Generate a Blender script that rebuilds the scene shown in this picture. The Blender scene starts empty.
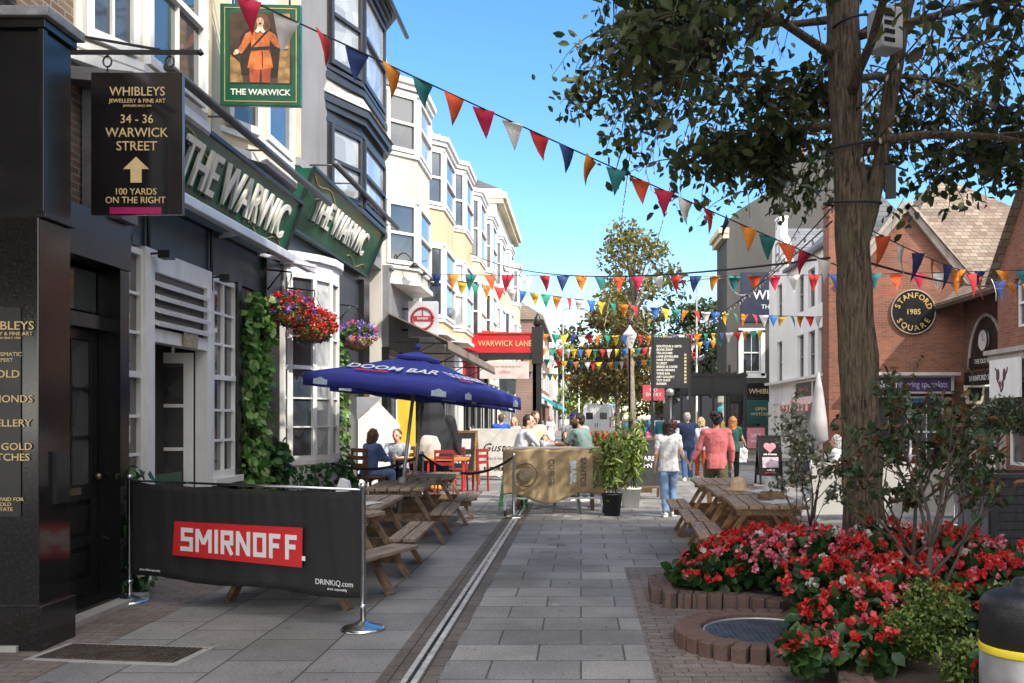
import bpy, bmesh, math, random
import numpy as np
from mathutils import Matrix, Vector, Euler, noise as mnoise
random.seed(7); rng = np.random.default_rng(7)
PI = math.pi
sc = bpy.context.scene
col = sc.collection
R = math.radians

# ------------------------------------------------------------------ materials
MATS = {}
def _nt(name):
    m = bpy.data.materials.new(name); m.use_nodes = True
    nt = m.node_tree
    return m, nt, nt.nodes['Principled BSDF']
def mat(name, c, rough=.6, metal=0., var=.18, vs=3., bump=0., bs=40., spec=.5, dirt=0., coat=0.):
    """plain surface whose colour wanders a little with two noises, optional bump"""
    if name in MATS: return MATS[name]
    m, nt, b = _nt(name); N = nt.nodes; L = nt.links
    tc = N.new('ShaderNodeTexCoord')
    n1 = N.new('ShaderNodeTexNoise'); n1.inputs['Scale'].default_value = vs; n1.inputs['Detail'].default_value = 6
    L.new(tc.outputs['Object'], n1.inputs['Vector'])
    r = N.new('ShaderNodeValToRGB'); e = r.color_ramp.elements
    lo = [x*(1-var) for x in c]; hi = [min(1, x*(1+var)) for x in c]
    e[0].position = .3; e[1].position = .7
    e[0].color = (*lo, 1); e[1].color = (*hi, 1)
    L.new(n1.outputs['Fac'], r.inputs['Fac'])
    out = r.outputs['Color']
    if dirt:
        n3 = N.new('ShaderNodeTexNoise'); n3.inputs['Scale'].default_value = vs*.45; n3.inputs['Detail'].default_value = 9; n3.inputs['Roughness'].default_value = .7
        ms = N.new('ShaderNodeMapping'); ms.inputs['Scale'].default_value = (3.2, 3.2, .5); L.new(tc.outputs['Object'], ms.inputs[0]); L.new(ms.outputs[0], n3.inputs['Vector'])
        r3 = N.new('ShaderNodeValToRGB'); r3.color_ramp.elements[0].position = .5; r3.color_ramp.elements[1].position = .68
        L.new(n3.outputs['Fac'], r3.inputs['Fac'])
        mx = N.new('ShaderNodeMix'); mx.data_type = 'RGBA'; mx.blend_type = 'MULTIPLY'
        mm = N.new('ShaderNodeMath'); mm.operation = 'MULTIPLY'; mm.inputs[1].default_value = dirt
        L.new(r3.outputs['Color'], mm.inputs[0]); L.new(mm.outputs[0], mx.inputs['Factor'])
        L.new(out, mx.inputs['A']); mx.inputs['B'].default_value = (.45, .4, .34, 1)
        out = mx.outputs['Result']
    L.new(out, b.inputs['Base Color'])
    b.inputs['Roughness'].default_value = rough; b.inputs['Metallic'].default_value = metal
    b.inputs['Specular IOR Level'].default_value = spec
    if coat: b.inputs['Coat Weight'].default_value = coat; b.inputs['Coat Roughness'].default_value = .08
    if rough < .9:
        mr = N.new('ShaderNodeMapRange'); mr.inputs['To Min'].default_value = max(.02, rough-.1); mr.inputs['To Max'].default_value = min(1, rough+.12)
        L.new(n1.outputs['Fac'], mr.inputs['Value']); L.new(mr.outputs['Result'], b.inputs['Roughness'])
    if bump:
        n2 = N.new('ShaderNodeTexNoise'); n2.inputs['Scale'].default_value = bs; n2.inputs['Detail'].default_value = 4
        L.new(tc.outputs['Object'], n2.inputs['Vector'])
        bp = N.new('ShaderNodeBump'); bp.inputs['Strength'].default_value = bump; bp.inputs['Distance'].default_value = .02
        L.new(n2.outputs['Fac'], bp.inputs['Height']); L.new(bp.outputs['Normal'], b.inputs['Normal'])
    MATS[name] = m; return m

def brickmat(name, c1, c2, mortar, axis='yz', bw=.215, bh=.065, mw=.01, rough=.85, offset=.5, var=.35, bump=.5, stain=.4, stains=.6, spec=.3, gum=0.):
    """bricks, slabs or tiles laid in metres on the plane named by axis"""
    if name in MATS: return MATS[name]
    m, nt, b = _nt(name); N = nt.nodes; L = nt.links
    tc = N.new('ShaderNodeTexCoord'); sp = N.new('ShaderNodeSeparateXYZ'); cb = N.new('ShaderNodeCombineXYZ')
    L.new(tc.outputs['Object'], sp.inputs[0])
    L.new(sp.outputs[axis[0].upper()], cb.inputs['X']); L.new(sp.outputs[axis[1].upper()], cb.inputs['Y'])
    br = N.new('ShaderNodeTexBrick'); L.new(cb.outputs[0], br.inputs['Vector'])
    br.inputs['Scale'].default_value = 1; br.inputs['Brick Width'].default_value = bw; br.inputs['Row Height'].default_value = bh
    br.inputs['Mortar Size'].default_value = mw; br.inputs['Mortar Smooth'].default_value = .2; br.offset = offset
    br.inputs['Color1'].default_value = (*c1, 1); br.inputs['Color2'].default_value = (*c2, 1); br.inputs['Mortar'].default_value = (*mortar, 1)
    br.inputs['Bias'].default_value = 0
    n = N.new('ShaderNodeTexNoise'); n.inputs['Scale'].default_value = stains; n.inputs['Detail'].default_value = 10; n.inputs['Roughness'].default_value = .65
    L.new(tc.outputs['Object'], n.inputs['Vector'])
    r = N.new('ShaderNodeValToRGB'); r.color_ramp.elements[0].position = .3; r.color_ramp.elements[1].position = .7
    r.color_ramp.elements[0].color = (1-stain, 1-stain, 1-stain, 1); r.color_ramp.elements[1].color = (1, 1, 1, 1)
    L.new(n.outputs['Fac'], r.inputs['Fac'])
    n2 = N.new('ShaderNodeTexNoise'); n2.inputs['Scale'].default_value = 55; n2.inputs['Detail'].default_value = 5
    L.new(tc.outputs['Object'], n2.inputs['Vector'])
    r2 = N.new('ShaderNodeValToRGB'); r2.color_ramp.elements[0].color = (1-var, 1-var, 1-var, 1); r2.color_ramp.elements[1].color = (1+var*.5, 1+var*.5, 1+var*.5, 1)
    r2.color_ramp.elements[0].position = .3; r2.color_ramp.elements[1].position = .72
    L.new(n2.outputs['Fac'], r2.inputs['Fac'])
    a = N.new('ShaderNodeMix'); a.data_type = 'RGBA'; a.blend_type = 'MULTIPLY'; a.inputs['Factor'].default_value = 1
    L.new(br.outputs['Color'], a.inputs['A']); L.new(r.outputs['Color'], a.inputs['B'])
    a2 = N.new('ShaderNodeMix'); a2.data_type = 'RGBA'; a2.blend_type = 'MULTIPLY'; a2.inputs['Factor'].default_value = 1
    L.new(a.outputs['Result'], a2.inputs['A']); L.new(r2.outputs['Color'], a2.inputs['B'])
    res = a2.outputs['Result']
    if gum:
        for sc_, th_, cc, rnd in ((3.2, .11, (.5, .5, .5), .5), (1.9, .07, (1.45, 1.43, 1.38), .7), (.75, .33, (.72, .7, .68), .45), (1.3, .2, (.66, .64, .62), .6)):
            vo = N.new('ShaderNodeTexVoronoi'); vo.inputs['Scale'].default_value = sc_; nz = N.new('ShaderNodeTexNoise'); nz.inputs['Scale'].default_value = sc_*2.5; ad_ = N.new('ShaderNodeMix'); ad_.data_type = 'RGBA'; ad_.inputs['Factor'].default_value = .12
            L.new(tc.outputs['Object'], nz.inputs['Vector']); L.new(tc.outputs['Object'], ad_.inputs['A']); L.new(nz.outputs['Color'], ad_.inputs['B']); L.new(ad_.outputs['Result'], vo.inputs['Vector'])
            lt = N.new('ShaderNodeMapRange'); lt.inputs['From Min'].default_value = th_; lt.inputs['From Max'].default_value = th_*.6; L.new(vo.outputs['Distance'], lt.inputs['Value'])
            sp2 = N.new('ShaderNodeSeparateColor'); L.new(vo.outputs['Color'], sp2.inputs[0]); gt = N.new('ShaderNodeMath'); gt.operation = 'GREATER_THAN'; gt.inputs[1].default_value = rnd; L.new(sp2.outputs[0], gt.inputs[0])
            mu = N.new('ShaderNodeMath'); mu.operation = 'MULTIPLY'; L.new(lt.outputs['Result'], mu.inputs[0]); L.new(gt.outputs[0], mu.inputs[1]); mu2 = N.new('ShaderNodeMath'); mu2.operation = 'MULTIPLY'; mu2.inputs[1].default_value = gum; L.new(mu.outputs[0], mu2.inputs[0])
            m3 = N.new('ShaderNodeMix'); m3.data_type = 'RGBA'; m3.blend_type = 'MULTIPLY'; L.new(mu2.outputs[0], m3.inputs['Factor']); L.new(res, m3.inputs['A']); m3.inputs['B'].default_value = (*cc, 1); res = m3.outputs['Result']
    L.new(res, b.inputs['Base Color'])
    b.inputs['Roughness'].default_value = rough; b.inputs['Specular IOR Level'].default_value = spec
    bp = N.new('ShaderNodeBump'); bp.inputs['Strength'].default_value = bump; bp.inputs['Distance'].default_value = .006; bp.invert = True
    ad = N.new('ShaderNodeMath'); ad.operation = 'MULTIPLY_ADD'; ad.inputs[1].default_value = -.35
    L.new(n2.outputs['Fac'], ad.inputs[0]); L.new(br.outputs['Fac'], ad.inputs[2])
    L.new(ad.outputs[0], bp.inputs['Height']); L.new(bp.outputs['Normal'], b.inputs['Normal'])
    MATS[name] = m; return m

def leafmat(name, cols, trans=.25, rough=.45):
    """foliage or petals: one colour per leaf island out of a ramp"""
    if name in MATS: return MATS[name]
    m, nt, b = _nt(name); N = nt.nodes; L = nt.links
    g = N.new('ShaderNodeNewGeometry'); r = N.new('ShaderNodeValToRGB'); r.color_ramp.interpolation = 'LINEAR'
    e = r.color_ramp.elements
    while len(e) < len(cols): e.new(.5)
    for i, c in enumerate(cols):
        e[i].position = i/(max(1, len(cols)-1)); e[i].color = (*c, 1)
    L.new(g.outputs['Random Per Island'], r.inputs['Fac']); L.new(r.outputs['Color'], b.inputs['Base Color'])
    b.inputs['Roughness'].default_value = rough; b.inputs['Specular IOR Level'].default_value = .35
    if trans:
        t = N.new('ShaderNodeBsdfTranslucent'); L.new(r.outputs['Color'], t.inputs['Color'])
        mx = N.new('ShaderNodeMixShader'); mx.inputs[0].default_value = trans
        o = N['Material Output']; L.new(b.outputs[0], mx.inputs[1]); L.new(t.outputs[0], mx.inputs[2]); L.new(mx.outputs[0], o.inputs['Surface'])
    MATS[name] = m; return m

def glassmat(name, c, rough=.06, spec=.9, ns=1.2):
    """window glass read as a dark reflective pane over a dim room; the room's light and dark shapes vary"""
    if name in MATS: return MATS[name]
    m, nt, b = _nt(name); N = nt.nodes; L = nt.links
    tc = N.new('ShaderNodeTexCoord'); n = N.new('ShaderNodeTexVoronoi'); n.inputs['Scale'].default_value = ns
    n2 = N.new('ShaderNodeTexNoise'); n2.inputs['Scale'].default_value = 1.6; L.new(tc.outputs['Object'], n2.inputs['Vector'])
    L.new(tc.outputs['Object'], n.inputs['Vector'])
    r = N.new('ShaderNodeValToRGB'); r.color_ramp.elements[0].color = (*[x*.5 for x in c], 1); r.color_ramp.elements[1].color = (*[x*1.7 for x in c], 1)
    L.new(n.outputs['Color'], r.inputs['Fac']); L.new(r.outputs['Color'], b.inputs['Base Color'])
    b.inputs['Roughness'].default_value = rough; b.inputs['Specular IOR Level'].default_value = spec
    b.inputs['Coat Weight'].default_value = .6; b.inputs['Coat Roughness'].default_value = .03
    bp = N.new('ShaderNodeBump'); bp.inputs['Strength'].default_value = .05; L.new(n2.outputs['Fac'], bp.inputs['Height']); L.new(bp.outputs['Normal'], b.inputs['Normal'])
    MATS[name] = m; return m

def woodmat(name, c, axis=(1, 12, 12), rough=.7):
    if name in MATS: return MATS[name]
    m, nt, b = _nt(name); N = nt.nodes; L = nt.links
    tc = N.new('ShaderNodeTexCoord'); mp = N.new('ShaderNodeMapping'); mp.inputs['Scale'].default_value = axis
    L.new(tc.outputs['Object'], mp.inputs[0])
    n = N.new('ShaderNodeTexNoise'); n.inputs['Scale'].default_value = 4; n.inputs['Detail'].default_value = 8; n.inputs['Distortion'].default_value = .6
    L.new(mp.outputs[0], n.inputs['Vector'])
    n2 = N.new('ShaderNodeTexNoise'); n2.inputs['Scale'].default_value = 2.2; n2.inputs['Detail'].default_value = 5; L.new(tc.outputs['Object'], n2.inputs['Vector'])
    r = N.new('ShaderNodeValToRGB'); r.color_ramp.elements[0].position = .32; r.color_ramp.elements[1].position = .68
    r.color_ramp.elements[0].color = (*[x*.45 for x in c], 1); r.color_ramp.elements[1].color = (*[min(1, x*1.3) for x in c], 1)
    L.new(n.outputs['Fac'], r.inputs['Fac'])
    mx = N.new('ShaderNodeMix'); mx.data_type = 'RGBA'; mx.blend_type = 'MULTIPLY'; mx.inputs['Factor'].default_value = .5
    L.new(r.outputs['Color'], mx.inputs['A']); L.new(n2.outputs['Fac'], mx.inputs['B'])
    L.new(mx.outputs['Result'], b.inputs['Base Color']); b.inputs['Roughness'].default_value = rough
    bp = N.new('ShaderNodeBump'); bp.inputs['Strength'].default_value = .4; bp.inputs['Distance'].default_value = .005
    L.new(n.outputs['Fac'], bp.inputs['Height']); L.new(bp.outputs['Normal'], b.inputs['Normal'])
    MATS[name] = m; return m

# ------------------------------------------------------------------ mesh builder
class MB:
    def __init__(s): s.v = []; s.f = []; s.mi = []; s.M = Matrix.Identity(4); s.cur = 0; s.sm = []
    def at(s, loc=(0, 0, 0), rz=0., rx=0., ry=0.):
        s.M = Matrix.Translation(loc) @ Euler((rx, ry, rz)).to_matrix().to_4x4(); return s
    def m(s, i): s.cur = i; return s
    def add(s, vs, fs, smooth=False):
        o = len(s.v)
        s.v += [tuple(s.M @ Vector(p)) for p in vs]
        s.f += [[i+o for i in f] for f in fs]; s.mi += [s.cur]*len(fs); s.sm += [smooth]*len(fs)
        return s
    def box(s, x0, x1, y0, y1, z0, z1):
        x0, x1 = min(x0, x1), max(x0, x1); y0, y1 = min(y0, y1), max(y0, y1); z0, z1 = min(z0, z1), max(z0, z1)
        return s.add([(x0, y0, z0), (x1, y0, z0), (x1, y1, z0), (x0, y1, z0), (x0, y0, z1), (x1, y0, z1), (x1, y1, z1), (x0, y1, z1)],
                     [(0, 3, 2, 1), (4, 5, 6, 7), (0, 1, 5, 4), (1, 2, 6, 5), (2, 3, 7, 6), (3, 0, 4, 7)])
    def bar(s, p, q, w, h, up=(0, 0, 1)):
        p, q = Vector(p), Vector(q); d = (q-p).normalized(); u = Vector(up)
        if abs(d.dot(u)) > .98: u = Vector((0, 1, 0))
        a = d.cross(u).normalized(); b = a.cross(d).normalized()
        vs = []
        for c in (p, q):
            for i, j in ((-1, -1), (1, -1), (1, 1), (-1, 1)): vs.append(tuple(c + a*w/2*i + b*h/2*j))
        return s.add(vs, [(0, 3, 2, 1), (4, 5, 6, 7), (0, 1, 5, 4), (1, 2, 6, 5), (2, 3, 7, 6), (3, 0, 4, 7)])
    def tube(s, pts, r, n=8, cap=True):
        pts = [Vector(p) for p in pts]; k = len(pts)
        rs = r if isinstance(r, (list, tuple)) else [r]*k
        vs = []; fs = []; prev = None
        for i, p in enumerate(pts):
            d = (pts[min(i+1, k-1)] - pts[max(i-1, 0)]).normalized()
            if prev is None:
                u = Vector((0, 0, 1)) if abs(d.z) < .9 else Vector((1, 0, 0))
                a = d.cross(u).normalized()
            else:
                a = (prev - d*prev.dot(d))
                a = a.normalized() if a.length > 1e-6 else d.orthogonal().normalized()
            prev = a; b = d.cross(a)
            for j in range(n):
                t = 2*PI*j/n; vs.append(tuple(p + (a*math.cos(t) + b*math.sin(t))*rs[i]))
        for i in range(k-1):
            for j in range(n):
                fs.append((i*n+j, i*n+(j+1) % n, (i+1)*n+(j+1) % n, (i+1)*n+j))
        if cap: fs.append(tuple(range(n-1, -1, -1))); fs.append(tuple((k-1)*n+j for j in range(n)))
        return s.add(vs, fs, True)
    def lathe(s, prof, n=24, c=(0, 0, 0), smooth=True):
        vs = []; fs = []; k = len(prof)
        for (r, z) in prof:
            for j in range(n):
                t = 2*PI*j/n; vs.append((c[0]+r*math.cos(t), c[1]+r*math.sin(t), c[2]+z))
        for i in range(k-1):
            for j in range(n): fs.append((i*n+j, i*n+(j+1) % n, (i+1)*n+(j+1) % n, (i+1)*n+j))
        fs.append(tuple(range(n-1, -1, -1))); fs.append(tuple((k-1)*n+j for j in range(n)))
        return s.add(vs, fs, smooth)
    def ell(s, c, r, n=14, k=9):
        r = (r, r, r) if not isinstance(r, (tuple, list)) else r
        vs = [(c[0], c[1], c[2]-r[2])]; fs = []
        for i in range(1, k):
            ph = -PI/2 + PI*i/k
            for j in range(n):
                t = 2*PI*j/n; vs.append((c[0]+r[0]*math.cos(ph)*math.cos(t), c[1]+r[1]*math.cos(ph)*math.sin(t), c[2]+r[2]*math.sin(ph)))
        vs.append((c[0], c[1], c[2]+r[2])); T = len(vs)-1
        for j in range(n): fs.append((0, 1+(j+1) % n, 1+j)); fs.append((T, T-n+j, T-n+(j+1) % n))
        for i in range(k-2):
            for j in range(n): a = 1+i*n; fs.append((a+j, a+(j+1) % n, a+n+(j+1) % n, a+n+j))
        return s.add(vs, fs, True)
    def cap(s, p, q, r0, r1, n=12):
        """tapered capsule"""
        p, q = Vector(p), Vector(q); d = q-p; L = d.length
        if L < 1e-5: return s.ell(tuple(p), r0)
        d /= L; pts = []; rs = []
        for a in (-.98, -.75, -.4): pts.append(p + d*r0*a); rs.append(r0*math.sqrt(1-a*a))
        pts += [p, q]; rs += [r0, r1]
        for a in (.4, .75, .98): pts.append(q + d*r1*a); rs.append(r1*math.sqrt(1-a*a))
        return s.tube(pts, rs, n)
    def prism(s, poly, y0, y1):
        """polygon of (x, z) extruded along y"""
        n = len(poly); vs = [(x, y0, z) for x, z in poly] + [(x, y1, z) for x, z in poly]
        ar = sum(poly[i][0]*poly[(i+1) % n][1]-poly[(i+1) % n][0]*poly[i][1] for i in range(n))
        fs = [tuple(range(n)), tuple(range(2*n-1, n-1, -1))] + [(i, i+n, (i+1) % n+n, (i+1) % n) for i in range(n)]
        if ar < 0: fs = [tuple(reversed(f)) for f in fs]
        return s.add(vs, fs)
    def slab(s, poly, z0, z1):
        """polygon of (x, y) extruded along z"""
        n = len(poly); ar = sum(poly[i][0]*poly[(i+1) % n][1]-poly[(i+1) % n][0]*poly[i][1] for i in range(n))
        if ar < 0: poly = poly[::-1]
        vs = [(x, y, z0) for x, y in poly] + [(x, y, z1) for x, y in poly]
        return s.add(vs, [tuple(range(n-1, -1, -1)), tuple(range(n, 2*n))] + [(i, (i+1) % n, (i+1) % n+n, i+n) for i in range(n)])
    def mesh(s, name, mats):
        me = bpy.data.meshes.new(name); me.from_pydata(s.v, [], s.f)
        for m_ in (mats if isinstance(mats, (list, tuple)) else [mats]): me.materials.append(m_)
        me.polygons.foreach_set('material_index', s.mi); me.polygons.foreach_set('use_smooth', s.sm)
        me.update(); return me
    def build(s, name, mats, parent=None, bevel=0., loc=None, rz=0.):
        o = bpy.data.objects.new(name, s.mesh(name, mats)); col.objects.link(o)
        if parent is not None: o.parent = parent
        if loc is not None: o.location = loc
        o.rotation_euler = (0, 0, rz)
        if bevel:
            b = o.modifiers.new('bevel', 'BEVEL'); b.width = bevel; b.segments = 2; b.limit_method = 'ANGLE'; b.angle_limit = R(35)
        return o

LABELS = {}
def tag(o, label, cat, group=None, kind=None):
    o['label'] = label; o['category'] = cat
    if group: o['group'] = group
    if kind: o['kind'] = kind
    return o
def thing(name, label, cat, loc=(0, 0, 0), rz=0., group=None):
    o = bpy.data.objects.new(name, None); col.objects.link(o); o.empty_display_size = .2
    o.location = loc; o.rotation_euler = (0, 0, rz)
    return tag(o, label, cat, group)
def struct(mb, name, mats, label, **k):
    o = mb.build(name, mats, **k); o['kind'] = 'structure'; o['label'] = label; o['category'] = name.replace('_', ' '); return o
def children(o): return [c for c in o.children]
def dup(o, loc, rz=None, label=None, parent=None):
    """a copy of a thing with copies of its parts and their sub-parts"""
    c = o.copy(); col.objects.link(c)
    if parent is not None: c.parent = parent
    else:
        c.location = loc
        if rz is not None: c.rotation_euler = (0, 0, rz)
        if label: c['label'] = label
    for ch in o.children: dup(ch, None, None, None, c)
    return c
def meshobj(name, me, parent=None):
    o = bpy.data.objects.new(name, me); col.objects.link(o)
    if parent is not None: o.parent = parent
    return o

def text(body, size, m, parent, loc, rz=0., tilt=0., name='lettering', ext=.004, ax='CENTER', sx=1., space=1., shear=0., bold=0., lead=1., fit=0.):
    """upright writing facing -Y at rz = 0; tilt leans its top towards the reader"""
    cu = bpy.data.curves.new('text', 'FONT'); cu.body = body; cu.size = size; cu.extrude = ext
    cu.align_x = ax; cu.align_y = 'CENTER'; cu.space_character = space; cu.shear = shear; cu.offset = bold; cu.resolution_u = 3; cu.space_line = lead
    t = bpy.data.objects.new('text', cu); col.objects.link(t)
    dg = bpy.context.evaluated_depsgraph_get(); me = bpy.data.meshes.new_from_object(t.evaluated_get(dg)); me.name = name
    bpy.data.objects.remove(t); bpy.data.curves.remove(cu)
    xs_ = [v.co.x for v in me.vertices]; sx = fit/(max(xs_)-min(xs_)) if fit else sx
    me.transform(Matrix.Diagonal((sx, 1, 1, 1))); me.materials.clear(); me.materials.append(m)
    o = meshobj(name, me, parent)
    o.rotation_mode = 'XYZ'
    o.matrix_local = Matrix.Translation(loc) @ Euler((0, 0, rz)).to_matrix().to_4x4() @ Euler((PI/2 - (-tilt), 0, 0)).to_matrix().to_4x4()
    return o

def arctext(body, size, rad, a0, a1, m, parent, centre, rz=0., inward=False, name='lettering'):
    """letters set round a circle in the local XZ plane, joined in one mesh"""
    mb = MB(); n = len(body)
    for i, ch in enumerate(body):
        if ch == ' ': continue
        cu = bpy.data.curves.new('t', 'FONT'); cu.body = ch; cu.size = size; cu.extrude = .006; cu.align_x = 'CENTER'; cu.align_y = 'CENTER'; cu.resolution_u = 3; cu.offset = .004
        t = bpy.data.objects.new('t', cu); col.objects.link(t)
        me = bpy.data.meshes.new_from_object(t.evaluated_get(bpy.context.evaluated_depsgraph_get()))
        a = a0 + (a1-a0)*i/(n-1)
        rot = a-PI/2 if not inward else a+PI/2
        M = Matrix.Rotation(PI/2, 4, 'X') @ Matrix.Translation((rad*math.cos(a), rad*math.sin(a), 0)) @ Matrix.Rotation(rot, 4, 'Z')
        mb.add([tuple(M @ v.co) for v in me.vertices], [tuple(p.vertices) for p in me.polygons])
        bpy.data.objects.remove(t); bpy.data.curves.remove(cu)
    return mb.build(name, m, parent, loc=centre, rz=rz)

# leaves: many small folded faces made with numpy
def leaf_mesh(name, P, size, mats, up=.3, aspect=.5, mi=None, fold=.25, jit=.35, droop=0., axis=None):
    P = np.asarray(P, float); n = len(P)
    d = rng.normal(size=(n, 3)); d[:, 2] -= droop
    if axis is not None: d = d*.6 + np.asarray(axis)
    d /= np.linalg.norm(d, axis=1)[:, None]
    u = rng.normal(size=(n, 3)); u[:, 2] += up*3
    a = np.cross(d, u); a /= np.linalg.norm(a, axis=1)[:, None]+1e-9
    nn = np.cross(a, d)
    s = size*(1 + jit*rng.uniform(-1, 1, size=n))[:, None]
    w = s*aspect*.5
    cu = nn*s*rng.uniform(-.22, .08, size=(n, 1)); fo = nn*s*fold*.45
    v = np.stack([P, P + d*s*.28 + a*w*.82 + fo, P + d*s*.28 - a*w*.82 + fo, P + d*s*.64 + a*w*.86 + fo + cu*.4, P + d*s*.64 - a*w*.86 + fo + cu*.4, P + d*s + cu, P + d*s*.28, P + d*s*.64 + cu*.4], 1).reshape(-1, 3)
    i = np.arange(n)*8
    f = np.stack([np.stack([i+a_, i+b_, i+c_], 1) for a_, b_, c_ in ((0, 1, 6), (0, 6, 2), (1, 3, 7), (1, 7, 6), (6, 7, 4), (6, 4, 2), (3, 5, 7), (7, 5, 4))], 1).reshape(-1, 3)
    me = bpy.data.meshes.new(name); me.vertices.add(len(v)); me.vertices.foreach_set('co', v.ravel())
    me.loops.add(f.size); me.loops.foreach_set('vertex_index', f.ravel().astype(np.int32))
    me.polygons.add(len(f)); me.polygons.foreach_set('loop_start', np.arange(0, f.size, 3, dtype=np.int32))
    for m_ in (mats if isinstance(mats, (list, tuple)) else [mats]): me.materials.append(m_)
    if mi is not None: me.polygons.foreach_set('material_index', np.repeat(np.asarray(mi, dtype=np.int32), 8))
    me.update(calc_edges=True); me.validate()
    return me
def blob(c, r, n, shell=.5):
    """points in a lumpy ball, thicker near its skin"""
    d = rng.normal(size=(n, 3)); d /= np.linalg.norm(d, axis=1)[:, None]
    rr = (shell + (1-shell)*rng.uniform(size=n))**.6
    return np.asarray(c) + d*np.asarray(r)*rr[:, None]
def sag(A, B, s, n):
    A, B = Vector(A), Vector(B); out = []
    for i in range(n+1):
        t = i/n; p = A.lerp(B, t); p.z -= s*4*t*(1-t); out.append(p)
    return out

# ------------------------------------------------------------------ shared materials
M = dict(
 black=mat('black gloss paint', (.012, .012, .013), .25, var=.25, vs=2, bump=.03),
 granite=mat('black polished granite', (.014, .013, .013), .12, var=.5, vs=60, spec=.6),
 blackm=mat('black satin metal', (.015, .015, .016), .4, var=.3, bump=.05),
 white=mat('white gloss paint', (.74, .74, .72), .4, var=.06, dirt=.25, bump=.06, bs=60),
 cream=mat('cream stucco', (.58, .46, .28), .85, var=.08, dirt=.3, bump=.15, bs=90, vs=1.2),
 cream2=mat('pale cream stucco', (.58, .5, .36), .85, var=.08, dirt=.3, bump=.15, bs=90, vs=1.2),
 offw=mat('off white stucco', (.52, .5, .45), .85, var=.08, dirt=.35, bump=.15, bs=90, vs=1.1),
 grey=mat('grey painted render', (.24, .235, .24), .8, var=.1, dirt=.35, bump=.12, bs=80, vs=1.2),
 slatep=mat('dark slate blue paint', (.035, .038, .045), .4, var=.2, bump=.05),
 green=mat('bottle green paint', (.004, .085, .046), .3, var=.2, vs=2, coat=.4),
 gold=mat('gold leaf', (.62, .42, .16), .38, .6, var=.2, vs=12),
 goldp=mat('gold paint', (.68, .5, .24), .5, 0, var=.1, vs=12),
 silver=mat('ivory lettering paint', (.72, .7, .62), .45, 0, var=.1, vs=10),
 steel=mat('brushed stainless steel', (.62, .62, .62), .22, 1., var=.1, vs=8),
 alu=mat('grey aluminium', (.42, .42, .42), .4, .7, var=.1, vs=6),
 slate=brickmat('grey slates', (.16, .17, .19), (.22, .23, .25), (.07, .07, .08), 'yz', .28, .16, .008, .7),
 rtile=brickmat('weathered roof tiles', (.30, .22, .17), (.42, .36, .28), (.12, .09, .07), 'yz', .26, .17, .01, .85),
 gl=glassmat('dark window glass', (.035, .045, .055)),
 gl2=glassmat('window glass over net curtain', (.32, .33, .33), .15, .6, 2.5),
 gl3=glassmat('shop window glass', (.06, .06, .06), .04, .8, 3.),
 rubber=mat('black rubber', (.012, .012, .012), .7),
 cable=mat('dark cable', (.02, .02, .022), .6),
 red=mat('red paint', (.55, .03, .03), .5, var=.1, vs=4),
 concrete=mat('grey concrete', (.33, .32, .3), .9, var=.15, vs=5, bump=.3, bs=120),
 soil=mat('dark soil', (.035, .025, .018), .95, var=.4, vs=20, bump=.6),
 terra=mat('terracotta', (.42, .17, .09), .8, var=.2, vs=6, bump=.1),
)
# ------------------------------------------------------------------ people (built first, while the scene is small)
def remesh(mb, name, m, parent, vox=.01, wr=0., ws=14., seed=0, smooth=2):
    """one continuous skin over overlapping shapes"""
    me = mb.mesh('tmp', m); o = bpy.data.objects.new('tmp', me); col.objects.link(o)
    r = o.modifiers.new('r', 'REMESH'); r.mode = 'VOXEL'; r.voxel_size = vox
    s = o.modifiers.new('s', 'SMOOTH'); s.factor = .5; s.iterations = smooth
    out = bpy.data.meshes.new_from_object(o.evaluated_get(bpy.context.evaluated_depsgraph_get()))
    bpy.data.objects.remove(o); bpy.data.meshes.remove(me)
    if wr:
        nv = len(out.vertices); co = np.empty(nv*3); no = np.empty(nv*3)
        out.vertices.foreach_get('co', co); out.vertices.foreach_get('normal', no)
        co = co.reshape(-1, 3); no = no.reshape(-1, 3)
        k = np.array([mnoise.noise((c[0]*ws+seed, c[1]*ws, c[2]*ws*.7)) + .5*mnoise.noise((c[0]*ws*2.3, c[1]*ws*2.3+seed, c[2]*ws*1.7)) for c in co])
        co += no*(k*wr)[:, None]
        out.vertices.foreach_set('co', co.ravel())
    out.polygons.foreach_set('use_smooth', [True]*len(out.polygons)); out.name = name
    out.materials.clear(); out.materials.append(m); out.update()
    return meshobj(name, out, parent)

def cloth(name, c): return mat('cloth '+name, c, .88, var=.12, vs=9, bump=.35, bs=120, spec=.2)
SKIN = mat('skin light', (.62, .37, .27), .55, var=.08, vs=14, bump=.04); SKIN2 = mat('skin tanned', (.45, .24, .16), .55, var=.08, vs=14, bump=.04)
def hairmat(n, c): return mat('hair '+n, c, .5, var=.45, vs=30, bump=.5, bs=90)
EYE = mat('eyes', (.03, .02, .015), .2); LIP = mat('lips', (.42, .14, .12), .5); SOLE = mat('white trainers', (.72, .72, .7), .6)
HM = dict(dark=hairmat('dark brown', (.022, .013, .009)), black=hairmat('black', (.009, .007, .006)), brown=hairmat('brown', (.11, .055, .025)),
          blond=hairmat('blonde', (.48, .33, .15)), red=hairmat('ginger', (.42, .15, .04)), grey=hairmat('grey', (.35, .33, .31)))
STAND = dict(leg=(((.02, .03, -.43), (.0, -.03, -.42)), ((-.02, .03, -.43), (0, -.03, -.42))))

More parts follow.
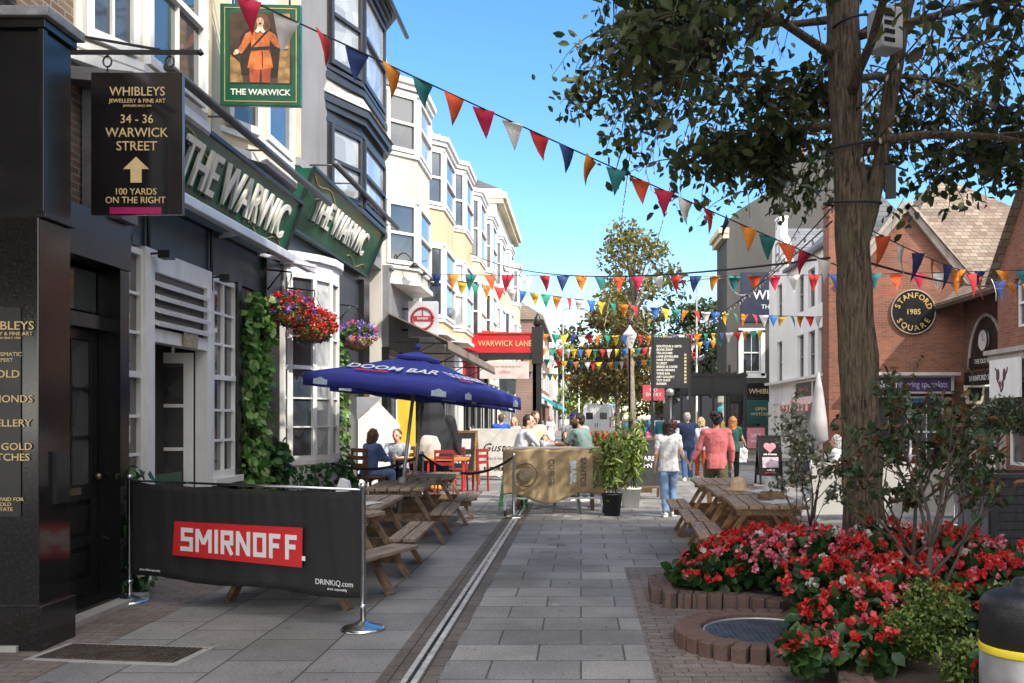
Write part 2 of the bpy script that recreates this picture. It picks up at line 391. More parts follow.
def person(label, loc, rz, h=1.75, fem=False, hipz=None, lean=0., yaw=0., hpitch=0., arms=None, legs=None, top=None, sleeve=.6, bottom=None,
           shorts=False, shoes=None, hair='dark', style='short', beard=False, cap=None, skin=None, vox=.0095, vest=None, group=None, skirt=False, heavy=1.):
    skin = skin or SKIN
    t = thing('person', label, 'person', loc, rz, group)
    k = h/1.75; V = Vector
    hz = (.92*k if hipz is None else hipz)
    T = V((0, math.sin(lean), math.cos(lean))); Fw = V((0, math.cos(lean), -math.sin(lean))); X = V((1, 0, 0))
    pel = V((0, 0, hz)); sw = (.165 if fem else .19)*k; hw = .092*k
    chest = pel + T*.36*k; neck = pel + T*.55*k
    Hup = V((0, math.sin(lean*.4+hpitch), math.cos(lean*.4+hpitch)))
    head = neck + T*.03*k + Hup*.13*k + V((0, .015, 0))
    sh = [pel + T*.49*k + X*s*sw for s in (1, -1)]; hip = [pel + X*s*hw for s in (1, -1)]
    arms = arms or (((.05, 0, -.28), (.0, .05, -.25)), ((-.05, 0, -.28), (0, .05, -.25)))
    legs = legs or STAND['leg']
    el = [sh[i] + V(arms[i][0])*k for i in (0, 1)]; wr = [el[i] + V(arms[i][1])*k for i in (0, 1)]
    kn = [hip[i] + V(legs[i][0])*k for i in (0, 1)]; an = [kn[i] + V(legs[i][1])*k for i in (0, 1)]
    fh = Matrix.Rotation(yaw, 4, 'Z'); fd = fh @ V((0, 1, 0))           # where the face looks
    fx = fh @ V((1, 0, 0))
    b = MB()
    def torso(mb, e):
        q = heavy; n = 20; vs = []; fs = []
        W = (.168, .165, .15, .135, .14, .155, .165, .15, .07) if fem else (.158, .158, .152, .15, .158, .172, .178, .165, .075)
        Dp = (.118, .122, .115, .102, .102, .112, .112, .095, .06)
        A = (-.1, -.02, .06, .15, .25, .35, .43, .49, .55)
        for a, rx, ry in zip(A, W, Dp):
            c = pel + T*a*k
            for j in range(n):
                th_ = 2*PI*j/n; cx, sy = math.cos(th_), math.sin(th_); sq = 1/(abs(cx)**2.6+abs(sy)**2.6)**(1/2.6); p = c + X*(cx*sq*(rx*k*q+e)) + Fw*(sy*sq*(ry*k*q+e)); vs.append(tuple(p))
        for r_ in range(len(A)-1):
            for j in range(n): fs.append((r_*n+j, r_*n+(j+1) % n, (r_+1)*n+(j+1) % n, (r_+1)*n+j))
        fs += [tuple(range(n-1, -1, -1)), tuple((len(A)-1)*n+j for j in range(n))]; mb.add(vs, fs)
        mb.cap(sh[0], sh[1], .058*k+e, .058*k+e)
        if fem: mb.ell(tuple(chest + Fw*.09*k + X*.06*k), .06*k+e); mb.ell(tuple(chest + Fw*.09*k - X*.06*k), .06*k+e)
    torso(b, 0); b.cap(neck - T*.06*k, head - Hup*.05, .056*k, .052*k)
    b.M = Matrix.Translation(head) @ fh @ Euler((-hpitch, 0, 0)).to_matrix().to_4x4()
    b.ell((0, -.01*k, .02*k), (.076*k, .096*k, .1*k)); b.ell((0, .025*k, -.05*k), (.055*k, .062*k, .068*k))
    b.cap((0, .085*k, .012*k), (0, .108*k, -.022*k), .011*k, .016*k, 8)
    for s in (1, -1): b.ell((s*.079*k, -.005*k, -.01*k), (.012*k, .022*k, .034*k)); b.ell((s*.03*k, .074*k, .026*k), (.022*k, .014*k, .01*k))
    b.M = Matrix.Identity(4)
    for i, s in ((0, 1), (1, -1)):
        b.cap(sh[i], el[i], .05*k, .038*k); b.cap(el[i], wr[i], .04*k, .026*k)
        b.cap(hip[i], kn[i], .088*k, .056*k); b.cap(kn[i], an[i], .056*k, .036*k)
        dz = fd*0 + V((0, 1, 0)); b.cap(an[i] - dz*.03 + V((0, 0, -.035*k)), an[i] + dz*.14*k + V((s*.02, 0, -.045*k)), .035*k, .03*k)
        # hand: palm, four bent fingers, thumb off its side
        d = (wr[i]-el[i]).normalized(); side = d.cross(V((s*1., .2, .1))).normalized(); nrm = d.cross(side).normalized()
        if nrm.dot(X)*s > 0: nrm = -nrm
        b.cap(wr[i] + side*.016*k, wr[i] + d*.075*k + side*.022*k, .018*k, .016*k, 8); b.cap(wr[i] - side*.012*k, wr[i] + d*.072*k - side*.02*k, .018*k, .015*k, 8)
        for j, (o_, l_) in enumerate(((.032, .07), (.011, .08), (-.011, .074), (-.031, .058))):
            p0 = wr[i] + d*.075*k + side*o_*k; p1 = p0 + (d*.9 + nrm*.25)*l_*.5*k; p2 = p1 + (d*.65 + nrm*.7).normalized()*l_*.5*k
            b.cap(p0, p1, .0105*k, .0098*k, 7); b.cap(p1, p2, .0098*k, .0085*k, 7)
        p0 = wr[i] + d*.025*k + side*.028*k; p1 = p0 + (d*.6 + side*.8).normalized()*.04*k; b.cap(p0, p1, .0125*k, .011*k, 7); b.cap(p1, p1 + (d*.9 + side*.25 + nrm*.2).normalized()*.032*k, .011*k, .009*k, 7)
    remesh(b, 'body', skin, t, vox)
    # clothing
    if top:
        c = MB(); torso(c, .02); c.cap(neck - T*.085*k, neck - T*.035*k, .07*k, .066*k)
        for i in (0, 1):
            f1 = min(1, sleeve*2) if sleeve < 1 else 1
            c.cap(sh[i], sh[i].lerp(el[i], min(1., sleeve*1.)), .068*k, .06*k)
            if sleeve > 1: c.cap(sh[i], el[i], .068*k, .054*k); c.cap(el[i], el[i].lerp(wr[i], sleeve-1), .054*k, .044*k)
        remesh(c, 'shirt', top, t, .011, .009, 12., random.random()*40)
    if vest:
        c = MB(); torso(c, .038); remesh(c, 'gilet', vest, t, .012, .008, 16., 3.)
    if bottom:
        c = MB()
        c.M = Matrix.Translation(pel - T*.01) @ Matrix.Identity(4); c.ell((0, -.005, -.02), (.163*k*heavy, .125*k*heavy, .13*k)); c.M = Matrix.Identity(4)
        for i in (0, 1):
            if skirt: c.cap(hip[i], kn[i]*.9 + hip[i]*.1, .13*k, .16*k)
            elif shorts: c.cap(hip[i], hip[i].lerp(kn[i], .9), .108*k, .092*k)
            else: c.cap(hip[i], kn[i], .103*k, .076*k); c.cap(kn[i], kn[i].lerp(an[i], .93), .076*k, .062*k)
        remesh(c, 'skirt' if skirt else 'shorts' if shorts else 'trousers', bottom, t, .011, .008, 14., random.random()*40)
    c = MB()
    for i, s in ((0, 1), (1, -1)):
        a = an[i]; q = V((0, 1, 0))
        c.cap(a - q*.035*k + V((0, 0, -.035*k)), a + q*.16*k + V((s*.022, 0, -.042*k)), .046*k, .04*k); c.box(a.x-.045*k+s*.01, a.x+.045*k+s*.01, a.y-.085*k, a.y+.2*k, a.z-.083*k, a.z-.06*k)
    remesh(c, 'shoes', shoes or SOLE, t, .01)
    # hair, face
    if style:
        c = MB(); c.M = Matrix.Translation(head) @ fh @ Euler((-hpitch, 0, 0)).to_matrix().to_4x4()
        c.ell((0, -.028*k, .04*k), (.088*k, .094*k, .096*k)); c.ell((0, -.062*k, -.005*k), (.076*k, .058*k, .09*k))
        if style == 'curly':
            for j in range(46):
                a = random.uniform(0, 2*PI); z = random.uniform(-.02, .1); q = math.sqrt(max(.05, 1-(z/.13)**2)); c.ell((math.cos(a)*.088*q*k, -.03*k + math.sin(a)*.09*q*k, .03*k+z*k), random.uniform(.02, .032)*k)
        if style in ('bob', 'long'):
            lz = -.13 if style == 'bob' else -.34
            for j in range(9):
                a = PI*.95 + PI*1.1*j/8; c.cap((math.cos(a)*.08*k, -.03*k + math.sin(a)*.075*k, .03*k), (math.cos(a)*.085*k, -.045*k + math.sin(a)*.075*k, lz*k*random.uniform(.85, 1.1)), .032*k, .022*k)
        c.M = Matrix.Identity(4); remesh(c, 'hair', HM[hair], t, .0095, .014, 30., random.random()*30, 1)
    if cap:
        c = MB(); c.M = Matrix.Translation(head) @ fh @ Euler((-hpitch, 0, 0)).to_matrix().to_4x4(); c.ell((0, -.01*k, .055*k), (.094*k, .108*k, .078*k)); c.ell((0, .11*k, .05*k), (.07*k, .075*k, .014*k)); c.M = Matrix.Identity(4)
        remesh(c, 'cap', cap, t, .0095)
    if beard:
        c = MB(); c.M = Matrix.Translation(head) @ fh @ Euler((-hpitch, 0, 0)).to_matrix().to_4x4()
        c.ell((0, .035*k, -.075*k), (.064*k, .062*k, .06*k)); c.ell((0, .07*k, -.11*k), (.04*k, .04*k, .05*k)); c.ell((0, .085*k, -.035*k), (.034*k, .02*k, .01*k)); c.M = Matrix.Identity(4)
        remesh(c, 'beard', HM[hair], t, .0095, .01, 30., 5., 1)
    c = MB(); c.M = Matrix.Translation(head) @ fh @ Euler((-hpitch, 0, 0)).to_matrix().to_4x4()
    for s in (1, -1): c.ell((s*.031*k, .079*k, .008*k), (.014*k, .01*k, .0075*k), 8, 6)
    c.build('eyes', EYE, t)
    c = MB(); c.M = Matrix.Translation(head) @ fh @ Euler((-hpitch, 0, 0)).to_matrix().to_4x4(); c.ell((0, .084*k, -.058*k), (.024*k, .008*k, .007*k), 8, 6); c.build('lips', LIP, t)
    return t

DENIM = cloth('light denim', (.19, .29, .46)); DENIM2 = cloth('blue denim', (.06, .11, .24)); DARKT = cloth('charcoal trousers', (.025, .025, .03))
WALK = (((.0, .13, -.42), (.0, -.06, -.42)), ((.0, -.1, -.42), (0, -.14, -.40)))
def sitleg(kx=.06, up=.0, drop=.43): return (((kx, .42, up), (.0, .0, -drop)), ((-kx, .42, up), (0, .02, -drop)))
# arms as (shoulder to elbow), (elbow to wrist)
person('woman in white T-shirt and light jeans walking away hand in hand', (1.46, 15.5, 0), R(4), 1.62, True, hipz=.84, arms=(((.07, .0, -.25), (.13, .04, -.2)), ((-.06, -.02, -.27), (-.01, .07, -.23))),
       legs=WALK, top=cloth('white cotton', (.72, .72, .73)), sleeve=.6, bottom=DENIM, hair='dark', style='bob', yaw=R(-14))
person('man in salmon pink shirt and olive shorts walking away hand in hand', (2.23, 15.35, 0), R(2), 1.75, hipz=.9, arms=(((.07, -.02, -.27), (.0, .05, -.25)), ((-.09, .02, -.26), (-.11, .05, -.22))),
       legs=(WALK[1], WALK[0]), top=cloth('salmon pink linen', (.56, .16, .17)), sleeve=1.75, bottom=cloth('olive', (.09, .085, .045)), shorts=True, hair='black', style='curly', skin=SKIN2, shoes=DARKT)
person('man in navy gilet over pale sleeves walking away up the street', (2.76, 24.2, 0), R(0), 1.77, hipz=.92, legs=WALK, top=cloth('pale blue shirt', (.5, .55, .66)), sleeve=1.85, vest=cloth('navy quilt', (.02, .03, .07)),
       bottom=DENIM2, hair='grey', style='short', arms=(((.09, -.02, -.27), (.0, .08, -.24)), ((-.09, -.04, -.27), (-.02, .04, -.25))))
person('blonde woman in lilac grey cardigan walking away beside the gilet man', (3.2, 24.8, 0), R(0), 1.64, True, hipz=.86, legs=(WALK[1], WALK[0]), top=cloth('lilac grey knit', (.42, .38, .47)), sleeve=1.9,
       bottom=cloth('rust red trousers', (.45, .09, .04)), hair='blond', style='bob')
person('long haired ginger woman in dark green top carrying a white bag', (3.82, 23.4, 0), R(-12), 1.66, True, hipz=.87, legs=WALK, top=cloth('dark green jersey', (.03, .1, .075)), sleeve=.5,
       bottom=DARKT, hair='red', style='long', arms=(((.08, .1, -.24), (.06, .15, -.12)), ((-.05, 0, -.28), (0, .06, -.25))))
# at the high table behind the sackcloth barrier
person('dark haired man in white shirt perched on the green bar stool', (-1.16, 16.75, 0), R(-72), 1.8, hipz=.87, lean=R(20), yaw=R(-30), top=cloth('white poplin shirt', (.66, .68, .74)), sleeve=1.9, bottom=cloth('stone chinos', (.36, .3, .23)),
       legs=(((.08, .36, -.22), (.02, -.02, -.42)), ((-.06, .34, -.25), (0, -.05, -.42))), arms=(((.04, .2, -.2), (-.02, .22, .02)), ((-.04, .2, -.2), (.04, .22, .03))), hair='dark', style='short')
person('bearded dark haired man in grey green T-shirt leaning on the table', (.1, 16.7, 0), R(62), 1.8, hipz=.88, lean=R(14), yaw=R(20), top=cloth('grey green jersey', (.17, .25, .24)), sleeve=.75, bottom=DARKT,
       legs=(((.08, .36, -.2), (.02, -.02, -.42)), ((-.06, .36, -.2), (0, -.05, -.42))), arms=(((.05, .2, -.2), (-.1, .2, -.01)), ((-.05, .2, -.2), (.05, .23, .0))), hair='dark', style='short', beard=True, skin=SKIN2, heavy=1.12)
person('person in navy cap and white top standing behind the bearded man', (.0, 18.4, 0), R(140), 1.76, lean=R(12), hpitch=R(14), top=cloth('white jersey', (.7, .69, .66)), sleeve=.6, bottom=DENIM2, hair='dark', style='short', cap=cloth('navy twill', (.02, .025, .09)), skin=SKIN2)
person('auburn haired young man in pale yellow shirt standing by the tables', (-.93, 18.5, 0), R(-150), 1.76, hpitch=R(16), top=cloth('pale yellow shirt', (.62, .55, .36)), sleeve=1.4, bottom=cloth('stone chinos', (.36, .3, .23)), hair='brown', style='short',
       arms=(((.04, .12, -.25), (-.06, .2, -.05)), ((-.04, .12, -.25), (.06, .2, -.02))))
person('seated child in orange top between the two men at the table', (-.68, 17.7, 0), R(175), 1.45, True, hipz=.62, top=cloth('orange print', (.6, .25, .1)), sleeve=.6, bottom=DENIM2, legs=sitleg(), hair='brown', style='bob',
       arms=(((.03, .16, -.18), (-.05, .18, .03)), ((-.03, .16, -.18), (.05, .18, .04))))
person('person in coral top seated behind the sackcloth barrier table', (-.3, 19.1, 0), R(170), 1.6, True, hipz=.6, top=cloth('coral', (.62, .2, .16)), sleeve=.6, bottom=DARKT, legs=sitleg(), hair='dark', style='bob',
       arms=(((.03, .16, -.18), (-.05, .18, .03)), ((-.03, .16, -.18), (.05, .18, .04))))
# by the pub front
person('fair haired woman in blue shirt seated with her back to the street', (-3.72, 16.3, 0), R(-38), 1.66, True, hipz=.66, lean=R(10), top=cloth('mid blue linen', (.13, .2, .42)), sleeve=1.6, bottom=DENIM, legs=sitleg(), hair='brown', style='bob',
       arms=(((.05, .14, -.22), (-.06, .22, .0)), ((-.05, .14, -.22), (.06, .22, .0))))
person('man in grey T-shirt seated facing the fair haired woman', (-3.42, 17.6, 0), R(168), 1.72, hipz=.62, lean=R(14), top=cloth('pale grey jersey', (.4, .43, .5)), sleeve=.6, bottom=DARKT, legs=sitleg(), hair='brown', style='short', skin=SKIN,
       arms=(((.05, .16, -.2), (-.08, .2, .0)), ((-.05, .16, -.2), (.08, .2, .0))))
person('person in bright blue T-shirt with white back print by the pale screen', (-2.2, 25.6, 0), R(12), 1.72, top=cloth('royal blue jersey', (.03, .1, .42)), sleeve=.6, bottom=DARKT, hair='brown', style='short', legs=WALK)
person('woman in pale pink top walking beside the blue T-shirt', (-1.9, 26.3, 0), R(160), 1.65, True, hipz=.86, top=cloth('pale pink', (.66, .46, .42)), sleeve=.4, bottom=DENIM, hair='blond', style='long', legs=WALK)
person('dark haired person in black seated left behind the wooden chalkboard', (-3.55, 25.8, 0), R(20), 1.68, hipz=.58, top=DARKT, sleeve=1.8, bottom=DENIM2, legs=sitleg(), hair='black', style='short', shoes=DARKT)
person('dark haired person in maroon seated right behind the wooden chalkboard', (-3.05, 26.1, 0), R(-10), 1.7, hipz=.6, top=cloth('maroon', (.09, .02, .025)), sleeve=1.8, bottom=DARKT, legs=sitleg(), hair='dark', style='bob', fem=True, shoes=DARKT)
person('pedestrian in grey jacket and dark trousers under the far shop awnings', (-1.9, 42, 0), R(150), 1.74, top=cloth('grey jacket', (.22, .22, .24)), sleeve=1.9, bottom=DARKT, legs=WALK, hair='dark', vox=.014)
person('pedestrian in white dress near the far turquoise awning', (-1.55, 47, 0), R(190), 1.66, True, top=cloth('white cotton', (.72, .72, .73)), sleeve=.5, bottom=cloth('white cotton', (.72, .72, .73)), skirt=True, legs=WALK, hair='brown', style='long', vox=.014)
person('pedestrian in teal coat walking past the directory sign', (3.6, 42, 0), R(10), 1.72, top=cloth('teal', (.04, .17, .2)), sleeve=1.9, bottom=DARKT, legs=WALK, hair='dark', vox=.014)
person('pedestrian in red jacket beyond the yellow posts', (4.6, 47, 0), R(-20), 1.7, top=M['red'], sleeve=1.9, bottom=DENIM2, legs=WALK, hair='grey', vox=.014)
# seated figure half hidden by the tree trunk
person('person in white top seated behind the tree trunk under the folded parasol', (5.0, 17.9, 0), R(60), 1.7, True, hipz=.5, lean=R(8), top=cloth('white cotton', (.72, .72, .73)), sleeve=.6, bottom=cloth('white cotton', (.72, .72, .73)), legs=sitleg(), hair='grey', style='bob')
# a carrier bag in the ginger woman's hand
b = MB(); b.prism([(-.14, 0), (.14, 0), (.18, .3), (.1, .36), (.07, .5), (.05, .36), (-.05, .36), (-.08, .5), (-.1, .36), (-.17, .28)], -.05, .05)
bag = remesh(b, 'carrier_bag', cloth('white cotton', (.72, .72, .73)), None, .015, .02, 12., 4.); bag.location = (4.06, 23.62, .5); tag(bag, 'white plastic carrier bag held by the ginger haired woman', 'bag')
# ------------------------------------------------------------------ ground
g = MB(); g.add([(-600, -60, -.02), (600, -60, -.02), (600, 900, -.02), (-600, 900, -.02)], [(0, 1, 2, 3)])
struct(g, 'ground', mat('far ground', (.16, .155, .15), .95, var=.2, vs=.05), 'grey ground stretching beyond the street')
pav = brickmat('grey concrete paving', (.27, .262, .25), (.40, .385, .36), (.12, .115, .11), 'xy', .6, .45, .008, .8, .5, .34, .6, .5, .8, gum=1.)
pav2 = brickmat('grey left paving', (.27, .262, .252), (.37, .355, .338), (.12, .115, .11), 'yx', .6, .6, .008, .8, .5, .34, .6, .5, .7, gum=1.)
dk = brickmat('dark granite setts', (.15, .128, .108), (.2, .17, .145), (.05, .047, .045), 'yx', .22, .2, .006, .8, .5, .3, .5, .4, .7)
bk = brickmat('brown brick paviours', (.21, .17, .15), (.27, .225, .2), (.11, .1, .092), 'xy', .2, .1, .006, .85, .5, .3, .6, .45, .9)
def sheet(x0, x1, y0, y1, z): return MB().add([(x0, y0, z), (x1, y0, z), (x1, y1, z), (x0, y1, z)], [(0, 1, 2, 3)])
struct(sheet(-.9, 30, -30, 27.6, .0), 'pavement', pav, 'grey concrete slab paving right of the drainage channel')
struct(sheet(-8, -1.28, -30, 120, .0), 'pavement_by_shops', pav2, 'large grey slabs in front of the left hand shops')
struct(sheet(-1.28, -.9, -30, 60, .002), 'channel_strip', dk, 'dark sett strip either side of the slot drain')
struct(sheet(-4.6, -3.45, -5, 14, .004), 'brick_strip', bk, 'brown brick edging along the black shopfront')
struct(sheet(.47, .82, -5, 10.2, .004), 'brick_edging', bk, 'brown brick edging beside the flower bed')
struct(sheet(.82, 2.2, 4.6, 10.2, .004), 'brick_apron', bk, 'brown brick apron round the manhole ring')
struct(sheet(-.9, 30, 27.6, 35.2, -.004), 'road', mat('worn asphalt', (.07, .07, .072), .9, var=.2, vs=1.5, bump=.4, bs=200), 'asphalt side road crossing the street')
struct(sheet(-.9, 30, 35.2, 120, .0), 'far_pavement', brickmat('buff far paving', (.3, .27, .23), (.36, .33, .29), (.14, .13, .12), 'xy', .6, .45, .01, .85), 'buff paving beyond the side road')
k = MB(); k.box(1.2, 30, 27.35, 27.55, -.01, .035); k.box(1.2, 30, 35.0, 35.2, -.01, .03)
struct(k, 'kerb', mat('pale granite kerb', (.4, .39, .37), .8, var=.12, vs=8, bump=.2), 'pale granite kerbs of the side road')
struct(sheet(-.9, 6.3, 60, 300, .01), 'far_road', MATS['worn asphalt'], 'asphalt road at the far end of the street')
# slot drain
d = MB()
d.box(-1.12, -1.085, -6, 58, -.01, .008); d.box(-1.055, -1.015, -6, 58, -.01, .008); d.m(1).box(-1.085, -1.055, -6, 58, -.02, .0035)
o = struct(d, 'slot_drain', [mat('galvanised drain edge', (.42, .41, .39), .75, 0, var=.3, vs=9, bump=.2), M['black']], 'pale metal slot drain running down the street')
# cast iron cover bottom left
c = MB(); c.add([], [])
t = thing('drain_grate', 'rusty patterned iron cover set in the paving by the black shop', 'drain cover', (-3.2, 6.47, 0), R(-7))
f = MB(); f.box(-.56, .56, -.24, .24, -.02, .006); f.build('frame', M['concrete'], t)
c = MB(); c.box(-.5, .5, -.19, .19, -.02, .012)
for i in range(25):
    for j in range(10):
        c.box(-.485+i*.04, -.46+i*.04, -.178+j*.037, -.158+j*.037, .012, .019)
c.build('cover_plate', mat('rusty cast iron', (.075, .06, .05), .8, .3, var=.4, vs=12, bump=.2), t)
# litter of fallen leaves
P = np.stack([rng.uniform(-4.2, .8, 200), rng.uniform(5.3, 13, 200), np.full(200, .012)], 1)
P2 = np.stack([rng.uniform(.45, .85, 130), rng.uniform(5.4, 9, 130), np.full(130, .014)], 1)
lm = leaf_mesh('fallen_leaves', np.vstack([P, P2]), .035, leafmat('dry leaves', [(.2, .11, .05), (.35, .24, .12), (.12, .06, .03)], .1), up=9)
lo = meshobj('fallen_leaves', lm); tag(lo, 'dry brown leaves scattered over the paving', 'fallen leaves', kind='stuff')
for v in lm.vertices: v.co.z = .006 + abs(v.co.z-.012)*.3
# ------------------------------------------------------------------ building helpers
def sash_mb(mb, w, h, cols=2, rows=2, fw=.06, bar=.022, mid=True, y0=-.03):
    """sash window, bottom centre at the origin of mb.M, facing -Y; 0 frame, 1 glass"""
    x = w/2
    mb.m(0); mb.box(-x, -x+fw, y0, .05, 0, h); mb.box(x-fw, x, y0, .05, 0, h); mb.box(-x+fw, x-fw, y0, .05, 0, fw*1.3); mb.box(-x+fw, x-fw, y0, .05, h-fw, h)
    if mid: mb.box(-x+fw, x-fw, y0-.012, .04, h*.5-.03, h*.5+.03)
    iw = w-2*fw; zs = [(fw*1.3, h*.5-.03), (h*.5+.03, h-fw)] if mid else [(fw*1.3, h-fw)]
    for a, b in zs:
        for c in range(1, cols): cx = -x+fw+iw*c/cols; mb.box(cx-bar/2, cx+bar/2, y0+.012, .035, a, b)
        nr = max(1, rows//len(zs))
        for r in range(1, nr): cz = a+(b-a)*r/nr; mb.box(-x+fw, x-fw, y0+.015, .033, cz-bar/2, cz+bar/2)
    mb.m(1).box(-x+fw, x-fw, .02, .03, fw*1.3, h-fw); mb.m(0)
def window(parent, loc, rz, w, h, cols=2, rows=2, frame=None, glass=None, fw=.06, mid=True, name='window', label=None, sill=None, bar=.022):
    mb = MB(); sash_mb(mb, w, h, cols, rows, fw, bar, mid)
    o = mb.build(name, [frame or M['white'], glass or M['gl']], parent, loc=loc, rz=rz)
    if label: o['label'] = label
    if sill:
        s = MB(); s.box(-w/2-.06, w/2+.06, -.1, .04, -.08, -.002); s.build('sill', sill, o)
    return o
def wall_mb(mb, L, H, th, holes):
    xs = sorted({0, L, *[h[0] for h in holes], *[h[1] for h in holes]})
    for a, b in zip(xs, xs[1:]):
        if b-a < 1e-4: continue
        z = 0
        for h in sorted([h for h in holes if h[0] < (a+b)/2 < h[1]], key=lambda h: h[2]):
            if h[2] > z: mb.box(a, b, 0, th, z, h[2])
            z = h[3]
        if z < H: mb.box(a, b, 0, th, z, H)
    return mb
def wall(parent, m, loc, rz, L, H, th=.25, holes=(), name='wall', label=None):
    o = wall_mb(MB(), L, H, th, list(holes)).build(name, m, parent, loc=loc, rz=rz)
    if label: o['label'] = label
    return o
XF = -4.4
def bay(parent, ya, yb, proj, cant, z0, z1, wins, wm, fm, gm=None, x=XF, cornice=None, cols=1, rows=2, name='bay'):
    """canted bay on the left hand fronts: solid body, string courses, sashes on its three faces. Local to parent (x, y absolute minus parent loc)"""
    ox, oy = parent.location.x, parent.location.y
    P = [(x-ox-.05, ya-oy), (x-ox, ya-oy), (x+proj-ox, ya+cant-oy), (x+proj-ox, yb-cant-oy), (x-ox, yb-oy), (x-ox-.05, yb-oy)]
    def grow(e): return [(P[0][0], P[0][1]-e), (P[1][0], P[1][1]-e), (P[2][0]+e, P[2][1]-e*.6), (P[3][0]+e, P[3][1]+e*.6), (P[4][0], P[4][1]+e), (P[5][0], P[5][1]+e)]
    mb = MB(); mb.slab(P, z0, z1)
    mb.m(1)
    for (a, b) in wins: mb.slab(grow(.05), a-.1, a-.03); mb.slab(grow(.04), b+.03, b+.1)
    mb.slab(grow(.16), z1, z1+.12); mb.slab(grow(.1), z1-.12, z1); mb.slab(grow(.08), z0-.1, z0)
    B = mb.build(name, [wm, cornice or fm], parent)
    for p, q in ((P[1], P[2]), (P[2], P[3]), (P[3], P[4])):
        L = math.hypot(q[0]-p[0], q[1]-p[1]); rz = math.atan2(q[1]-p[1], q[0]-p[0]); c = ((p[0]+q[0])/2, (p[1]+q[1])/2)
        nx, ny = math.sin(rz), -math.cos(rz)
        for (a, b) in wins:
            window(B, (c[0]+nx*.04, c[1]+ny*.04, a), rz, L-.12, b-a, cols, rows, fm, gm or random.choice([M['gl'], M['gl'], M['gl2']]), fw=.07)
    return B

# ------------------------------------------------------------------ black jeweller's shop
brick_l = brickmat('brown stock brick', (.17, .10, .065), (.25, .16, .11), (.28, .26, .23), 'yz')
sh = thing('jewellers_shop', 'black granite fronted jewellers shop with gold lettering beside the pub', 'shop', (XF, 7.0, 0))
def lx(x): return x-XF
def ly(y): return y-7.0
b = MB(); b.box(lx(-12), lx(XF-.02), ly(-8), ly(8.9), 3.4, 11); b.build('upper_wall', brick_l, sh)
b = MB(); b.box(lx(-12), lx(XF-.1), ly(6.6), ly(8.52), 0, 3.4); b.box(lx(XF-.1), lx(-4.12), ly(6.97), ly(8.52), 2.98, 3.4)
b.build('shopfront_wall', M['black'], sh)
b = MB(); b.box(lx(-7.5), lx(-3.82), ly(6.55), ly(6.96), 0, 3.06); b.box(lx(-7.5), lx(-3.79), ly(6.53), ly(6.98), 0, .32); b.build('pilaster', M['granite'], sh, bevel=.008)
b = MB(); b.box(lx(-5.2), lx(-3.94), ly(6.54), ly(6.549), .95, 2.42); b.build('name_board', mat('black enamel board', (.006, .006, .007), .3), sh)
b = MB(); b.box(lx(-7.5), lx(-3.81), ly(6.6), ly(6.95), 3.08, 4.4); b.box(lx(-7.5), lx(-3.78), ly(6.56), ly(6.98), 4.4, 4.47); b.box(lx(-3.84), lx(-3.795), ly(6.57), ly(6.62), 3.1, 4.4); b.box(lx(-7.5), lx(-3.78), ly(6.57), ly(6.97), 3.06, 3.1)
b.m(1).box(lx(-7.5), lx(-3.74), ly(6.52), ly(7.02), 4.47, 4.54)
b.build('sign_box', [M['black'], mat('lead capping', (.28, .28, .29), .6, var=.3, vs=9, bump=.2)], sh, bevel=.006)
# lettering on the camera facing board; lines continue out of frame to the left
for s_, z, sz in (('WHIBLEYS', 2.29, .085), ('JEWELLERY & FINE ART', 2.235, .036), ('JEWELLERS SINCE 1890', 2.205, .022), ('NUMISMATIC', 2.09, .04), ('EXPERT', 2.05, .036), ('GOLD', 1.95, .075), ('DIAMONDS', 1.775, .072), ('JEWELLERY', 1.605, .072), ('OLD GOLD', 1.44, .072), ('WATCHES', 1.365, .072), ('CASH PAID FOR', 1.07, .036), ('GOLD', 1.035, .036), ('ESTATE', 1.0, .036)):
    text(s_, sz, M['goldp'], sh, (lx(-4.06), ly(6.538), z), 0, ext=.002, sx=1.1)
# door with six panes, transom and panels
dr = MB(); X0 = lx(-4.34)
def rb(mb, y0, y1, z0, z1, d0, d1): return mb.box(lx(d0), lx(d1), ly(y0), ly(y1), z0, z1)
rb(dr, 7.1, 7.52, 0, 2.98, -4.5, -4.2); rb(dr, 8.36, 8.52, 0, 3.4, -4.5, -4.14); rb(dr, 7.52, 8.36, 2.42, 2.54, -4.45, -4.24); rb(dr, 7.52, 8.36, 0, .07, -4.6, -4.1)
dr.build('door_frame', M['black'], sh)
D = MB(); rb(D, 7.53, 8.35, .07, 2.42, -4.42, -4.37)
for (a, c) in ((7.53, 7.64), (8.24, 8.35)): rb(D, a, c, .07, 2.42, -4.37, -4.34)
for z0, z1 in ((.07, .24), (.92, 1.06), (2.32, 2.42), (.52, .6)): rb(D, 7.64, 8.24, z0, z1, -4.37, -4.34)
rb(D, 7.925, 7.955, 1.06, 2.32, -4.37, -4.345)
for z in (1.46, 1.88): rb(D, 7.64, 8.24, z, z+.03, -4.37, -4.345)
D.m(1); rb(D, 7.64, 8.24, 1.06, 2.32, -4.37, -4.362)
D.m(0)
for z0, z1 in ((.28, .48), (.64, .88)): rb(D, 7.7, 8.18, z0, z1, -4.37, -4.35)
door = D.build('door', [M['black'], M['gl3']], sh, bevel=.004)
h = MB(); rb(h, 7.84, 8.06, .98, 1.04, -4.345, -4.33); h.build('letter_plate', mat('aged brass', (.3, .24, .14), .35, .8), door)
h = MB(); h.ell((lx(-4.3), ly(8.29), 1.12), .03); h.build('knob', MATS['aged brass'], door)
b = MB(); rb(b, 7.56, 8.34, 2.58, 2.94, -4.36, -4.35); b.build('transom_window', glassmat('green tinted transom', (.05, .075, .07)), sh)
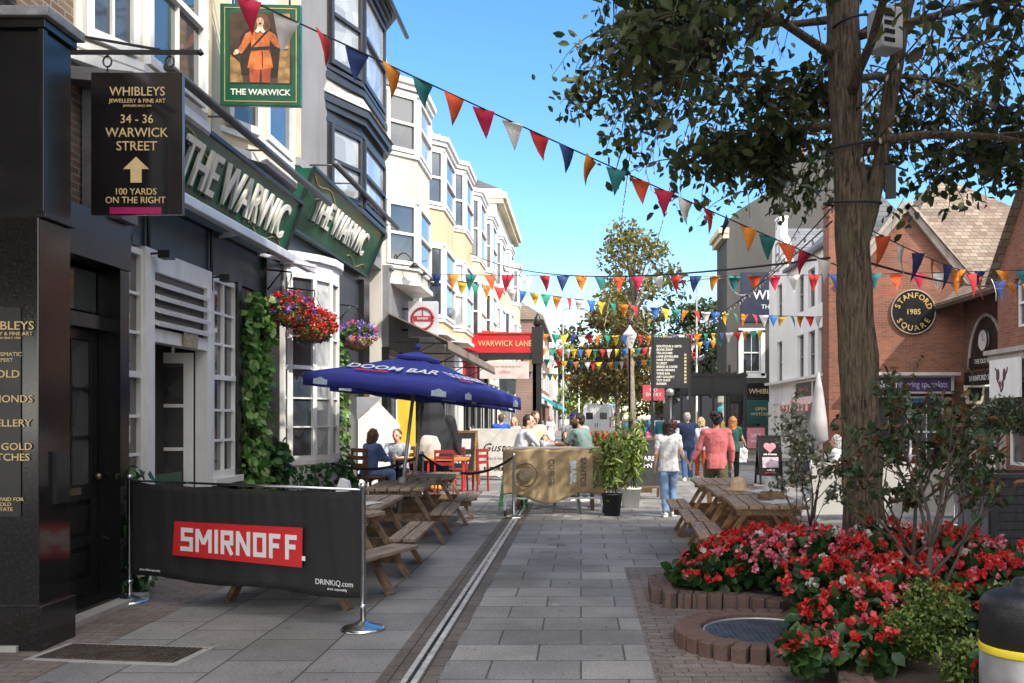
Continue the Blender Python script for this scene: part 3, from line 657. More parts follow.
b = MB(); rb(b, 6.5, 8.52, -.02, .045, -4.3, -3.95); b.build('door_step', M['concrete'], sh)
b = MB(); b.box(lx(-3.82), lx(-3.79), ly(6.72), ly(6.9), 1.02, 1.4); o = b.build('intercom', mat('dull intercom', (.05, .05, .055), .3, .6), sh)
# brackets of the upper front
b = MB(); b.slab([(lx(XF), ly(7.95)), (lx(-3.9), ly(8.1)), (lx(-3.9), ly(8.5)), (lx(XF), ly(8.55))], 4.55, 4.66); b.add([], [])
b.box(lx(XF), lx(-4.05), ly(8.2), ly(8.5), 3.4, 4.55); b.build('corner_console', mat('weathered grey timber', (.15, .15, .155), .7, var=.25, bump=.2), sh)
bay(sh, 8.1, 10.7, .28, .6, 4.85, 7.6, [(4.98, 6.7)], M['offw'], M['white'], M['gl'], cols=2)
window(sh, (lx(XF)+.045, ly(6.6), 5.0), R(90), 1.1, 2.0, 2, 2, sill=M['white'])

# hanging sign of the jeweller
hs = thing('hanging_sign', 'black hanging sign with gold arrow and lettering outside the jewellers', 'sign', (-3.62, 7.6, 3.3))
b = MB(); b.box(-.375, .375, -.02, .02, 0, 1.16); b.build('sign_board', mat('black glossy acrylic', (.016, .014, .014), .12, spec=.5, coat=1.), hs, bevel=.004)
b = MB(); b.box(-.22, .2, -.0225, -.0205, .005, .06); b.build('magenta_band', mat('magenta print', (.4, .02, .12), .3), hs)
for s_, z, sz, x in (('WHIBLEYS', 1.0, .103, .005), ('JEWELLERY & FINE ART', .925, .047, .005), ('JEWELLERS SINCE 1890', .885, .024, .005), ('34 - 36', .775, .1, .0), ('WARWICK', .665, .108, .0), ('STREET', .555, .108, 0), ('100 YARDS', .185, .075, -.01), ('ON THE RIGHT', .115, .075, -.01)):
    text(s_, sz, M['goldp'], hs, (x, -.023, z), 0, ext=.002, sx=.95)
b = MB(); b.prism([(-.05, .26), (.04, .26), (.04, .37), (.1, .37), (-.005, .47), (-.11, .37), (-.05, .37)], -.025, -.021); b.build('arrow', M['goldp'], hs)
b = MB(); b.bar((-.8, 0, 1.33), (.5, 0, 1.33), .02, .035); b.bar((-.8, 0, 1.52), (.18, 0, 1.35), .018, .018); b.lathe([(.004, 0), (.03, .02), (.004, .06)], 10, (.51, 0, 1.3))
for x in (-.25, .26): b.tube([(x+.035*math.cos(a*PI/5), 0, 1.255+.045*math.sin(a*PI/5)) for a in range(11)], .007, 6); b.tube([(x, 0, 1.16), (x, 0, 1.22)], .006, 6); b.tube([(x, 0, 1.29), (x, 0, 1.33)], .007, 6)
b.build('bracket', M['blackm'], hs)

# ------------------------------------------------------------------ the pub, two fronts
pub = thing('pub', 'pub with bottle green name boards, white sash windows and ivy', 'pub', (XF, 9.0, 0))
ly = lambda y: y-9.0
W = M['white']
# upper cream wall with bays
wall(pub, M['cream2'], (0, ly(8.92), 4.9), R(90), 5.7, 6.1, .3, [])
wall(pub, M['slatep'], (-.05, ly(8.54), 0), R(90), 10.5, 4.9, .3, [(.02, .78, .8, 3.35), (.95, 2.35, .02, 3.2), (2.5, 3.3, .9, 3.35), (4.9, 7.9, .9, 4.0), (8.4, 9.6, .02, 2.6)])
b = MB(); b.box(-.3, 0, ly(8.52), ly(13.9), 3.36, 3.92); b.box(.0, .06, ly(8.6), ly(13.9), 3.86, 3.95); b.build('beam', mat('dark green black paint', (.012, .02, .018), .4), pub)
for y0_, y1_, zt_ in ((11.78, 11.9, 3.36), (12.85, 13.4, 4.4), (16.45, 16.95, 4.4), (18.6, 19.1, 4.4)): b = MB(); b.box(-.1, .06, ly(y0_), ly(y1_), 0, zt_); b.build('pilaster', M['black'], pub, bevel=.006)
b = MB(); b.box(-.1, .05, ly(9.3), ly(9.5), 0, 3.36); b.box(-.1, .05, ly(10.84), ly(10.97), 0, 3.36); b.box(-.1, .05, ly(8.56), ly(8.62), .0, 3.5); b.box(-.1, .05, ly(9.5), ly(10.84), 3.14, 3.36); b.box(-.1, .04, ly(9.5), ly(10.84), 2.42, 2.56); b.build('door_surround', W, pub, bevel=.005)
b = MB()
for i in range(4): b.add([(.0, ly(9.5), 2.62+i*.135), (.09, ly(9.5), 2.58+i*.135), (.09, ly(10.84), 2.58+i*.135), (.0, ly(10.84), 2.62+i*.135), (.0, ly(9.5), 2.66+i*.135), (.1, ly(9.5), 2.62+i*.135), (.1, ly(10.84), 2.62+i*.135), (.0, ly(10.84), 2.66+i*.135)], [(0, 3, 2, 1), (4, 5, 6, 7), (0, 1, 5, 4), (1, 2, 6, 5), (2, 3, 7, 6), (3, 0, 4, 7)])
b.m(1).box(-.05, .0, ly(9.5), ly(10.84), 2.56, 3.14); b.build('louvre', [W, M['black']], pub)
b = MB(); b.box(.06, .075, ly(10.15), ly(10.5), 2.42, 2.62); b.build('notice', mat('framed notice', (.3, .24, .16), .4, var=.6, vs=20), pub)
window(pub, (-.01, ly(8.96), .82), R(90), .72, 2.5, 2, 6, W, M['gl3'], bar=.03)
window(pub, (-.01, ly(11.44), .92), R(90), .78, 2.42, 2, 6, W, M['gl3'], bar=.03, sill=W)
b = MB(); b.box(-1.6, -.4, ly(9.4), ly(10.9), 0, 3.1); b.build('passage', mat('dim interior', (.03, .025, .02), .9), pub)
# half open white door
d = MB(); d.box(0, .9, 0, .05, 0, .75)
d.box(0, .1, 0, .05, .75, 2.36); d.box(.8, .9, 0, .05, .75, 2.36); d.box(.1, .8, 0, .05, 2.24, 2.36)
for z in (1.25, 1.75): d.box(.1, .8, .01, .04, z-.02, z+.02)
d.box(.43, .46, .01, .04, .75, 2.24); d.m(1).box(.1, .8, .022, .028, .75, 2.24)
do = d.build('door', [W, M['gl3']], pub, loc=(-.1, ly(10.8), .03), rz=R(180+25)); 
h = MB(); h.box(.83, .87, -.05, -.01, .95, 1.2); h.build('handle', M['steel'], do)
do.rotation_euler.z = R(-168)
# green plate and step
b = MB(); b.box(.0, .02, ly(9.55), ly(10.2), .95, 1.05); b.build('door_plate', M['green'], pub)

def fascia(y0, y1, zb, zt, xb, xt, s_, size, sx, gy, rim):
    """name board leaning out at the top"""
    F = MB(); a = [(xb-XF, ly(y0), zb), (xt-XF, ly(y0), zt), (xt-XF, ly(y1), zt), (xb-XF, ly(y1), zb)]; back = [(-.02, ly(y0), zb), (-.02, ly(y0), zt), (-.02, ly(y1), zt), (-.02, ly(y1), zb)]
    F.add(a+back, [(3, 2, 1, 0), (4, 5, 6, 7), (1, 2, 6, 5), (0, 4, 7, 3), (0, 1, 5, 4), (3, 7, 6, 2)])
    o = F.build('fascia_board', M['green'], pub)
    r = MB(); tlt = math.atan2(xt-xb, zt-zb)
    def pt(y, z): f = (z-zb)/(zt-zb); return (xb-XF + (xt-xb)*f + .012, ly(y), z)
    for (p, q) in ((pt(y0, zb), pt(y1, zb)), (pt(y0, zt), pt(y1, zt)), (pt(y0, zb), pt(y0, zt)), (pt(y1, zb), pt(y1, zt))): r.bar(p, q, .05, .05)
    r.build('fascia_rim', rim, o)
    # thin gold scroll line
    g_ = MB(); g_.tube([pt(y0+.15+(y1-y0)*.35*t, zt-.08-.05*math.sin(t*9)-.12*t) for t in [i/14 for i in range(15)]], .009, 5); g_.tube([pt(y1-.3-(y1-y0)*.3*t, zb+.1+.06*math.sin(t*9)) for t in [i/14 for i in range(15)]], .007, 5); g_.build('gold_scroll', M['gold'], o)
    c = pt(gy, (zb+zt)/2)
    L = text(s_, size, M['silver'], o, (c[0]+.02, c[1], c[2]-.02), R(90), tilt=tlt, ext=.018, sx=sx, bold=.004, fit=sx)
    S = text(s_, size, M['black'], o, (c[0]+.004, c[1]+.035, c[2]-.055), R(90), tilt=tlt, ext=.004, sx=sx, bold=.004, fit=sx, name='lettering_shadow')
    return o
fascia(8.75, 13.64, 4.02, 4.78, XF+.03, -4.1, 'THE WARWIC', .68, 3.45, 11.5, M['blackm'])
fascia(13.85, 18.8, 4.48, 5.36, XF+.06, -3.98, 'THE WARWIC', .62, 3.35, 16.1, MATS['dark green black paint'])
# flood light rails above the boards
def rail(y0, y1, z0, x):
    t = MB(); t.tube([(x-XF, ly(y0), z0), (x-XF, ly(y1), z0)], .05, 10)
    for k in range(5):
        y = y0+.2+(y1-y0-.4)*k/4; t.tube([(0, ly(y), z0+.02), (x-XF, ly(y), z0+.02)], .014, 6)
    t.build('lamp_trough', mat('dull grey metal trough', (.12, .12, .125), .45, .6, var=.2), pub)
rail(8.9, 14.6, 5.0, -3.95); rail(14.9, 20.0, 5.72, -3.95)
b = MB(); b.box(-.02, .1, ly(8.92), ly(14.2), 4.8, 4.92); b.box(-.02, .1, ly(14.2), ly(19.1), 5.5, 5.62); b.build('lead_flashing', MATS['lead capping'], pub)
# awning cassettes under the first board
aw = MB(); aw.tube([(.34, ly(9.1), 3.9), (.34, ly(13.9), 3.9)], .045, 12); aw.box(.12, .26, ly(9.1), ly(13.8), 3.96, 4.0); aw.box(.3, .38, ly(9.0), ly(13.9), 3.81, 3.84)
for y in (9.2, 11.3, 13.6): aw.bar((0, ly(y), 3.85), (.36, ly(y), 3.9), .05, .06)
aw.box(.38, .42, ly(9.0), ly(13.95), 3.8, 3.9)
aw.bar((.1, ly(12.4), 3.82), (.6, ly(13.3), 3.8), .05, .05)
aw.build('awning_cassette', mat('white powder coat', (.6, .61, .62), .35, .2, var=.1), pub, bevel=.01)
for y in (8.62, 9.4, 11.0):
    b = MB(); b.tube([(.03, ly(y), 3.15), (.03, ly(y), 3.9)], .02, 8); b.tube([(.03, ly(y), 3.3), (.2, ly(y)+.05, 3.32)], .012, 6); b.box(.12, .24, ly(y), ly(y)+.14, 3.26, 3.34); b.build('down_lamp', M['blackm'], pub)
# bow window of the second front
n = 7; bw = MB(); yc, rad = 15.05, 1.5
ang = [R(-62)+R(124)*i/n for i in range(n+1)]
bp_ = [(-1.0+.52+.0+rad*math.cos(a)-.68, ly(yc)+rad*1.0*math.sin(a)*.95) for a in ang]
bp_ = [(p[0]+.08, p[1]) for p in bp_]
poly = [(-.05, bp_[0][1])]+bp_+[(-.05, bp_[-1][1])]
B = MB(); B.slab(poly, .0, .92); B.box(-.05, .02, bp_[0][1]-.08, bp_[0][1], .9, 4.1); B.box(-.05, .02, bp_[-1][1], bp_[-1][1]+.08, .9, 4.1); B.slab([(p[0]*1.0+(.05 if 0 < i < len(poly)-1 else 0), p[1]) for i, p in enumerate(poly)], .92, 1.0); B.slab([(p[0]+(.03 if 0 < i < len(poly)-1 else 0), p[1]) for i, p in enumerate(poly)], 3.82, 4.05); B.slab([(p[0]+(.1 if 0 < i < len(poly)-1 else 0), p[1]) for i, p in enumerate(poly)], 4.05, 4.16)
bow = B.build('bow_window', W, pub)
for i in range(n):
    p, q = bp_[i], bp_[i+1]; L = math.hypot(q[0]-p[0], q[1]-p[1]); rz = math.atan2(q[1]-p[1], q[0]-p[0])
    window(bow, ((p[0]+q[0])/2, (p[1]+q[1])/2, 1.0), rz, L+.01, 2.82, 1, 6, W, random.choice([M['gl2'], M['gl3'], M['gl']]), fw=.045, bar=.025)
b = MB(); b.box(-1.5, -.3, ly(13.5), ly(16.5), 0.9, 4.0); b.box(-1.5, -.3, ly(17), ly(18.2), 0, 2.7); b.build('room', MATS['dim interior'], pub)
# dark double door of the second front
b = MB(); b.box(-.08, -.03, ly(17.0), ly(18.14), .02, 2.6)
for y in (17.05, 17.62): 
    for z in (.25, 1.1, 1.8): b.box(-.03, -.015, ly(y+.05), ly(y+.45), z, z+.6)
b.build('door', M['black'], pub)
bay(pub, 11.4, 13.8, .28, .6, 5.0, 10.2, [(5.25, 7.1), (7.9, 9.7)], M['cream2'], M['white'], M['gl'], cols=1)
b = MB(); b.tube([(.08, ly(10.75), 4.9), (.08, ly(10.75), 10.9)], .055, 10); b.box(.0, .12, ly(10.66), ly(10.84), 6.9, 6.96); b.build('drainpipe', mat('cream drainpipe', (.68, .6, .42), .5), pub)
b = MB(); b.box(-8, .2, ly(8.9), ly(14.62), 11, 11.2); b.build('roof', MATS['lead capping'], pub)

# ivy columns (artificial leaf wall) on the pub front
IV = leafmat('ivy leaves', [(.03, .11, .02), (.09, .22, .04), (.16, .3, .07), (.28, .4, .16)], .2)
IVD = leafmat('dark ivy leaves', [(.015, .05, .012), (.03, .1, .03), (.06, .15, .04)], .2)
def ivy(y0, y1, z0, z1, n, m, label, depth=.14):
    P = np.stack([rng.uniform(XF+.02, XF+depth, n), rng.uniform(y0, y1, n)+rng.normal(size=n)*.05, z0+(z1-z0)*rng.uniform(0, 1, n)**1.15], 1); P[:, 0] += .09*(np.sin(P[:, 1]*11+P[:, 2]*5)*np.sin(P[:, 2]*7+1)); P = P[np.sin(P[:, 1]*17+P[:, 2]*9)+np.sin(P[:, 2]*13-P[:, 1]*6) > -1.45]
    t = thing('climbing_plant', label, 'plant', (0, 0, 0))
    meshobj('foliage', leaf_mesh('ivy', P, .1, m, jit=.55, aspect=.85, droop=.6, axis=(.6, 0, -.5)), t)
    s = MB()
    for k in range(5):
        y = y0+(y1-y0)*(k+.5)/5; s.tube([(XF+.04+.02*math.sin(j*1.7+k), y+.05*math.sin(j+k), z0+(z1-z0)*j/9) for j in range(10)], .008, 5)
    s.build('stems', mat('ivy stem', (.08, .06, .04), .9), t)
ivy(12.0, 12.75, .15, 3.3, 1600, IV, 'tall sunlit ivy panel climbing beside the right hand sash window')
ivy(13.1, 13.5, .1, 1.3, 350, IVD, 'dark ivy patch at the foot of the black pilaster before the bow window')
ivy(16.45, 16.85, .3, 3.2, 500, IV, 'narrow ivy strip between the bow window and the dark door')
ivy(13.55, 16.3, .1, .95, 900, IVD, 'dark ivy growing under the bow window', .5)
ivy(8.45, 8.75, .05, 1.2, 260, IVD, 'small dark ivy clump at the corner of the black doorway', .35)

# hanging flower baskets on wall brackets
def basket(label, loc, r, cols, n, nl):
    t = thing('hanging_basket', label, 'hanging basket', loc, 0, 'flower baskets on the pub'); b = MB()
    b.lathe([(.02, -.26*r/.3), (r*.55, -.22*r/.3), (r*.9, -.1), (r*.95, .0), (r*.88, .0), (r*.5, -.05)], 20); b.build('coir_basket', mat('coir', (.45, .22, .07), .95, var=.4, vs=25, bump=.8), t)
    b = MB()
    for k in range(12): a = 2*PI*k/12; b.tube([(r*1.0*math.cos(a), r*1.0*math.sin(a), 0), (r*.93*math.cos(a), r*.93*math.sin(a), -.11), (r*.57*math.cos(a), r*.57*math.sin(a), -.235*r/.3), (0, 0, -.29*r/.3)], .005, 4)
    for k in range(3): a = 2*PI*k/3; b.tube([(r*math.cos(a), r*math.sin(a), 0), (0, 0, .5)], .005, 4)
    b.tube([(0, 0, .5), (0, 0, .56), (XF-loc[0], 0, .6)], .014, 6); b.tube([(XF-loc[0], 0, .25), (-.12, 0, .58)], .012, 6); b.build('wire_frame', M['blackm'], t)
    meshobj('foliage', leaf_mesh('leaves', np.vstack([blob((0, 0, .06), (r*1.2, r*1.2, .2), nl), blob((0, 0, -.08), (r*1.2, r*1.2, .14), nl//3)]), .06, leafmat('basket leaves', [(.02, .06, .015), (.06, .13, .03), (.14, .22, .06)], .2), aspect=.6, droop=.3), t)
    pts = []; mi = []
    for k in range(n):
        d = Vector(rng.normal(size=3)); d.z = d.z*.8+.15; d.normalize(); c = np.array((d.x*r*1.3, d.y*r*1.3, .06+d.z*.22)); m_ = int(rng.integers(0, len(cols))); q = rng.normal(size=(9, 3))*.022; pts.append(c+q); mi += [m_]*9
    meshobj('flowers', leaf_mesh('petals', np.vstack(pts), .036, cols, aspect=1.1, mi=mi, up=0), t)
RP = leafmat('red geranium petals', [(.4, .01, .01), (.65, .03, .02), (.75, .1, .06)], .25); VP = leafmat('violet petals', [(.12, .06, .4), (.25, .15, .55), (.45, .35, .65)], .25)
basket('nearer hanging basket of red geraniums by the bow window', (-4.02, 12.9, 3.1), .23, [RP, RP, RP, VP], 120, 420)
basket('red geranium basket hanging just left of the bow window centre', (-3.98, 13.9, 2.98), .24, [RP, RP, RP], 120, 420)
basket('hanging basket of violet flowers past the bow window', (-4.02, 16.75, 3.08), .26, [VP, VP, VP, RP], 90, 520)

# painted pub sign
ps = thing('pub_sign', 'green pub sign painted with a cavalier in an orange coat', 'sign', (-3.78, 11.0, 5.32), R(3))
b = MB(); b.box(-.47, .47, -.035, .035, 0, 1.2); b.build('sign_board', M['green'], ps, bevel=.008)
b = MB()
for x0, x1, z0, z1 in ((-.42, .42, .045, .055), (-.42, .42, 1.145, 1.155), (-.42, -.41, .055, 1.145), (.41, .42, .055, 1.145)): b.box(x0, x1, -.04, -.036, z0, z1)
b.build('gold_line', M['gold'], ps)
b = MB(); b.box(-.36, .36, -.04, -.036, .26, 1.1); pic = b.build('picture', mat('dark umber painting', (.05, .028, .016), .5, var=.7, vs=4), ps)
orange = mat('painted orange coat', (.5, .13, .03), .5, var=.55, vs=11); flesh = mat('painted flesh', (.55, .33, .22), .5, var=.15, vs=30); lace = mat('painted lace', (.62, .56, .46), .5, var=.2, vs=40); umber = mat('painted dark umber', (.02, .012, .008), .5, var=.6, vs=12); ochre = mat('painted ochre', (.3, .17, .06), .5, var=.5, vs=14)
def paint(nm, m_, polys, y):
    b = MB()
    for k, p in enumerate(polys): b.prism(p, y-.0005*k-.0012, y-.0005*k)
    b.build(nm, m_, pic)
def oval(cx, cz, rx, rz, n=14): return [(cx+rx*math.cos(2*PI*k/n), cz+rz*math.sin(2*PI*k/n)) for k in range(n)]
paint('painted_column', ochre, [[(.2, .27), (.34, .27), (.34, 1.09), (.24, 1.09), (.22, .7)], [(-.35, .27), (-.2, .27), (-.24, .5), (-.35, .6)]], -.0405)
paint('painted_cloak', umber, [[(-.22, .36), (.2, .34), (.24, .78), (.12, .93), (-.12, .93), (-.24, .8)]], -.0425)
paint('breeches', mat('painted red breeches', (.33, .06, .02), .5, var=.4, vs=12), [[(-.12, .27), (-.01, .27), (-.0, .47), (-.13, .47)], [(.02, .27), (.11, .27), (.13, .47), (.01, .47)]], -.0445)
paint('orange_coat', orange, [[(-.15, .44), (-.05, .42), (.06, .43), (.15, .45), (.105, .68), (.12, .86), (.06, .92), (-.06, .92), (-.12, .86), (-.1, .68)], [(.1, .88), (.17, .84), (.24, .73), (.28, .72), (.26, .66), (.17, .7), (.1, .78)], [(-.1, .88), (-.17, .84), (-.22, .72), (-.27, .64), (-.22, .6), (-.16, .68), (-.1, .78)]], -.0465)
paint('painted_sash', umber, [[(-.105, .64), (.105, .66), (.105, .7), (-.105, .68)], [(.02, .44), (.03, .44), (.03, .64), (.02, .64)], [(.09, .9), (.1, .88), (-.08, .68), (-.1, .69)]], -.049)
paint('painted_cuffs', lace, [oval(.285, .7, .025, .03), oval(-.27, .625, .025, .03), [(-.11, .9), (-.03, .85), (0, .88), (.03, .85), (.11, .9), (.05, .945), (-.05, .945)]], -.0508)
paint('painted_hands', flesh, [oval(.31, .69, .02, .022), oval(-.29, .605, .02, .022)], -.0525)
paint('painted_hair', mat('painted chestnut hair', (.11, .05, .02), .5, var=.6, vs=30), [oval(0, 1.005, .092, .08), oval(-.075, .945, .045, .075), oval(.075, .945, .045, .075)], -.0515)
paint('painted_face', flesh, [oval(.002, .98, .042, .055)], -.0545)
paint('painted_features', umber, [oval(-.016, 1.0, .007, .004), oval(.02, 1.0, .007, .004), oval(.002, .955, .016, .005), oval(.002, .966, .02, .004)], -.0565)
text('THE WARWICK', .098, M['silver'], ps, (0, -.039, .155), 0, ext=.003, bold=.002)
b = MB(); b.tube([(-.62, 0, 1.32), (.5, 0, 1.32)], .02, 8); b.tube([(-.62, 0, 1.6), (.3, 0, 1.33)], .014, 6)
for x in (-.33, .33): b.tube([(x, 0, 1.2), (x, 0, 1.32)], .012, 6)
b.build('bracket', M['blackm'], ps)

# ------------------------------------------------------------------ terrace of tall fronts
dg = thing('grey_house', 'grey rendered house with two black timber bays above the second name board', 'house', (XF, 14.62, 0)); ly = lambda y: y-14.62
wall(dg, M['grey'], (0, 0, 4.9), R(90), 5.9, 5.6, .3)
bay(dg, 16.1, 20.0, .36, 1.0, 5.42, 7.1, [(5.5, 6.75)], M['slatep'], M['slatep'], M['gl2'])
o = bay(dg, 16.1, 20.0, .36, 1.0, 7.62, 9.75, [(7.8, 9.55)], M['slatep'], M['slatep'], M['gl2'])
b = MB()
def hip(mb, y0, y1, zb, zt, e, x=0.):
    a = [(x, y0-e, zb), (.36+e, y0+1.0-e*.4, zb), (.36+e, y1-1.0+e*.4, zb), (x, y1+e, zb)]; c = [(x, y0+.1, zt), (.32, y0+1.0, zt), (.32, y1-1.0, zt), (x, y1-.1, zt)]
    mb.add(a+c, [(0, 1, 5, 4), (1, 2, 6, 5), (2, 3, 7, 6), (4, 5, 6, 7), (3, 2, 1, 0)])
hip(b, ly(16.1), ly(20.0), 7.24, 7.6, .2); b.build('bay_roof', mat('pale lead roof', (.4, .39, .37), .7, var=.25, vs=6, dirt=.4), dg)
b = MB(); hip(b, ly(16.1), ly(20.0), 9.87, 10.3, .28); b.box(-8, .15, 0, 5.9, 10.5, 10.65); b.build('roof', M['slatep'], dg)
b = MB(); b.box(-7, -.3, 0, 5.9, 0, 10.5); b.build('rear_wall', M['grey'], dg)
b = MB(); b.tube([(.4, ly(16.9), 9.95), (.62, ly(17.1), 9.9), (.62, ly(20.2), 9.9)], .05, 8); b.build('gutter', M['blackm'], dg)

specs = [ # y0, y1, wall, frame, windows, top, label
 (20.5, 24.6, 'offw', 'offw', [(5.1, 6.5), (7.65, 8.95)], 9.25, 'off white stucco house with a two storey canted bay next to the grey house'),
 (24.6, 29.2, 'cream', 'cream', [(4.35, 6.3), (7.4, 8.9)], 9.5, 'butter yellow house with white bay sashes above the brown awning'),
 (29.2, 33.6, 'cream', 'cream', [(4.5, 6.6), (7.7, 9.5)], 9.9, 'second yellow stucco house with a weathered ledge over its shop'),
 (33.6, 38.2, 'cream2', 'cream', [(4.4, 6.7), (7.5, 9.7)], 10.3, 'pale cream house with tall white bay above the red canopy'),
 (38.2, 43.0, 'offw', 'cream', [(4.6, 6.8), (7.8, 9.8)], 10.2, 'off white narrow house with a flat topped bay'),
 (43.0, 48.5, 'cream2', 'offw', [(4.6, 6.8), (7.8, 9.9)], 10.6, 'pale cream house with grey slate over its bay'),
 (48.5, 61.0, 'cream2', 'offw', [(5, 7.2), (8.4, 10.4)], 13.4, 'tall corner house with a heavy cornice at the end of the terrace'),
]
for i, (y0, y1, wm, wm2, wins, top, lab) in enumerate(specs):
    t = thing('terrace_house', lab, 'house', (XF, y0, 0), group='bay fronted terrace houses')
    b = MB(); b.box(-8, 0, 0, y1-y0-.02, 0, top); b.build('wall', M[wm2], t)
    bw_ = min(3.2, (y1-y0)*.72)
    a = y0+.25
    bt = wins[-1][1]+.25
    bay(t, a, a+bw_, .64, .62, wins[0][0]-.35, bt, wins, M[wm], M['white'], None, rows=2)
    if i == 6: bay(t, a+6.2, a+6.2+bw_, .64, .62, wins[0][0]-.35, bt, wins, M[wm], M['white'], None, rows=2)
    b = MB(); b.box(-8.1, .25, -.0, y1-y0-.03, top, top+.16); b.m(1)
    zt = top+1.6
    b.add([(.2, .02, top+.16), (.2, y1-y0-.05, top+.16), (-3.5, y1-y0-.05, zt), (-3.5, .02, zt), (-8, .02, top+.16), (-8, y1-y0-.05, top+.16)], [(0, 1, 2, 3), (3, 2, 5, 4), (0, 3, 4), (1, 5, 2)])
    b.build('roof', [M['white'], M['slate']], t)
    if i < 6:
        # gabled dormer and chimney stack with pots
        yc = (y1-y0)*.5
        b = MB(); b.prism([(-.55, 0), (.55, 0), (.55, .6), (0, 1.05), (-.55, .6)], 0, 1.2)
        do_ = b.build('dormer', M[wm], t, loc=(-.35, yc, top+.25), rz=R(90)); window(do_, (0, -.045, .1), 0, .6, .5, 1, 2, M['white'])
        b = MB(); b.box(-1.6, -1.0, y1-y0-.75, y1-y0-.05, top, top+1.75); b.box(-1.65, -.95, y1-y0-.8, y1-y0, top+1.75, top+1.87)
        ch = b.build('chimney', M['cream2'] if i else brick_l, t)
        for k in range(2): p = MB(); p.lathe([(.1, 0), (.085, .3), (.12, .34), (.1, .45)], 12, (-1.3, y1-y0-.6+k*.35, top+1.87)); p.build('chimney_pot', M['terra'], ch)
    if i == 6:
        b = MB(); b.box(-8, .5, -.08, y1-y0-.03, top-.35, top-.002); b.box(-8, .35, -.05, y1-y0-.04, top-.6, top-.352); b.build('cornice', M['cream2'], t)
    # shop front on the ground floor: fascia, glass, dark stall riser
    L = y1-y0-.02; colr = [mat('grey fascia', (.2, .2, .215), .6, dirt=.2), M['white'], mat('pale blue fascia', (.55, .62, .66), .5), mat('crimson fascia', (.5, .03, .04), .5), mat('dark brown fascia', (.05, .035, .03), .5), M['white'], M['slatep']][i]
    b = MB(); b.box(.0, .14, .1, L-.1, 3.2, 4.0 if i else 4.95); b.box(0, .2, .1, L-.1, 4.0 if i else 4.95, 4.06 if i else 5.02); b.build('shop_fascia', colr, t)
    for k in range(2): window(t, (.045, L*(.27+.46*k), .25), R(90), L*.4, 2.8, 2, 1, M['blackm'] if i % 2 else M['white'], M['gl3'], mid=False, name='shop_window')
    for k in range(3): b = MB(); b.box(0, .13, .02+(L-.2)*k/2, .2+(L-.2)*k/2, 0, 3.2); b.build('shop_pilaster', M['black'] if i < 2 or i == 4 else M['white'], t)

# grey fascia lamps on the first terrace shop
for k in range(4):
    y = 20.9+k*1.0
    t = thing('swan_neck_lamp', ['nearest black swan neck lamp over the grey fascia', 'second black swan neck lamp from the pub over the grey fascia', 'third black swan neck lamp from the pub over the grey fascia', 'black swan neck lamp beside the projecting white sign'][k], 'lamp', (XF+.14, y, 5.0), group='swan neck lamps over the grey fascia')
    b = MB(); b.tube([(.0, 0, 0)]+[(.05+.45*j/8, 0, .12+.22*math.sin(j/8*PI)) for j in range(9)], .014, 6); b.build('arm', M['blackm'], t)
    b = MB(); b.lathe([(.03, .1), (.05, .08), (.13, -.02), (.12, -.02)], 14, (.52, 0, .02)); b.build('lamp_shade', M['blackm'], t)
# projecting sign with red ring
t = thing('projecting_sign', 'pale grey box sign with a red ring emblem over the brown awning', 'sign', (XF+.14, 22.2, 3.55))
b = MB(); b.box(.15, .85, -.1, .1, 0, .85); b.build('sign_box', mat('pale grey acrylic', (.5, .51, .54), .35), t, bevel=.01)
b = MB(); b.box(-.02, .15, -.03, .03, .15, .2); b.box(-.02, .15, -.03, .03, .65, .7); b.build('bracket', M['blackm'], t)
b = MB(); pts = [(.5+.25*math.cos(a*PI/16), -.112, .44+.25*math.sin(a*PI/16)) for a in range(33)]; b.tube(pts, .028, 6); b.box(.27, .73, -.115, -.105, .38, .5); b.box(.49, .51, -.113, -.106, .5, .64); b.build('ring_emblem', mat('sign red', (.36, .02, .04), .5), t)
text('BARBER', .075, M['white'], t, (.5, -.117, .44), ext=.001)
# brown awning
t = thing('awning', 'long brown fabric awning sloping out over the shops behind the parasols', 'awning', (XF, 20.2, 0))
b = MB(); L = 11.0
b.add([(.15, 0, 3.95), (1.5, 0, 3.32), (1.5, L, 3.32), (.15, L, 3.95), (.15, 0, 3.92), (1.5, 0, 3.29), (1.5, L, 3.29), (.15, L, 3.92)], [(0, 1, 2, 3), (7, 6, 5, 4), (0, 4, 5, 1), (2, 6, 7, 3), (1, 5, 6, 2), (0, 3, 7, 4)])
b.add([(1.5, 0, 3.32), (1.515, 0, 3.12), (1.515, L, 3.12), (1.5, L, 3.32)], [(0, 1, 2, 3)])
b.build('canvas', mat('brown awning canvas', (.2, .16, .125), .9, var=.2, vs=2, dirt=.3), t)
b = MB()
for y in (.3, 3.8, 7.3, 10.7): b.bar((.15, y, 3.3), (1.45, y, 3.27), .03, .03); b.bar((.14, y, 2.7), (1.2, y, 3.28), .025, .025)
b.bar((1.5, 0, 3.1), (1.5, L, 3.1), .05, .05); b.build('arms', M['blackm'], t)

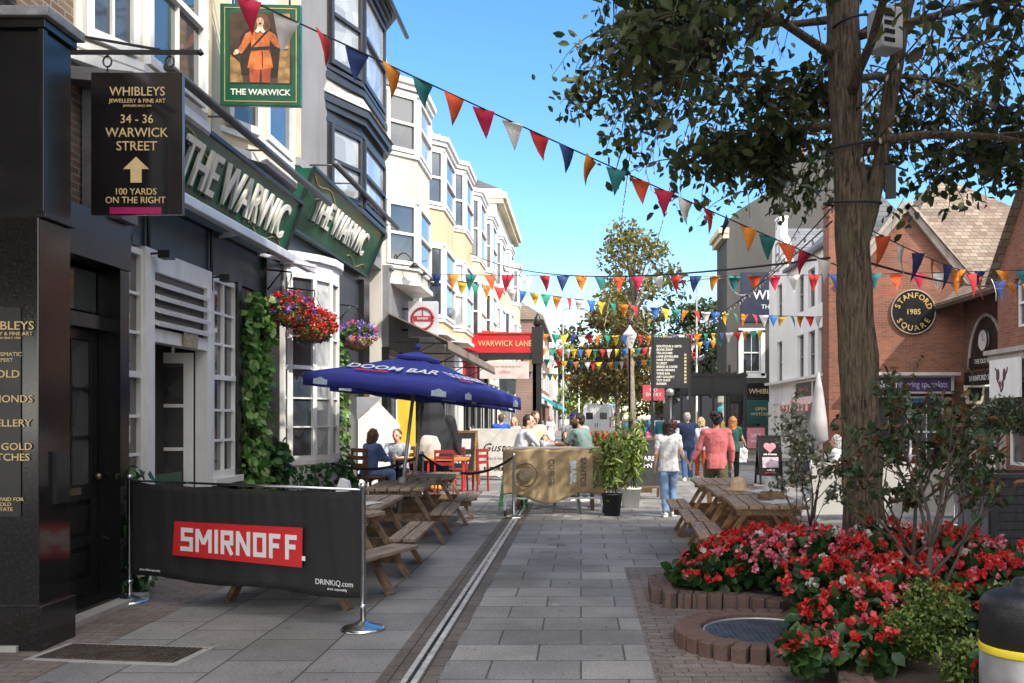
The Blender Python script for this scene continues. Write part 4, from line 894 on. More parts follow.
# red canopy over the lane
t = thing('lane_canopy', 'red canopy with gold lane name carried on black posts', 'canopy', (-2.75, 34.0, 0))
b = MB(); b.box(-1.0, .95, 0, 2.6, 4.0, 4.68); b.box(-1.05, 1.0, -.04, 2.64, 4.68, 4.74); b.build('red_fascia', mat('canopy red', (.5, .018, .02), .45, var=.1), t)
b = MB(); b.add([(-1.0, -.0, 4.62), (-1.55, -3.5, 4.75), (-1.55, -3.5, 4.1), (-1.0, 0, 4.02), (-1.6, 0, 4.62), (-1.65, -3.5, 4.75), (-1.65, -3.5, 4.1), (-1.6, 0, 4.02)], [(0, 1, 2, 3), (7, 6, 5, 4), (0, 4, 5, 1), (3, 2, 6, 7), (1, 5, 6, 2)]); b.build('side_fascia', MATS['canopy red'], t)
text('WARWICK LANE', .3, M['goldp'], t, (-.02, -.012, 4.33), ext=.006, sx=.86)
b = MB(); b.box(-1.0, 1.15, .02, .2, 3.75, 3.98)
b.build('beam', M['blackm'], t)
for x in (-.98, 1.05): b = MB(); b.box(x-.06, x+.06, 0, .14, 0, 3.75); b.build('post', M['blackm'], t); b = MB(); b.box(x-.06, x+.06, 2.4, 2.54, 0, 4.0); b.build('post', M['blackm'], t)
b = MB()
b.box(.95, 1.35, -.05, .3, 3.6, 4.95); b.box(.98, 1.3, 0, .25, 0, 3.6); b.lathe([(.06, 4.95), (.16, 5.05), (.1, 5.3), (.02, 5.45)], 12, (1.15, .12, 0))
b.build('corner_pier', M['blackm'], t)
b = MB(); b.box(-.95, .85, -.02, .02, 3.05, 3.68); b.build('notice_board', mat('faded pink poster board', (.6, .5, .47), .6, var=.2, vs=3), t)
for s_, z, sz in (('Shops and cafe along the lane', 3.5, .1), ('OPEN', 3.28, .16)): text(s_, sz, mat('faded lettering', (.45, .2, .2), .6), t, (-.05, -.026, z), ext=.002)

# far left row: red brick block then white shops
t = thing('brick_block', 'red brick block with a turquoise window beyond the terrace', 'building', (-3.2, 72, 0)); 
b = MB(); b.box(-9, 0, 0, 22, 0, 9.2); b.build('wall', brickmat('far red brick', (.3, .11, .07), (.38, .16, .1), (.3, .25, .22), 'yz'), t)
b = MB(); b.box(-9, .3, -.2, 22, 9.2, 9.5); b.add([(.3, -.2, 9.5), (.3, 22, 9.5), (-3, 22, 11.5), (-3, -.2, 11.5), (-9, -.2, 9.5), (-9, 22, 9.5)], [(0, 1, 2, 3), (0, 3, 4), (1, 5, 2), (3, 2, 5, 4)]); b.build('roof', M['rtile'], t)
for k in range(4):
    for z in (3.9, 6.4): window(t, (.045, 2.5+k*5.2, z), R(90), 1.5, 1.7, 2, 2, M['white'], glassmat('turquoise glass', (.03, .3, .32)) if k == 0 and z < 5 else M['gl'])
b = MB(); b.box(-2.8, -1.9, .5, 1.5, 10.5, 13.2); b.build('chimney', M['terra'], t)
b = MB(); b.box(0, .2, .2, 21.8, 2.7, 3.5); b.build('shop_fascia', M['white'], t)
for k in range(3):
    a = thing('shop_awning', ['turquoise awning nearest the red canopy', 'turquoise awning on the red brick block', 'far turquoise awning on the white shops'][k], 'awning', (-3.2+.2*0, [63.5, 76, 100][k], 0), group='turquoise shop awnings')
    b = MB(); b.add([(0, 0, 3.3), (1.5, 0, 2.6), (1.5, 7, 2.6), (0, 7, 3.3), (1.5, 0, 2.3), (1.5, 7, 2.3)], [(0, 1, 2, 3), (1, 4, 5, 2), (0, 4, 1)]); b.build('canvas', mat('turquoise canvas', (.03, .4, .42), .8), a)
t = thing('white_shop_row', 'long low white shop row at the far end of the street', 'building', (-2.9, 95, 0))
b = MB(); b.box(-9, 0, 0, 130, 0, 8.2); b.build('wall', M['offw'], t)
b = MB(); b.add([(.3, -.2, 8.2), (.3, 130, 8.2), (-4, 130, 10.5), (-4, -.2, 10.5), (-9, -.2, 8.2), (-9, 130, 8.2)], [(0, 1, 2, 3), (0, 3, 4), (1, 5, 2), (3, 2, 5, 4)]); b.build('roof', M['slate'], t)
for k in range(14):
    for z in (4.2, 6.2): window(t, (.045, 3+k*5, z), R(90), 1.6, 1.3, 2, 2, M['white'], M['gl'])
b = MB(); b.box(0, .15, 0, 130, 2.6, 3.4); b.build('shop_fascia', M['slatep'], t)
# ------------------------------------------------------------------ right hand side
brick_x = brickmat('orange red brick', (.40, .13, .065), (.25, .085, .05), (.22, .18, .15), 'xz', .225, .075, .012)
brick_y = brickmat('orange red brick side', (.40, .13, .065), (.25, .085, .05), (.22, .18, .15), 'yz', .225, .075, .012)
# white house with shop: front X = 8.3, from Y = 41 back to 30.2 (local x runs towards the camera)
t = thing('white_house', 'white painted house with slate roof and a narrow gable over a small shop', 'house', (8.3, 41.0, 0))
whp = mat('white masonry paint', (.78, .77, .74), .8, var=.05, dirt=.22, bump=.12, bs=70, vs=.9)
hs_ = [(5.35, 6.35, 3.1, 4.75), (7.0, 8.0, 3.1, 4.75), (8.45, 9.6, 3.1, 4.75), (5.35, 6.35, 5.6, 7.0), (7.0, 8.0, 5.6, 7.0), (8.45, 9.6, 5.6, 7.0), (1.6, 2.6, 3.1, 4.8), (1.6, 2.6, 5.6, 7.2)]
wall(t, whp, (0, 0, 0), R(-90), 10.1, 7.6, .3, hs_)
for a, b_, c, d in hs_: window(t, (.14, -(a+b_)/2, c), R(-90), b_-a, d-c, 1, 2, mat('grey window frame', (.22, .22, .22), .5), M['gl'], fw=.05, sill=whp)
b = MB(); b.box(.31, 3.0, -10.1, 0, 0, 7.5); b.build('side_wall', whp, t)
b = MB(); b.at((0, 0, 0), R(-90)); b.prism([(0, 7.6), (3.6, 7.6), (3.5, 7.9), (3.05, 8.2), (2.9, 8.9), (2.35, 9.2), (2.2, 9.95), (1.4, 9.95), (1.25, 9.2), (.7, 8.9), (.55, 8.2), (.1, 7.9)], 0, .3); b.at(); b.box(-.05, .35, -2.2, -1.4, 9.95, 10.05); b.build('gable', whp, t)
window(t, (-.01, -1.8, 8.0), R(-90), .7, 1.0, 1, 2, MATS['grey window frame'], M['gl'], fw=.05)
b = MB(); b.add([(-.15, -10.1, 7.55), (-.15, -3.6, 7.55), (1.6, -3.6, 9.1), (1.6, -10.1, 9.1), (3.2, -10.1, 7.55), (3.2, -3.6, 7.55), (-.15, -10.1, 7.45), (-.15, -3.6, 7.45)], [(3, 2, 1, 0), (3, 4, 5, 2), (0, 1, 7, 6), (0, 4, 3)]); b.box(-.2, -.06, -10.1, -3.6, 7.42, 7.54)
b.m(1).tube([(1.6, -10.1, 9.13), (1.6, -3.6, 9.13)], .11, 8)
b.m(0).add([(.3, -3.6, 7.6), (.3, -.0, 7.6), (.3, -1.8, 9.6), (3, -1.8, 9.6), (3, -3.6, 7.6), (3, 0, 7.6)], [(0, 2, 3, 4), (2, 1, 5, 3)])
b.build('roof', [M['slate'], M['terra']], t)
sf = MB(); sf.box(-.12, 0, -10.1, -5.4, 2.3, 3.0); sf.box(-.25, 0, -10.1, -.2, 3.02, 3.12)
for y in (-9.97, -8.6, -7.0, -5.6, -3.2, -.6): sf.box(-.14, 0, y-.12, y+.12, 0, 2.3)
sf.m(1).box(-.13, -.121, -8.0, -5.6, 2.4, 2.92).box(-.13, -.121, -10.0, -8.2, 2.4, 2.92); sf.m(0)
sf.build('shopfront', [M['white'], mat('dark shop board', (.06, .055, .05), .5, var=.6, vs=7)], t)
for y, w_ in ((-9.25, 1.1), (-7.8, 1.3), (-6.3, 1.1), (-4.4, 2.1), (-1.9, 2.2)): window(t, (-.01, y, .35), R(-90), w_, 1.9, 2, 1, M['white'], M['gl3'], mid=False, name='shop_window')
text('Bakery & Tea', .3, MATS['faded lettering'], t, (-.135, -6.8, 2.66), R(-90), ext=.002, sx=.8)
a = thing('striped_awning', 'short awning with red and white striped valance on the white house shop', 'awning', (8.3, 33.1, 0))
b = MB(); st = [mat('red stripe', (.5, .08, .08), .9), mat('cream stripe', (.7, .64, .58), .9)]
for k in range(16):
    y = -2.4+k*.3; b.m(k % 2); b.add([(-.15, y, 2.32), (-.75, y, 2.1), (-.75, y+.3, 2.1), (-.15, y+.3, 2.32)], [(0, 1, 2, 3)]); b.add([(-.75, y, 2.1), (-.755, y, 1.88), (-.755, y+.15, 1.84), (-.755, y+.3, 1.88), (-.75, y+.3, 2.1)], [(0, 1, 2, 3, 4)])
b.build('canvas', st, a)
b = MB(); b.bar((-.75, -2.4, 2.1), (-.75, 2.4, 2.1), .03, .03)
for y in (-2.3, 2.3): b.bar((-.75, y, 2.1), (-.05, y, 1.8), .02, .02)
b.build('arms', M['white'], a)

# grey house with jeweller's wall sign
t = thing('grey_corner_house', 'tall grey rendered house with chimney pots and a navy painted wall sign', 'house', (6.9, 44.0, 0))
gr = mat('dark weathered render', (.075, .073, .07), .9, var=.12, dirt=.5, bump=.15, bs=40, vs=.5)
wall_mb(MB(), 7.0, 10.9, .3, [(.75, 1.6, 3.75, 5.65)]).build('wall', gr, t)
b = MB(); b.prism([(0, 10.9), (7, 10.9), (7, 13), (4.3, 13.2), (2.6, 12.7), (.5, 11.4)], 0, .4); b.box(.0, 7, .32, 3.2, 0, 10.85); b.build('gable', gr, t)
b = MB(); b.prism([(2.5, 12.4), (5.4, 12.4), (5.4, 13.9), (5.5, 13.9), (5.5, 14.05), (2.4, 14.05), (2.4, 13.9), (2.5, 13.9)], -.05, .8); ch = b.build('chimney', gr, t)
for k in range(9): p = MB(); p.lathe([(.13, 0), (.1, .5), (.14, .55), (.12, .7)], 12, (2.65+k*.33, .35, 14.05)); p.build('chimney_pot', [M['terra'], M['cream2'], MATS['pale lead roof']][k % 3], ch)
b = MB(); b.box(-.4, .1, -.1, 3.2, 10.35, 10.6); b.box(-.25, .1, -.06, 3.2, 10.1, 10.35); b.build('cornice', M['cream2'], t)
b = MB(); b.add([(-.4, -.05, 10.6), (-.4, 3.2, 10.6), (3.4, 3.2, 13), (3.4, .3, 13)], [(3, 2, 1, 0)]); b.build('roof', M['slate'], t)
window(t, (1.175, .1, 3.75), 0, .85, 1.9, 2, 2, M['white'], M['gl'])
b = MB()
for x0, x1, z0, z1 in ((.55, .75, 3.6, 5.75), (1.6, 1.8, 3.6, 5.75), (.55, 1.8, 5.65, 5.85), (.5, 1.85, 3.5, 3.72)): b.box(x0, x1, -.06, 0, z0, z1)
b.build('window_surround', M['white'], t)
b = MB(); b.box(.68, 4.4, -.04, 0, 6.15, 8.5); wsn = b.build('wall_sign', mat('navy sign paint', (.012, .018, .045), .5), t)
text('WHIBLEYS', .62, M['white'], wsn, (2.66, -.045, 7.4), ext=.003, bold=.006)
text('THE JEWELLERS', .3, M['white'], wsn, (2.66, -.045, 6.85), ext=.003)
b = MB(); b.box(-.1, 3.2, -.25, 0, 2.35, 3.15); b.box(-.1, 3.2, -.35, 0, 3.15, 3.25)
for x in (-.1, .5, 1.35, 2.2): b.box(x, x+.15, -.2, 0, 0, 2.35)
sf = b.build('shopfront', M['black'], t)
text('WHIBLEYS', .33, M['goldp'], sf, (1.75, -.256, 2.85), ext=.003)
b = MB(); b.box(0, 2.3, -.05, .05, .5, 2.3); b.build('shop_window', M['gl3'], t)
b = MB(); b.box(-.02, .0, .8, 2.8, .4, 2.9); b.build('side_shop_window', M['gl3'], t)
t2 = thing('hanging_board', 'dark green hanging board beside the far black shopfront', 'sign', (8.35, 43.2, 1.35))
b = MB(); b.box(-.65, .6, -.04, .04, 0, 1.1); b.build('sign_board', mat('dark teal sign', (.01, .07, .06), .4), t2)
text('OPEN\nWATCHES', .2, M['goldp'], t2, (0, -.045, .55), ext=.002, lead=1.2)
b = MB(); b.box(-.7, -.65, -.03, .03, -1.35, 1.2); b.box(-.7, .6, -.02, .02, 1.15, 1.2); b.build('bracket', M['blackm'], t2)

# brick hall with round name plate
t = thing('brick_hall', 'red brick gabled hall with a round black and gold name plate', 'building', (10.45, 30.0, 0))
wall_mb(MB().at((-2.45, 0, 0)), 4.35, 6.2, .3, [(1.2, 3.95, .0, 2.35)]).build('wall', brick_x, t)
b = MB(); b.prism([(-1.8, 6.2), (1.85, 6.2), (.02, 8.45)], 0, .3); b.box(-2.45, -2.1, 0, .7, 6.2, 8.5); b.box(-2.5, -2.05, -.04, .75, 8.5, 8.62); b.build('gable', brick_x, t)
b = MB(); b.bar((-2.05, -.12, 5.95), (.02, -.12, 8.5), .3, .14, (0, 1, 0)); b.bar((2.1, -.12, 5.95), (.02, -.12, 8.5), .3, .14, (0, 1, 0)); b.build('barge_board', mat('weathered barge board', (.33, .29, .25), .8, var=.2, dirt=.5), t)
b = MB(); b.box(-2.44, 1.9, .31, .85, 0, 6.15); b.box(1.0, 1.9, .85, 9, 0, 6.1); b.build('side_wall', brick_y, t)
tileY = brickmat('weathered pyramid tiles', (.2, .135, .1), (.35, .285, .215), (.13, .1, .08), 'xz', .3, .17, .014, .85, bump=.8)
b = MB()
b.add([(-2.05, -.3, 6.1), (.02, -.3, 8.5), (.02, 1.6, 8.5), (-2.05, 1.6, 6.1)], [(0, 1, 2, 3)]); b.add([(2.1, -.3, 6.1), (.02, -.3, 8.5), (.02, 6, 8.5), (2.1, 6, 6.1)], [(3, 2, 1, 0)])
b.build('porch_roof', brickmat('gable tiles', (.2, .135, .1), (.35, .285, .215), (.13, .1, .08), 'yz', .3, .17, .014, .85, bump=.8), t)
b = MB(); ap = (4.4, 8.5, 11.6); B4 = [(-.6, 1.2, 6.1), (10.4, 1.2, 6.1), (10.4, 15, 6.1), (-.6, 15, 6.1)]
b.add(B4+[ap], [(0, 1, 4), (1, 2, 4), (2, 3, 4), (3, 0, 4)]); b.build('roof', tileY, t)
b = MB(); b.at((.25, -.03, 5.03), 0, PI/2).lathe([(.72, -.03), (.72, .03)], 40, smooth=False); pl = b.build('name_plate', M['black'], t)
b = MB(); b.tube([(.25+.71*math.cos(a*PI/24), -.065, 5.03+.71*math.sin(a*PI/24)) for a in range(49)], .022, 6); b.build('plate_rim', MATS['weathered barge board'], pl)
arctext('STANFORD', .25, .53, R(160), R(20), M['gold'], pl, (.25, -.066, 5.03)); arctext('SQUARE', .25, .53, R(212), R(328), M['gold'], pl, (.25, -.066, 5.03), inward=True); text('1985', .24, M['gold'], pl, (.25, -.068, 5.03), ext=.006, bold=.004)
b = MB(); b.box(-1.45, 1.5, -.75, 0, 2.96, 3.06); b.box(-1.3, 1.38, -.5, 0, 2.4, 2.96); b.add([(1.38, -.5, 2.4), (1.38, -.5, 2.96), (1.6, -.0, 2.96), (1.6, 0, 2.4)], [(0, 1, 2, 3)]); cn = b.build('shop_canopy', mat('cream canopy panel', (.5, .46, .42), .6, dirt=.2), t)
b = MB(); b.box(-1.22, 1.28, -.52, -.501, 2.46, 2.9); b.build('sign_panel', mat('plum sign panel', (.06, .03, .1), .4), cn)
text('bloom', .3, M['white'], cn, (-.72, -.524, 2.68), ext=.003, bold=.012, sx=.95); text('hearing specialists', .3, mat('pale lilac lettering', (.5, .46, .6), .5), cn, (.42, -.524, 2.68), ext=.003, sx=.7)
window(t, (-.5, .1, 0.35), 0, 1.3, 2.0, 2, 1, M['white'], M['gl3'], mid=False, name='shop_window')
window(t, (.73, .1, 0.02), 0, 1.1, 2.3, 2, 4, M['white'], M['gl3'], name='glazed_door')
b = MB(); b.box(.3, 1.3, .08, .1, 2.12, 2.33); b.build('transom_panel', mat('sky blue sign', (.05, .25, .5), .4), t)

# arched side entrance between hall and corner building, faces the street
t = thing('arched_entrance', 'brown brick entrance with dark arch and small clock between the hall and the corner building', 'building', (12.3, 29.9, 0))
brick_d = brickmat('brown entrance brick', (.19, .085, .055), (.14, .06, .045), (.17, .14, .12), 'xz', .225, .075, .012)
wall(t, brick_d, (0, 0, 2.9), R(-90), 4.6, 2.9, .3); wall(t, brick_d, (0, 0, 0), R(-90), .5, 2.9, .3)
b = MB(); b.at((0, -1.75, 3.15), R(-90)); b.prism([(1.15*math.cos(a*PI/16), 1.55*math.sin(a*PI/16)) for a in range(17)], -.05, 0); b.build('arch_panel', M['black'], t)
b = MB(); b.at((0, -1.75, 3.15), R(-90)); b.tube([(1.2*math.cos(a*PI/16), -.05, 1.6*math.sin(a*PI/16)) for a in range(17)], .06, 6); b.build('arch_rim', MATS['weathered barge board'], t)
b = MB(); b.at((-.07, -1.65, 3.98), R(-90)); b.at((-.07, -1.65, 3.98), R(-90), PI/2); b.lathe([(.34, -.03), (.34, .03)], 24, smooth=False); ck = b.build('clock', mat('clock face', (.5, .5, .47), .4), t)
b = MB(); b.at((-.105, -1.65, 3.98), R(-90)); b.box(-.012, .012, -.004, 0, 0, .22); b.box(0, .15, -.004, 0, -.012, .012); b.tube([(.34*math.cos(a*PI/12), 0, .34*math.sin(a*PI/12)) for a in range(25)], .025, 6); b.build('clock_hands', M['black'], ck)
b = MB(); b.box(-.09, 0, -2.95, -.5, 3.2, 3.5); s1 = b.build('arch_board', M['black'], t)
text('THE OLD HALL', .2, M['white'], s1, (-.095, -1.72, 3.35), R(-90), ext=.002)
b = MB(); b.box(-.12, 0, -2.75, -.35, 2.62, 3.05); s2 = b.build('lower_board', M['black'], t)
text('STANFORD SQ', .24, M['white'], s2, (-.125, -1.55, 2.84), R(-90), ext=.002)
b = MB(); b.prism([(-.02, 0), (.6, 0), (.52, -.55), (.06, -.55)], -.05, .05); b.m(1).prism([(.06, -.06), (.52, -.06), (.46, -.46), (.12, -.46)], -.055, .055); o = b.build('hanging_board', [mat('cream board frame', (.55, .47, .36), .5), M['black']], t, loc=(-.75, -1.9, 2.6))
b = MB(); b.add([(-.9, -4.6, 5.3), (-.9, .3, 5.3), (1.6, .3, 6.9), (1.6, -4.6, 6.9), (-.9, -4.6, 5.18), (-.9, .3, 5.18)], [(3, 2, 1, 0), (0, 1, 5, 4), ]); b.m(1).box(-.95, -.85, -4.6, .2, 5.08, 5.2); b.tube([(-.55, -3.6, 5.2), (-.2, -3.7, 4.9), (-.05, -3.7, 4.2)], .05, 8); b.build('roof', [MATS['gable tiles'], M['blackm']], t)
b = MB(); b.box(-.03, .1, -1.05, -.5, 0, 2.6); b.box(-.03, .1, -3.2, -2.7, 0, 2.6); b.m(1).box(.2, .25, -2.7, -1.05, 0, 2.6); b.m(0)
for y in (-2.7, -1.9, -1.1): b.box(.1, .2, y, y+.08, 0, 2.6)
b.box(.1, .2, -2.7, -1.05, .0, .5); b.build('door_screen', [mat('pale stone panel', (.42, .4, .37), .8, dirt=.3), M['gl3']], t)

# corner building at the right edge: brick gable over a stone shopfront, running back along the square
t = thing('corner_building', 'red brick gabled building with stone shop cornice at the right edge', 'building', (11.2, 25.0, 0))
wall(t, brick_x, (0, 0, 0), R(-90), 9.0, 5.5, .3, [(1.0, 2.1, 3.95, 5.2), (.55, 4.6, .4, 2.6), (5.6, 6.7, 3.95, 5.2)])
b = MB(); b.at((0, 0, 0), R(-90)); b.prism([(0, 5.5), (9, 5.5), (4.5, 10.6)], 0, .3); b.build('gable', brick_y, t)
b = MB(); b.box(.31, 10, -9, 0, 0, 5.4); b.build('side_wall', brick_x, t)
b = MB(); b.add([(-.25, .25, 5.2), (10, .25, 5.2), (10, -4.5, 10.7), (-.25, -4.5, 10.7), (-.25, -9.2, 5.2), (10, -9.2, 5.2)], [(0, 1, 2, 3), (3, 2, 5, 4)]); b.build('roof', tileY, t)
window(t, (.12, -1.55, 3.95), R(-90), 1.1, 1.25, 2, 2, M['white'], M['gl']); window(t, (.12, -6.15, 3.95), R(-90), 1.1, 1.25, 2, 2, M['white'], M['gl'])
window(t, (.1, -2.58, .4), R(-90), 4.0, 2.2, 3, 1, M['white'], M['gl3'], mid=False, name='shop_window')
b = MB(); b.box(-.35, 0, -9, .1, 3.3, 3.42); b.box(-.25, 0, -9, .05, 3.1, 3.3); b.box(-.12, 0, -9, .02, 2.65, 3.1)
for y in (-.5, -5.1): b.box(-.15, 0, y, y+.45, 0, 2.65)
b.build('stone_cornice', mat('grey sandstone', (.36, .33, .29), .85, dirt=.4, bump=.2), t)
t2 = thing('wall_sign', 'white sign with dark vine drawing fixed under the stone cornice', 'sign', (10.95, 24.3, 2.15))
b = MB(); b.box(-.06, .0, -1.2, .5, 0, 1.0); b.build('sign_board', M['white'], t2)
b = MB(); b.at((-.065, -.2, .5), R(-90))
for s in (-1, 1): b.tube([(s*.05*j+.05*math.sin(j*1.3), 0, -.35+.09*j) for j in range(8)], .02, 5); b.ell((s*.18, 0, .1), (.09, .006, .16)); b.ell((s*.07, 0, -.15), (.06, .006, .1))
b.build('vine_drawing', mat('dark plum print', (.1, .03, .05), .6), t2)
# the square's side goes on beside and behind the viewpoint: a low brick row, then an unseen tall block added to shade the near paving
t = thing('brick_row', 'low plain brick row continuing along the right side of the square', 'building', (11.4, 15.9, 0))
b = MB(); b.box(0, 10, -16, 0, 0, 7.2); b.build('wall', brick_y, t)
for k in range(2):
    for z in (3.8,): window(t, (-.045, -3-k*6, z), R(-90), 1.2, 1.7, 2, 2, M['white'], M['gl'])
b = MB(); b.box(-.2, 10, -16, .05, 7.2, 7.4); b.build('roof', M['slate'], t)
t = thing('shade_block', 'tall cream block out of view, added to shade the near paving', 'building', (11.4, -1.6, 0))
b = MB(); b.box(0, 14, -26, 0, 0, 22.5); b.build('wall', M['cream2'], t)
for k in range(5):
    for z in range(6): window(t, (-.045, -3-k*5, 1.2+z*3.4), R(-90), 1.5, 1.8, 2, 2, M['white'], M['gl'])
b = MB(); b.box(-.25, 14.2, -26.2, .2, 22.5, 22.8); b.build('roof', M['slate'], t)

# ------------------------------------------------------------------ middle distance street furniture
t = thing('directory_sign', 'tall black directory board with rows of shop names on a post', 'sign', (2.52, 26.0, 0), R(3))
b = MB(); b.box(-.5, .5, -.06, .06, 2.45, 3.88); bd = b.build('sign_board', mat('black directory board', (.03, .03, .032), .4, var=.2), t, bevel=.01)
for k, s_ in enumerate(('BOUTIQUE & GIFTS', 'BOOK SHOP', 'TEA ROOMS', 'LANE JEWELLERS', 'HAIR STUDIO', 'FLORIST', 'BREAD & CAKES', 'SHOE REPAIRS', 'WINE BAR', 'ART GALLERY', 'TOY SHOP', 'BARBER')):
    text(s_, .085, M['silver'], bd, (-.42, -.064, 3.62-.095*k), ax='LEFT', ext=.002, sx=.95, bold=.003)
b = MB()
for k in range(9): b.box(.36, .42, -.066, -.061, 2.6+k*.095, 2.66+k*.095)
b.build('arrow_marks', M['goldp'], bd)
for x in (-.53, .53): b = MB(); b.box(x-.03, x+.03, -.05, .05, 0, 4.0); b.build('post', M['blackm'], t)
t = thing('bollard_lamp', 'black post with pale lamp head under the directory board', 'post', (2.58, 27.0, 0)); b = MB(); b.tube([(0, 0, 0), (0, 0, 2.25)], .075, 12); b.build('post', M['blackm'], t); b = MB(); b.lathe([(.08, 2.25), (.12, 2.3), (.12, 2.42), (.05, 2.48)], 14); b.build('lamp_head', M['alu'], t)
t = thing('street_nameplate', 'small red street plate on a thin post left of the directory board', 'sign', (2.42, 31.0, 0)); b = MB(); b.tube([(0, .05, 0), (0, .05, 2.9)], .035, 8); b.build('post', M['blackm'], t); b = MB(); b.box(-.36, .36, -.02, .02, 2.2, 2.72); b.build('plate', mat('pinkish red plate', (.5, .07, .09), .5), t); text('NO\nENTRY', .17, M['white'], t, (0, -.024, 2.47), ext=.002, lead=.9)
# black metal pergola with a hoarding
t = thing('pergola', 'black steel pergola with dark hoarding beside the grey corner house', 'pergola', (5.4, 38.0, 0))
b = MB()
for x in (-1.3, 0, 1.3):
    for y in (0, 4): b.box(x-.05, x+.05, y-.05, y+.05, 0, 4.0)
for y in (0, 4): b.box(-1.4, 1.4, y-.06, y+.06, 3.3, 3.42); b.box(-1.4, 1.4, y-.06, y+.06, 2.6, 2.7); b.box(-1.4, 1.4, y-.03, y+.03, 1.1, 1.16)
for k in range(8): b.box(-1.35+k*.38, -1.3+k*.38, 0, 4, 3.42, 3.5)
b.build('frame', M['blackm'], t); b = MB(); b.box(-1.28, 1.28, -.03, .03, 2.7, 3.3); b.build('hoarding', mat('dark hoarding', (.02, .02, .022), .5), t)
yel = mat('yellow post paint', (.62, .46, .05), .5)
for k, (x, y, l) in enumerate(((4.05, 35.5, 'leftmost of the yellow posts by the side road'), (4.75, 36.2, 'middle yellow post by the side road'), (5.5, 36.0, 'yellow post nearest the grey corner house'))):
    t = thing('bollard', l, 'bollard', (x, y, 0), group='yellow posts by the side road'); b = MB(); b.lathe([(.08, 0), (.08, 1.35), (.06, 1.45), (.02, 1.48)], 14); b.build('post', yel, t); b = MB(); b.lathe([(.083, 1.1), (.083, 1.2)], 14, smooth=False); b.build('band', M['white'], t)
# planter hedge in front of the far shop
t = thing('hedge_planter', 'pale planter with green bushes before the far black shopfront', 'planter', (7.9, 42.2, 0)); b = MB(); b.prism([(-.9, 0), (.9, 0), (1.0, .55), (-1.0, .55)], -.3, .3); b.build('trough', M['offw'], t)
meshobj('foliage', leaf_mesh('leaves', np.vstack([blob((x, 0, .85), (.35, .3, .4), 260) for x in (-.65, 0, .6)]), .14, leafmat('mid green leaves', [(.03, .08, .015), (.09, .17, .03), (.2, .27, .08)])), t)

# white van
t = thing('van', 'white panel van parked with its two rear doors towards the street', 'van', (1.05, 63.0, 0), R(-12))
vp = mat('white van paint', (.78, .78, .78), .25, var=.03, coat=.5)
b = MB(); prof = [(-.98, .35), (-1.0, 1.2), (-.96, 1.9), (-.86, 2.45), (-.72, 2.58), (.72, 2.58), (.86, 2.45), (.96, 1.9), (1.0, 1.2), (.98, .35)]
def ring(y, sx, sz, z0=0): return [(x*sx, y, .35+(z-.35)*sz) for x, z in prof]
rings = [ring(0, .97, .985), ring(.05, 1, 1), ring(3.6, 1, 1), ring(4.3, .98, .96), ring(4.95, .95, .62), ring(5.6, .92, .5), ring(5.75, .86, .4)]
vs = [p for r_ in rings for p in r_]; n = len(prof); fs = [tuple(range(n))] + [(i*n+j, (i+1)*n+j, (i+1)*n+(j+1) % n, i*n+(j+1) % n) for i in range(len(rings)-1) for j in range(n)] + [tuple(range(len(vs)-1, len(vs)-1-n, -1))]
b.add(vs, fs); b.build('body', vp, t, bevel=.03)
for s in (-1, 1):
    b = MB(); b.box(s*.02, s*.9, -.025, -.002, .55, 2.35); d = b.build('rear_door', vp, t, bevel=.012)
    b = MB(); b.box(s*.24, s*.72, -.035, -.026, 1.5, 1.95); b.build('window', M['gl'], d)
    b = MB(); b.box(s*.06, s*.1, -.05, -.026, 1.0, 1.25); b.build('handle', M['blackm'], d)
    b = MB(); b.box(s*.9, s*.985, -.03, .05, .95, 1.65); b.build('tail_light', mat('red lens', (.45, .02, .02), .2), t)
    for y in (1.0, 4.6): b = MB(); b.at((s*.88, y, .34), 0, 0, PI/2).lathe([(.2, -.13), (.34, -.12), (.34, .12), (.2, .13)], 20); w = b.build('wheel', M['rubber'], t); b = MB(); b.at((s*1.0, y, .34), 0, 0, PI/2).lathe([(.2, -.02), (.2, .02)], 16); b.build('rim', M['alu'], w)
    b = MB(); b.box(s*.985, s*1.01, 3.6, 4.6, 1.35, 2.0); b.build('cab_window', M['gl'], t); b = MB(); b.box(s*.99, s*1.005, 1.2, 1.7, 1.5, 1.95); b.build('side_window', M['gl'], t)
b = MB(); b.box(-.95, .95, -.1, .02, .32, .52); b.build('bumper', M['blackm'], t); b = MB(); b.box(-.26, .26, -.04, -.026, .62, .74); b.build('number_plate', yel, t)
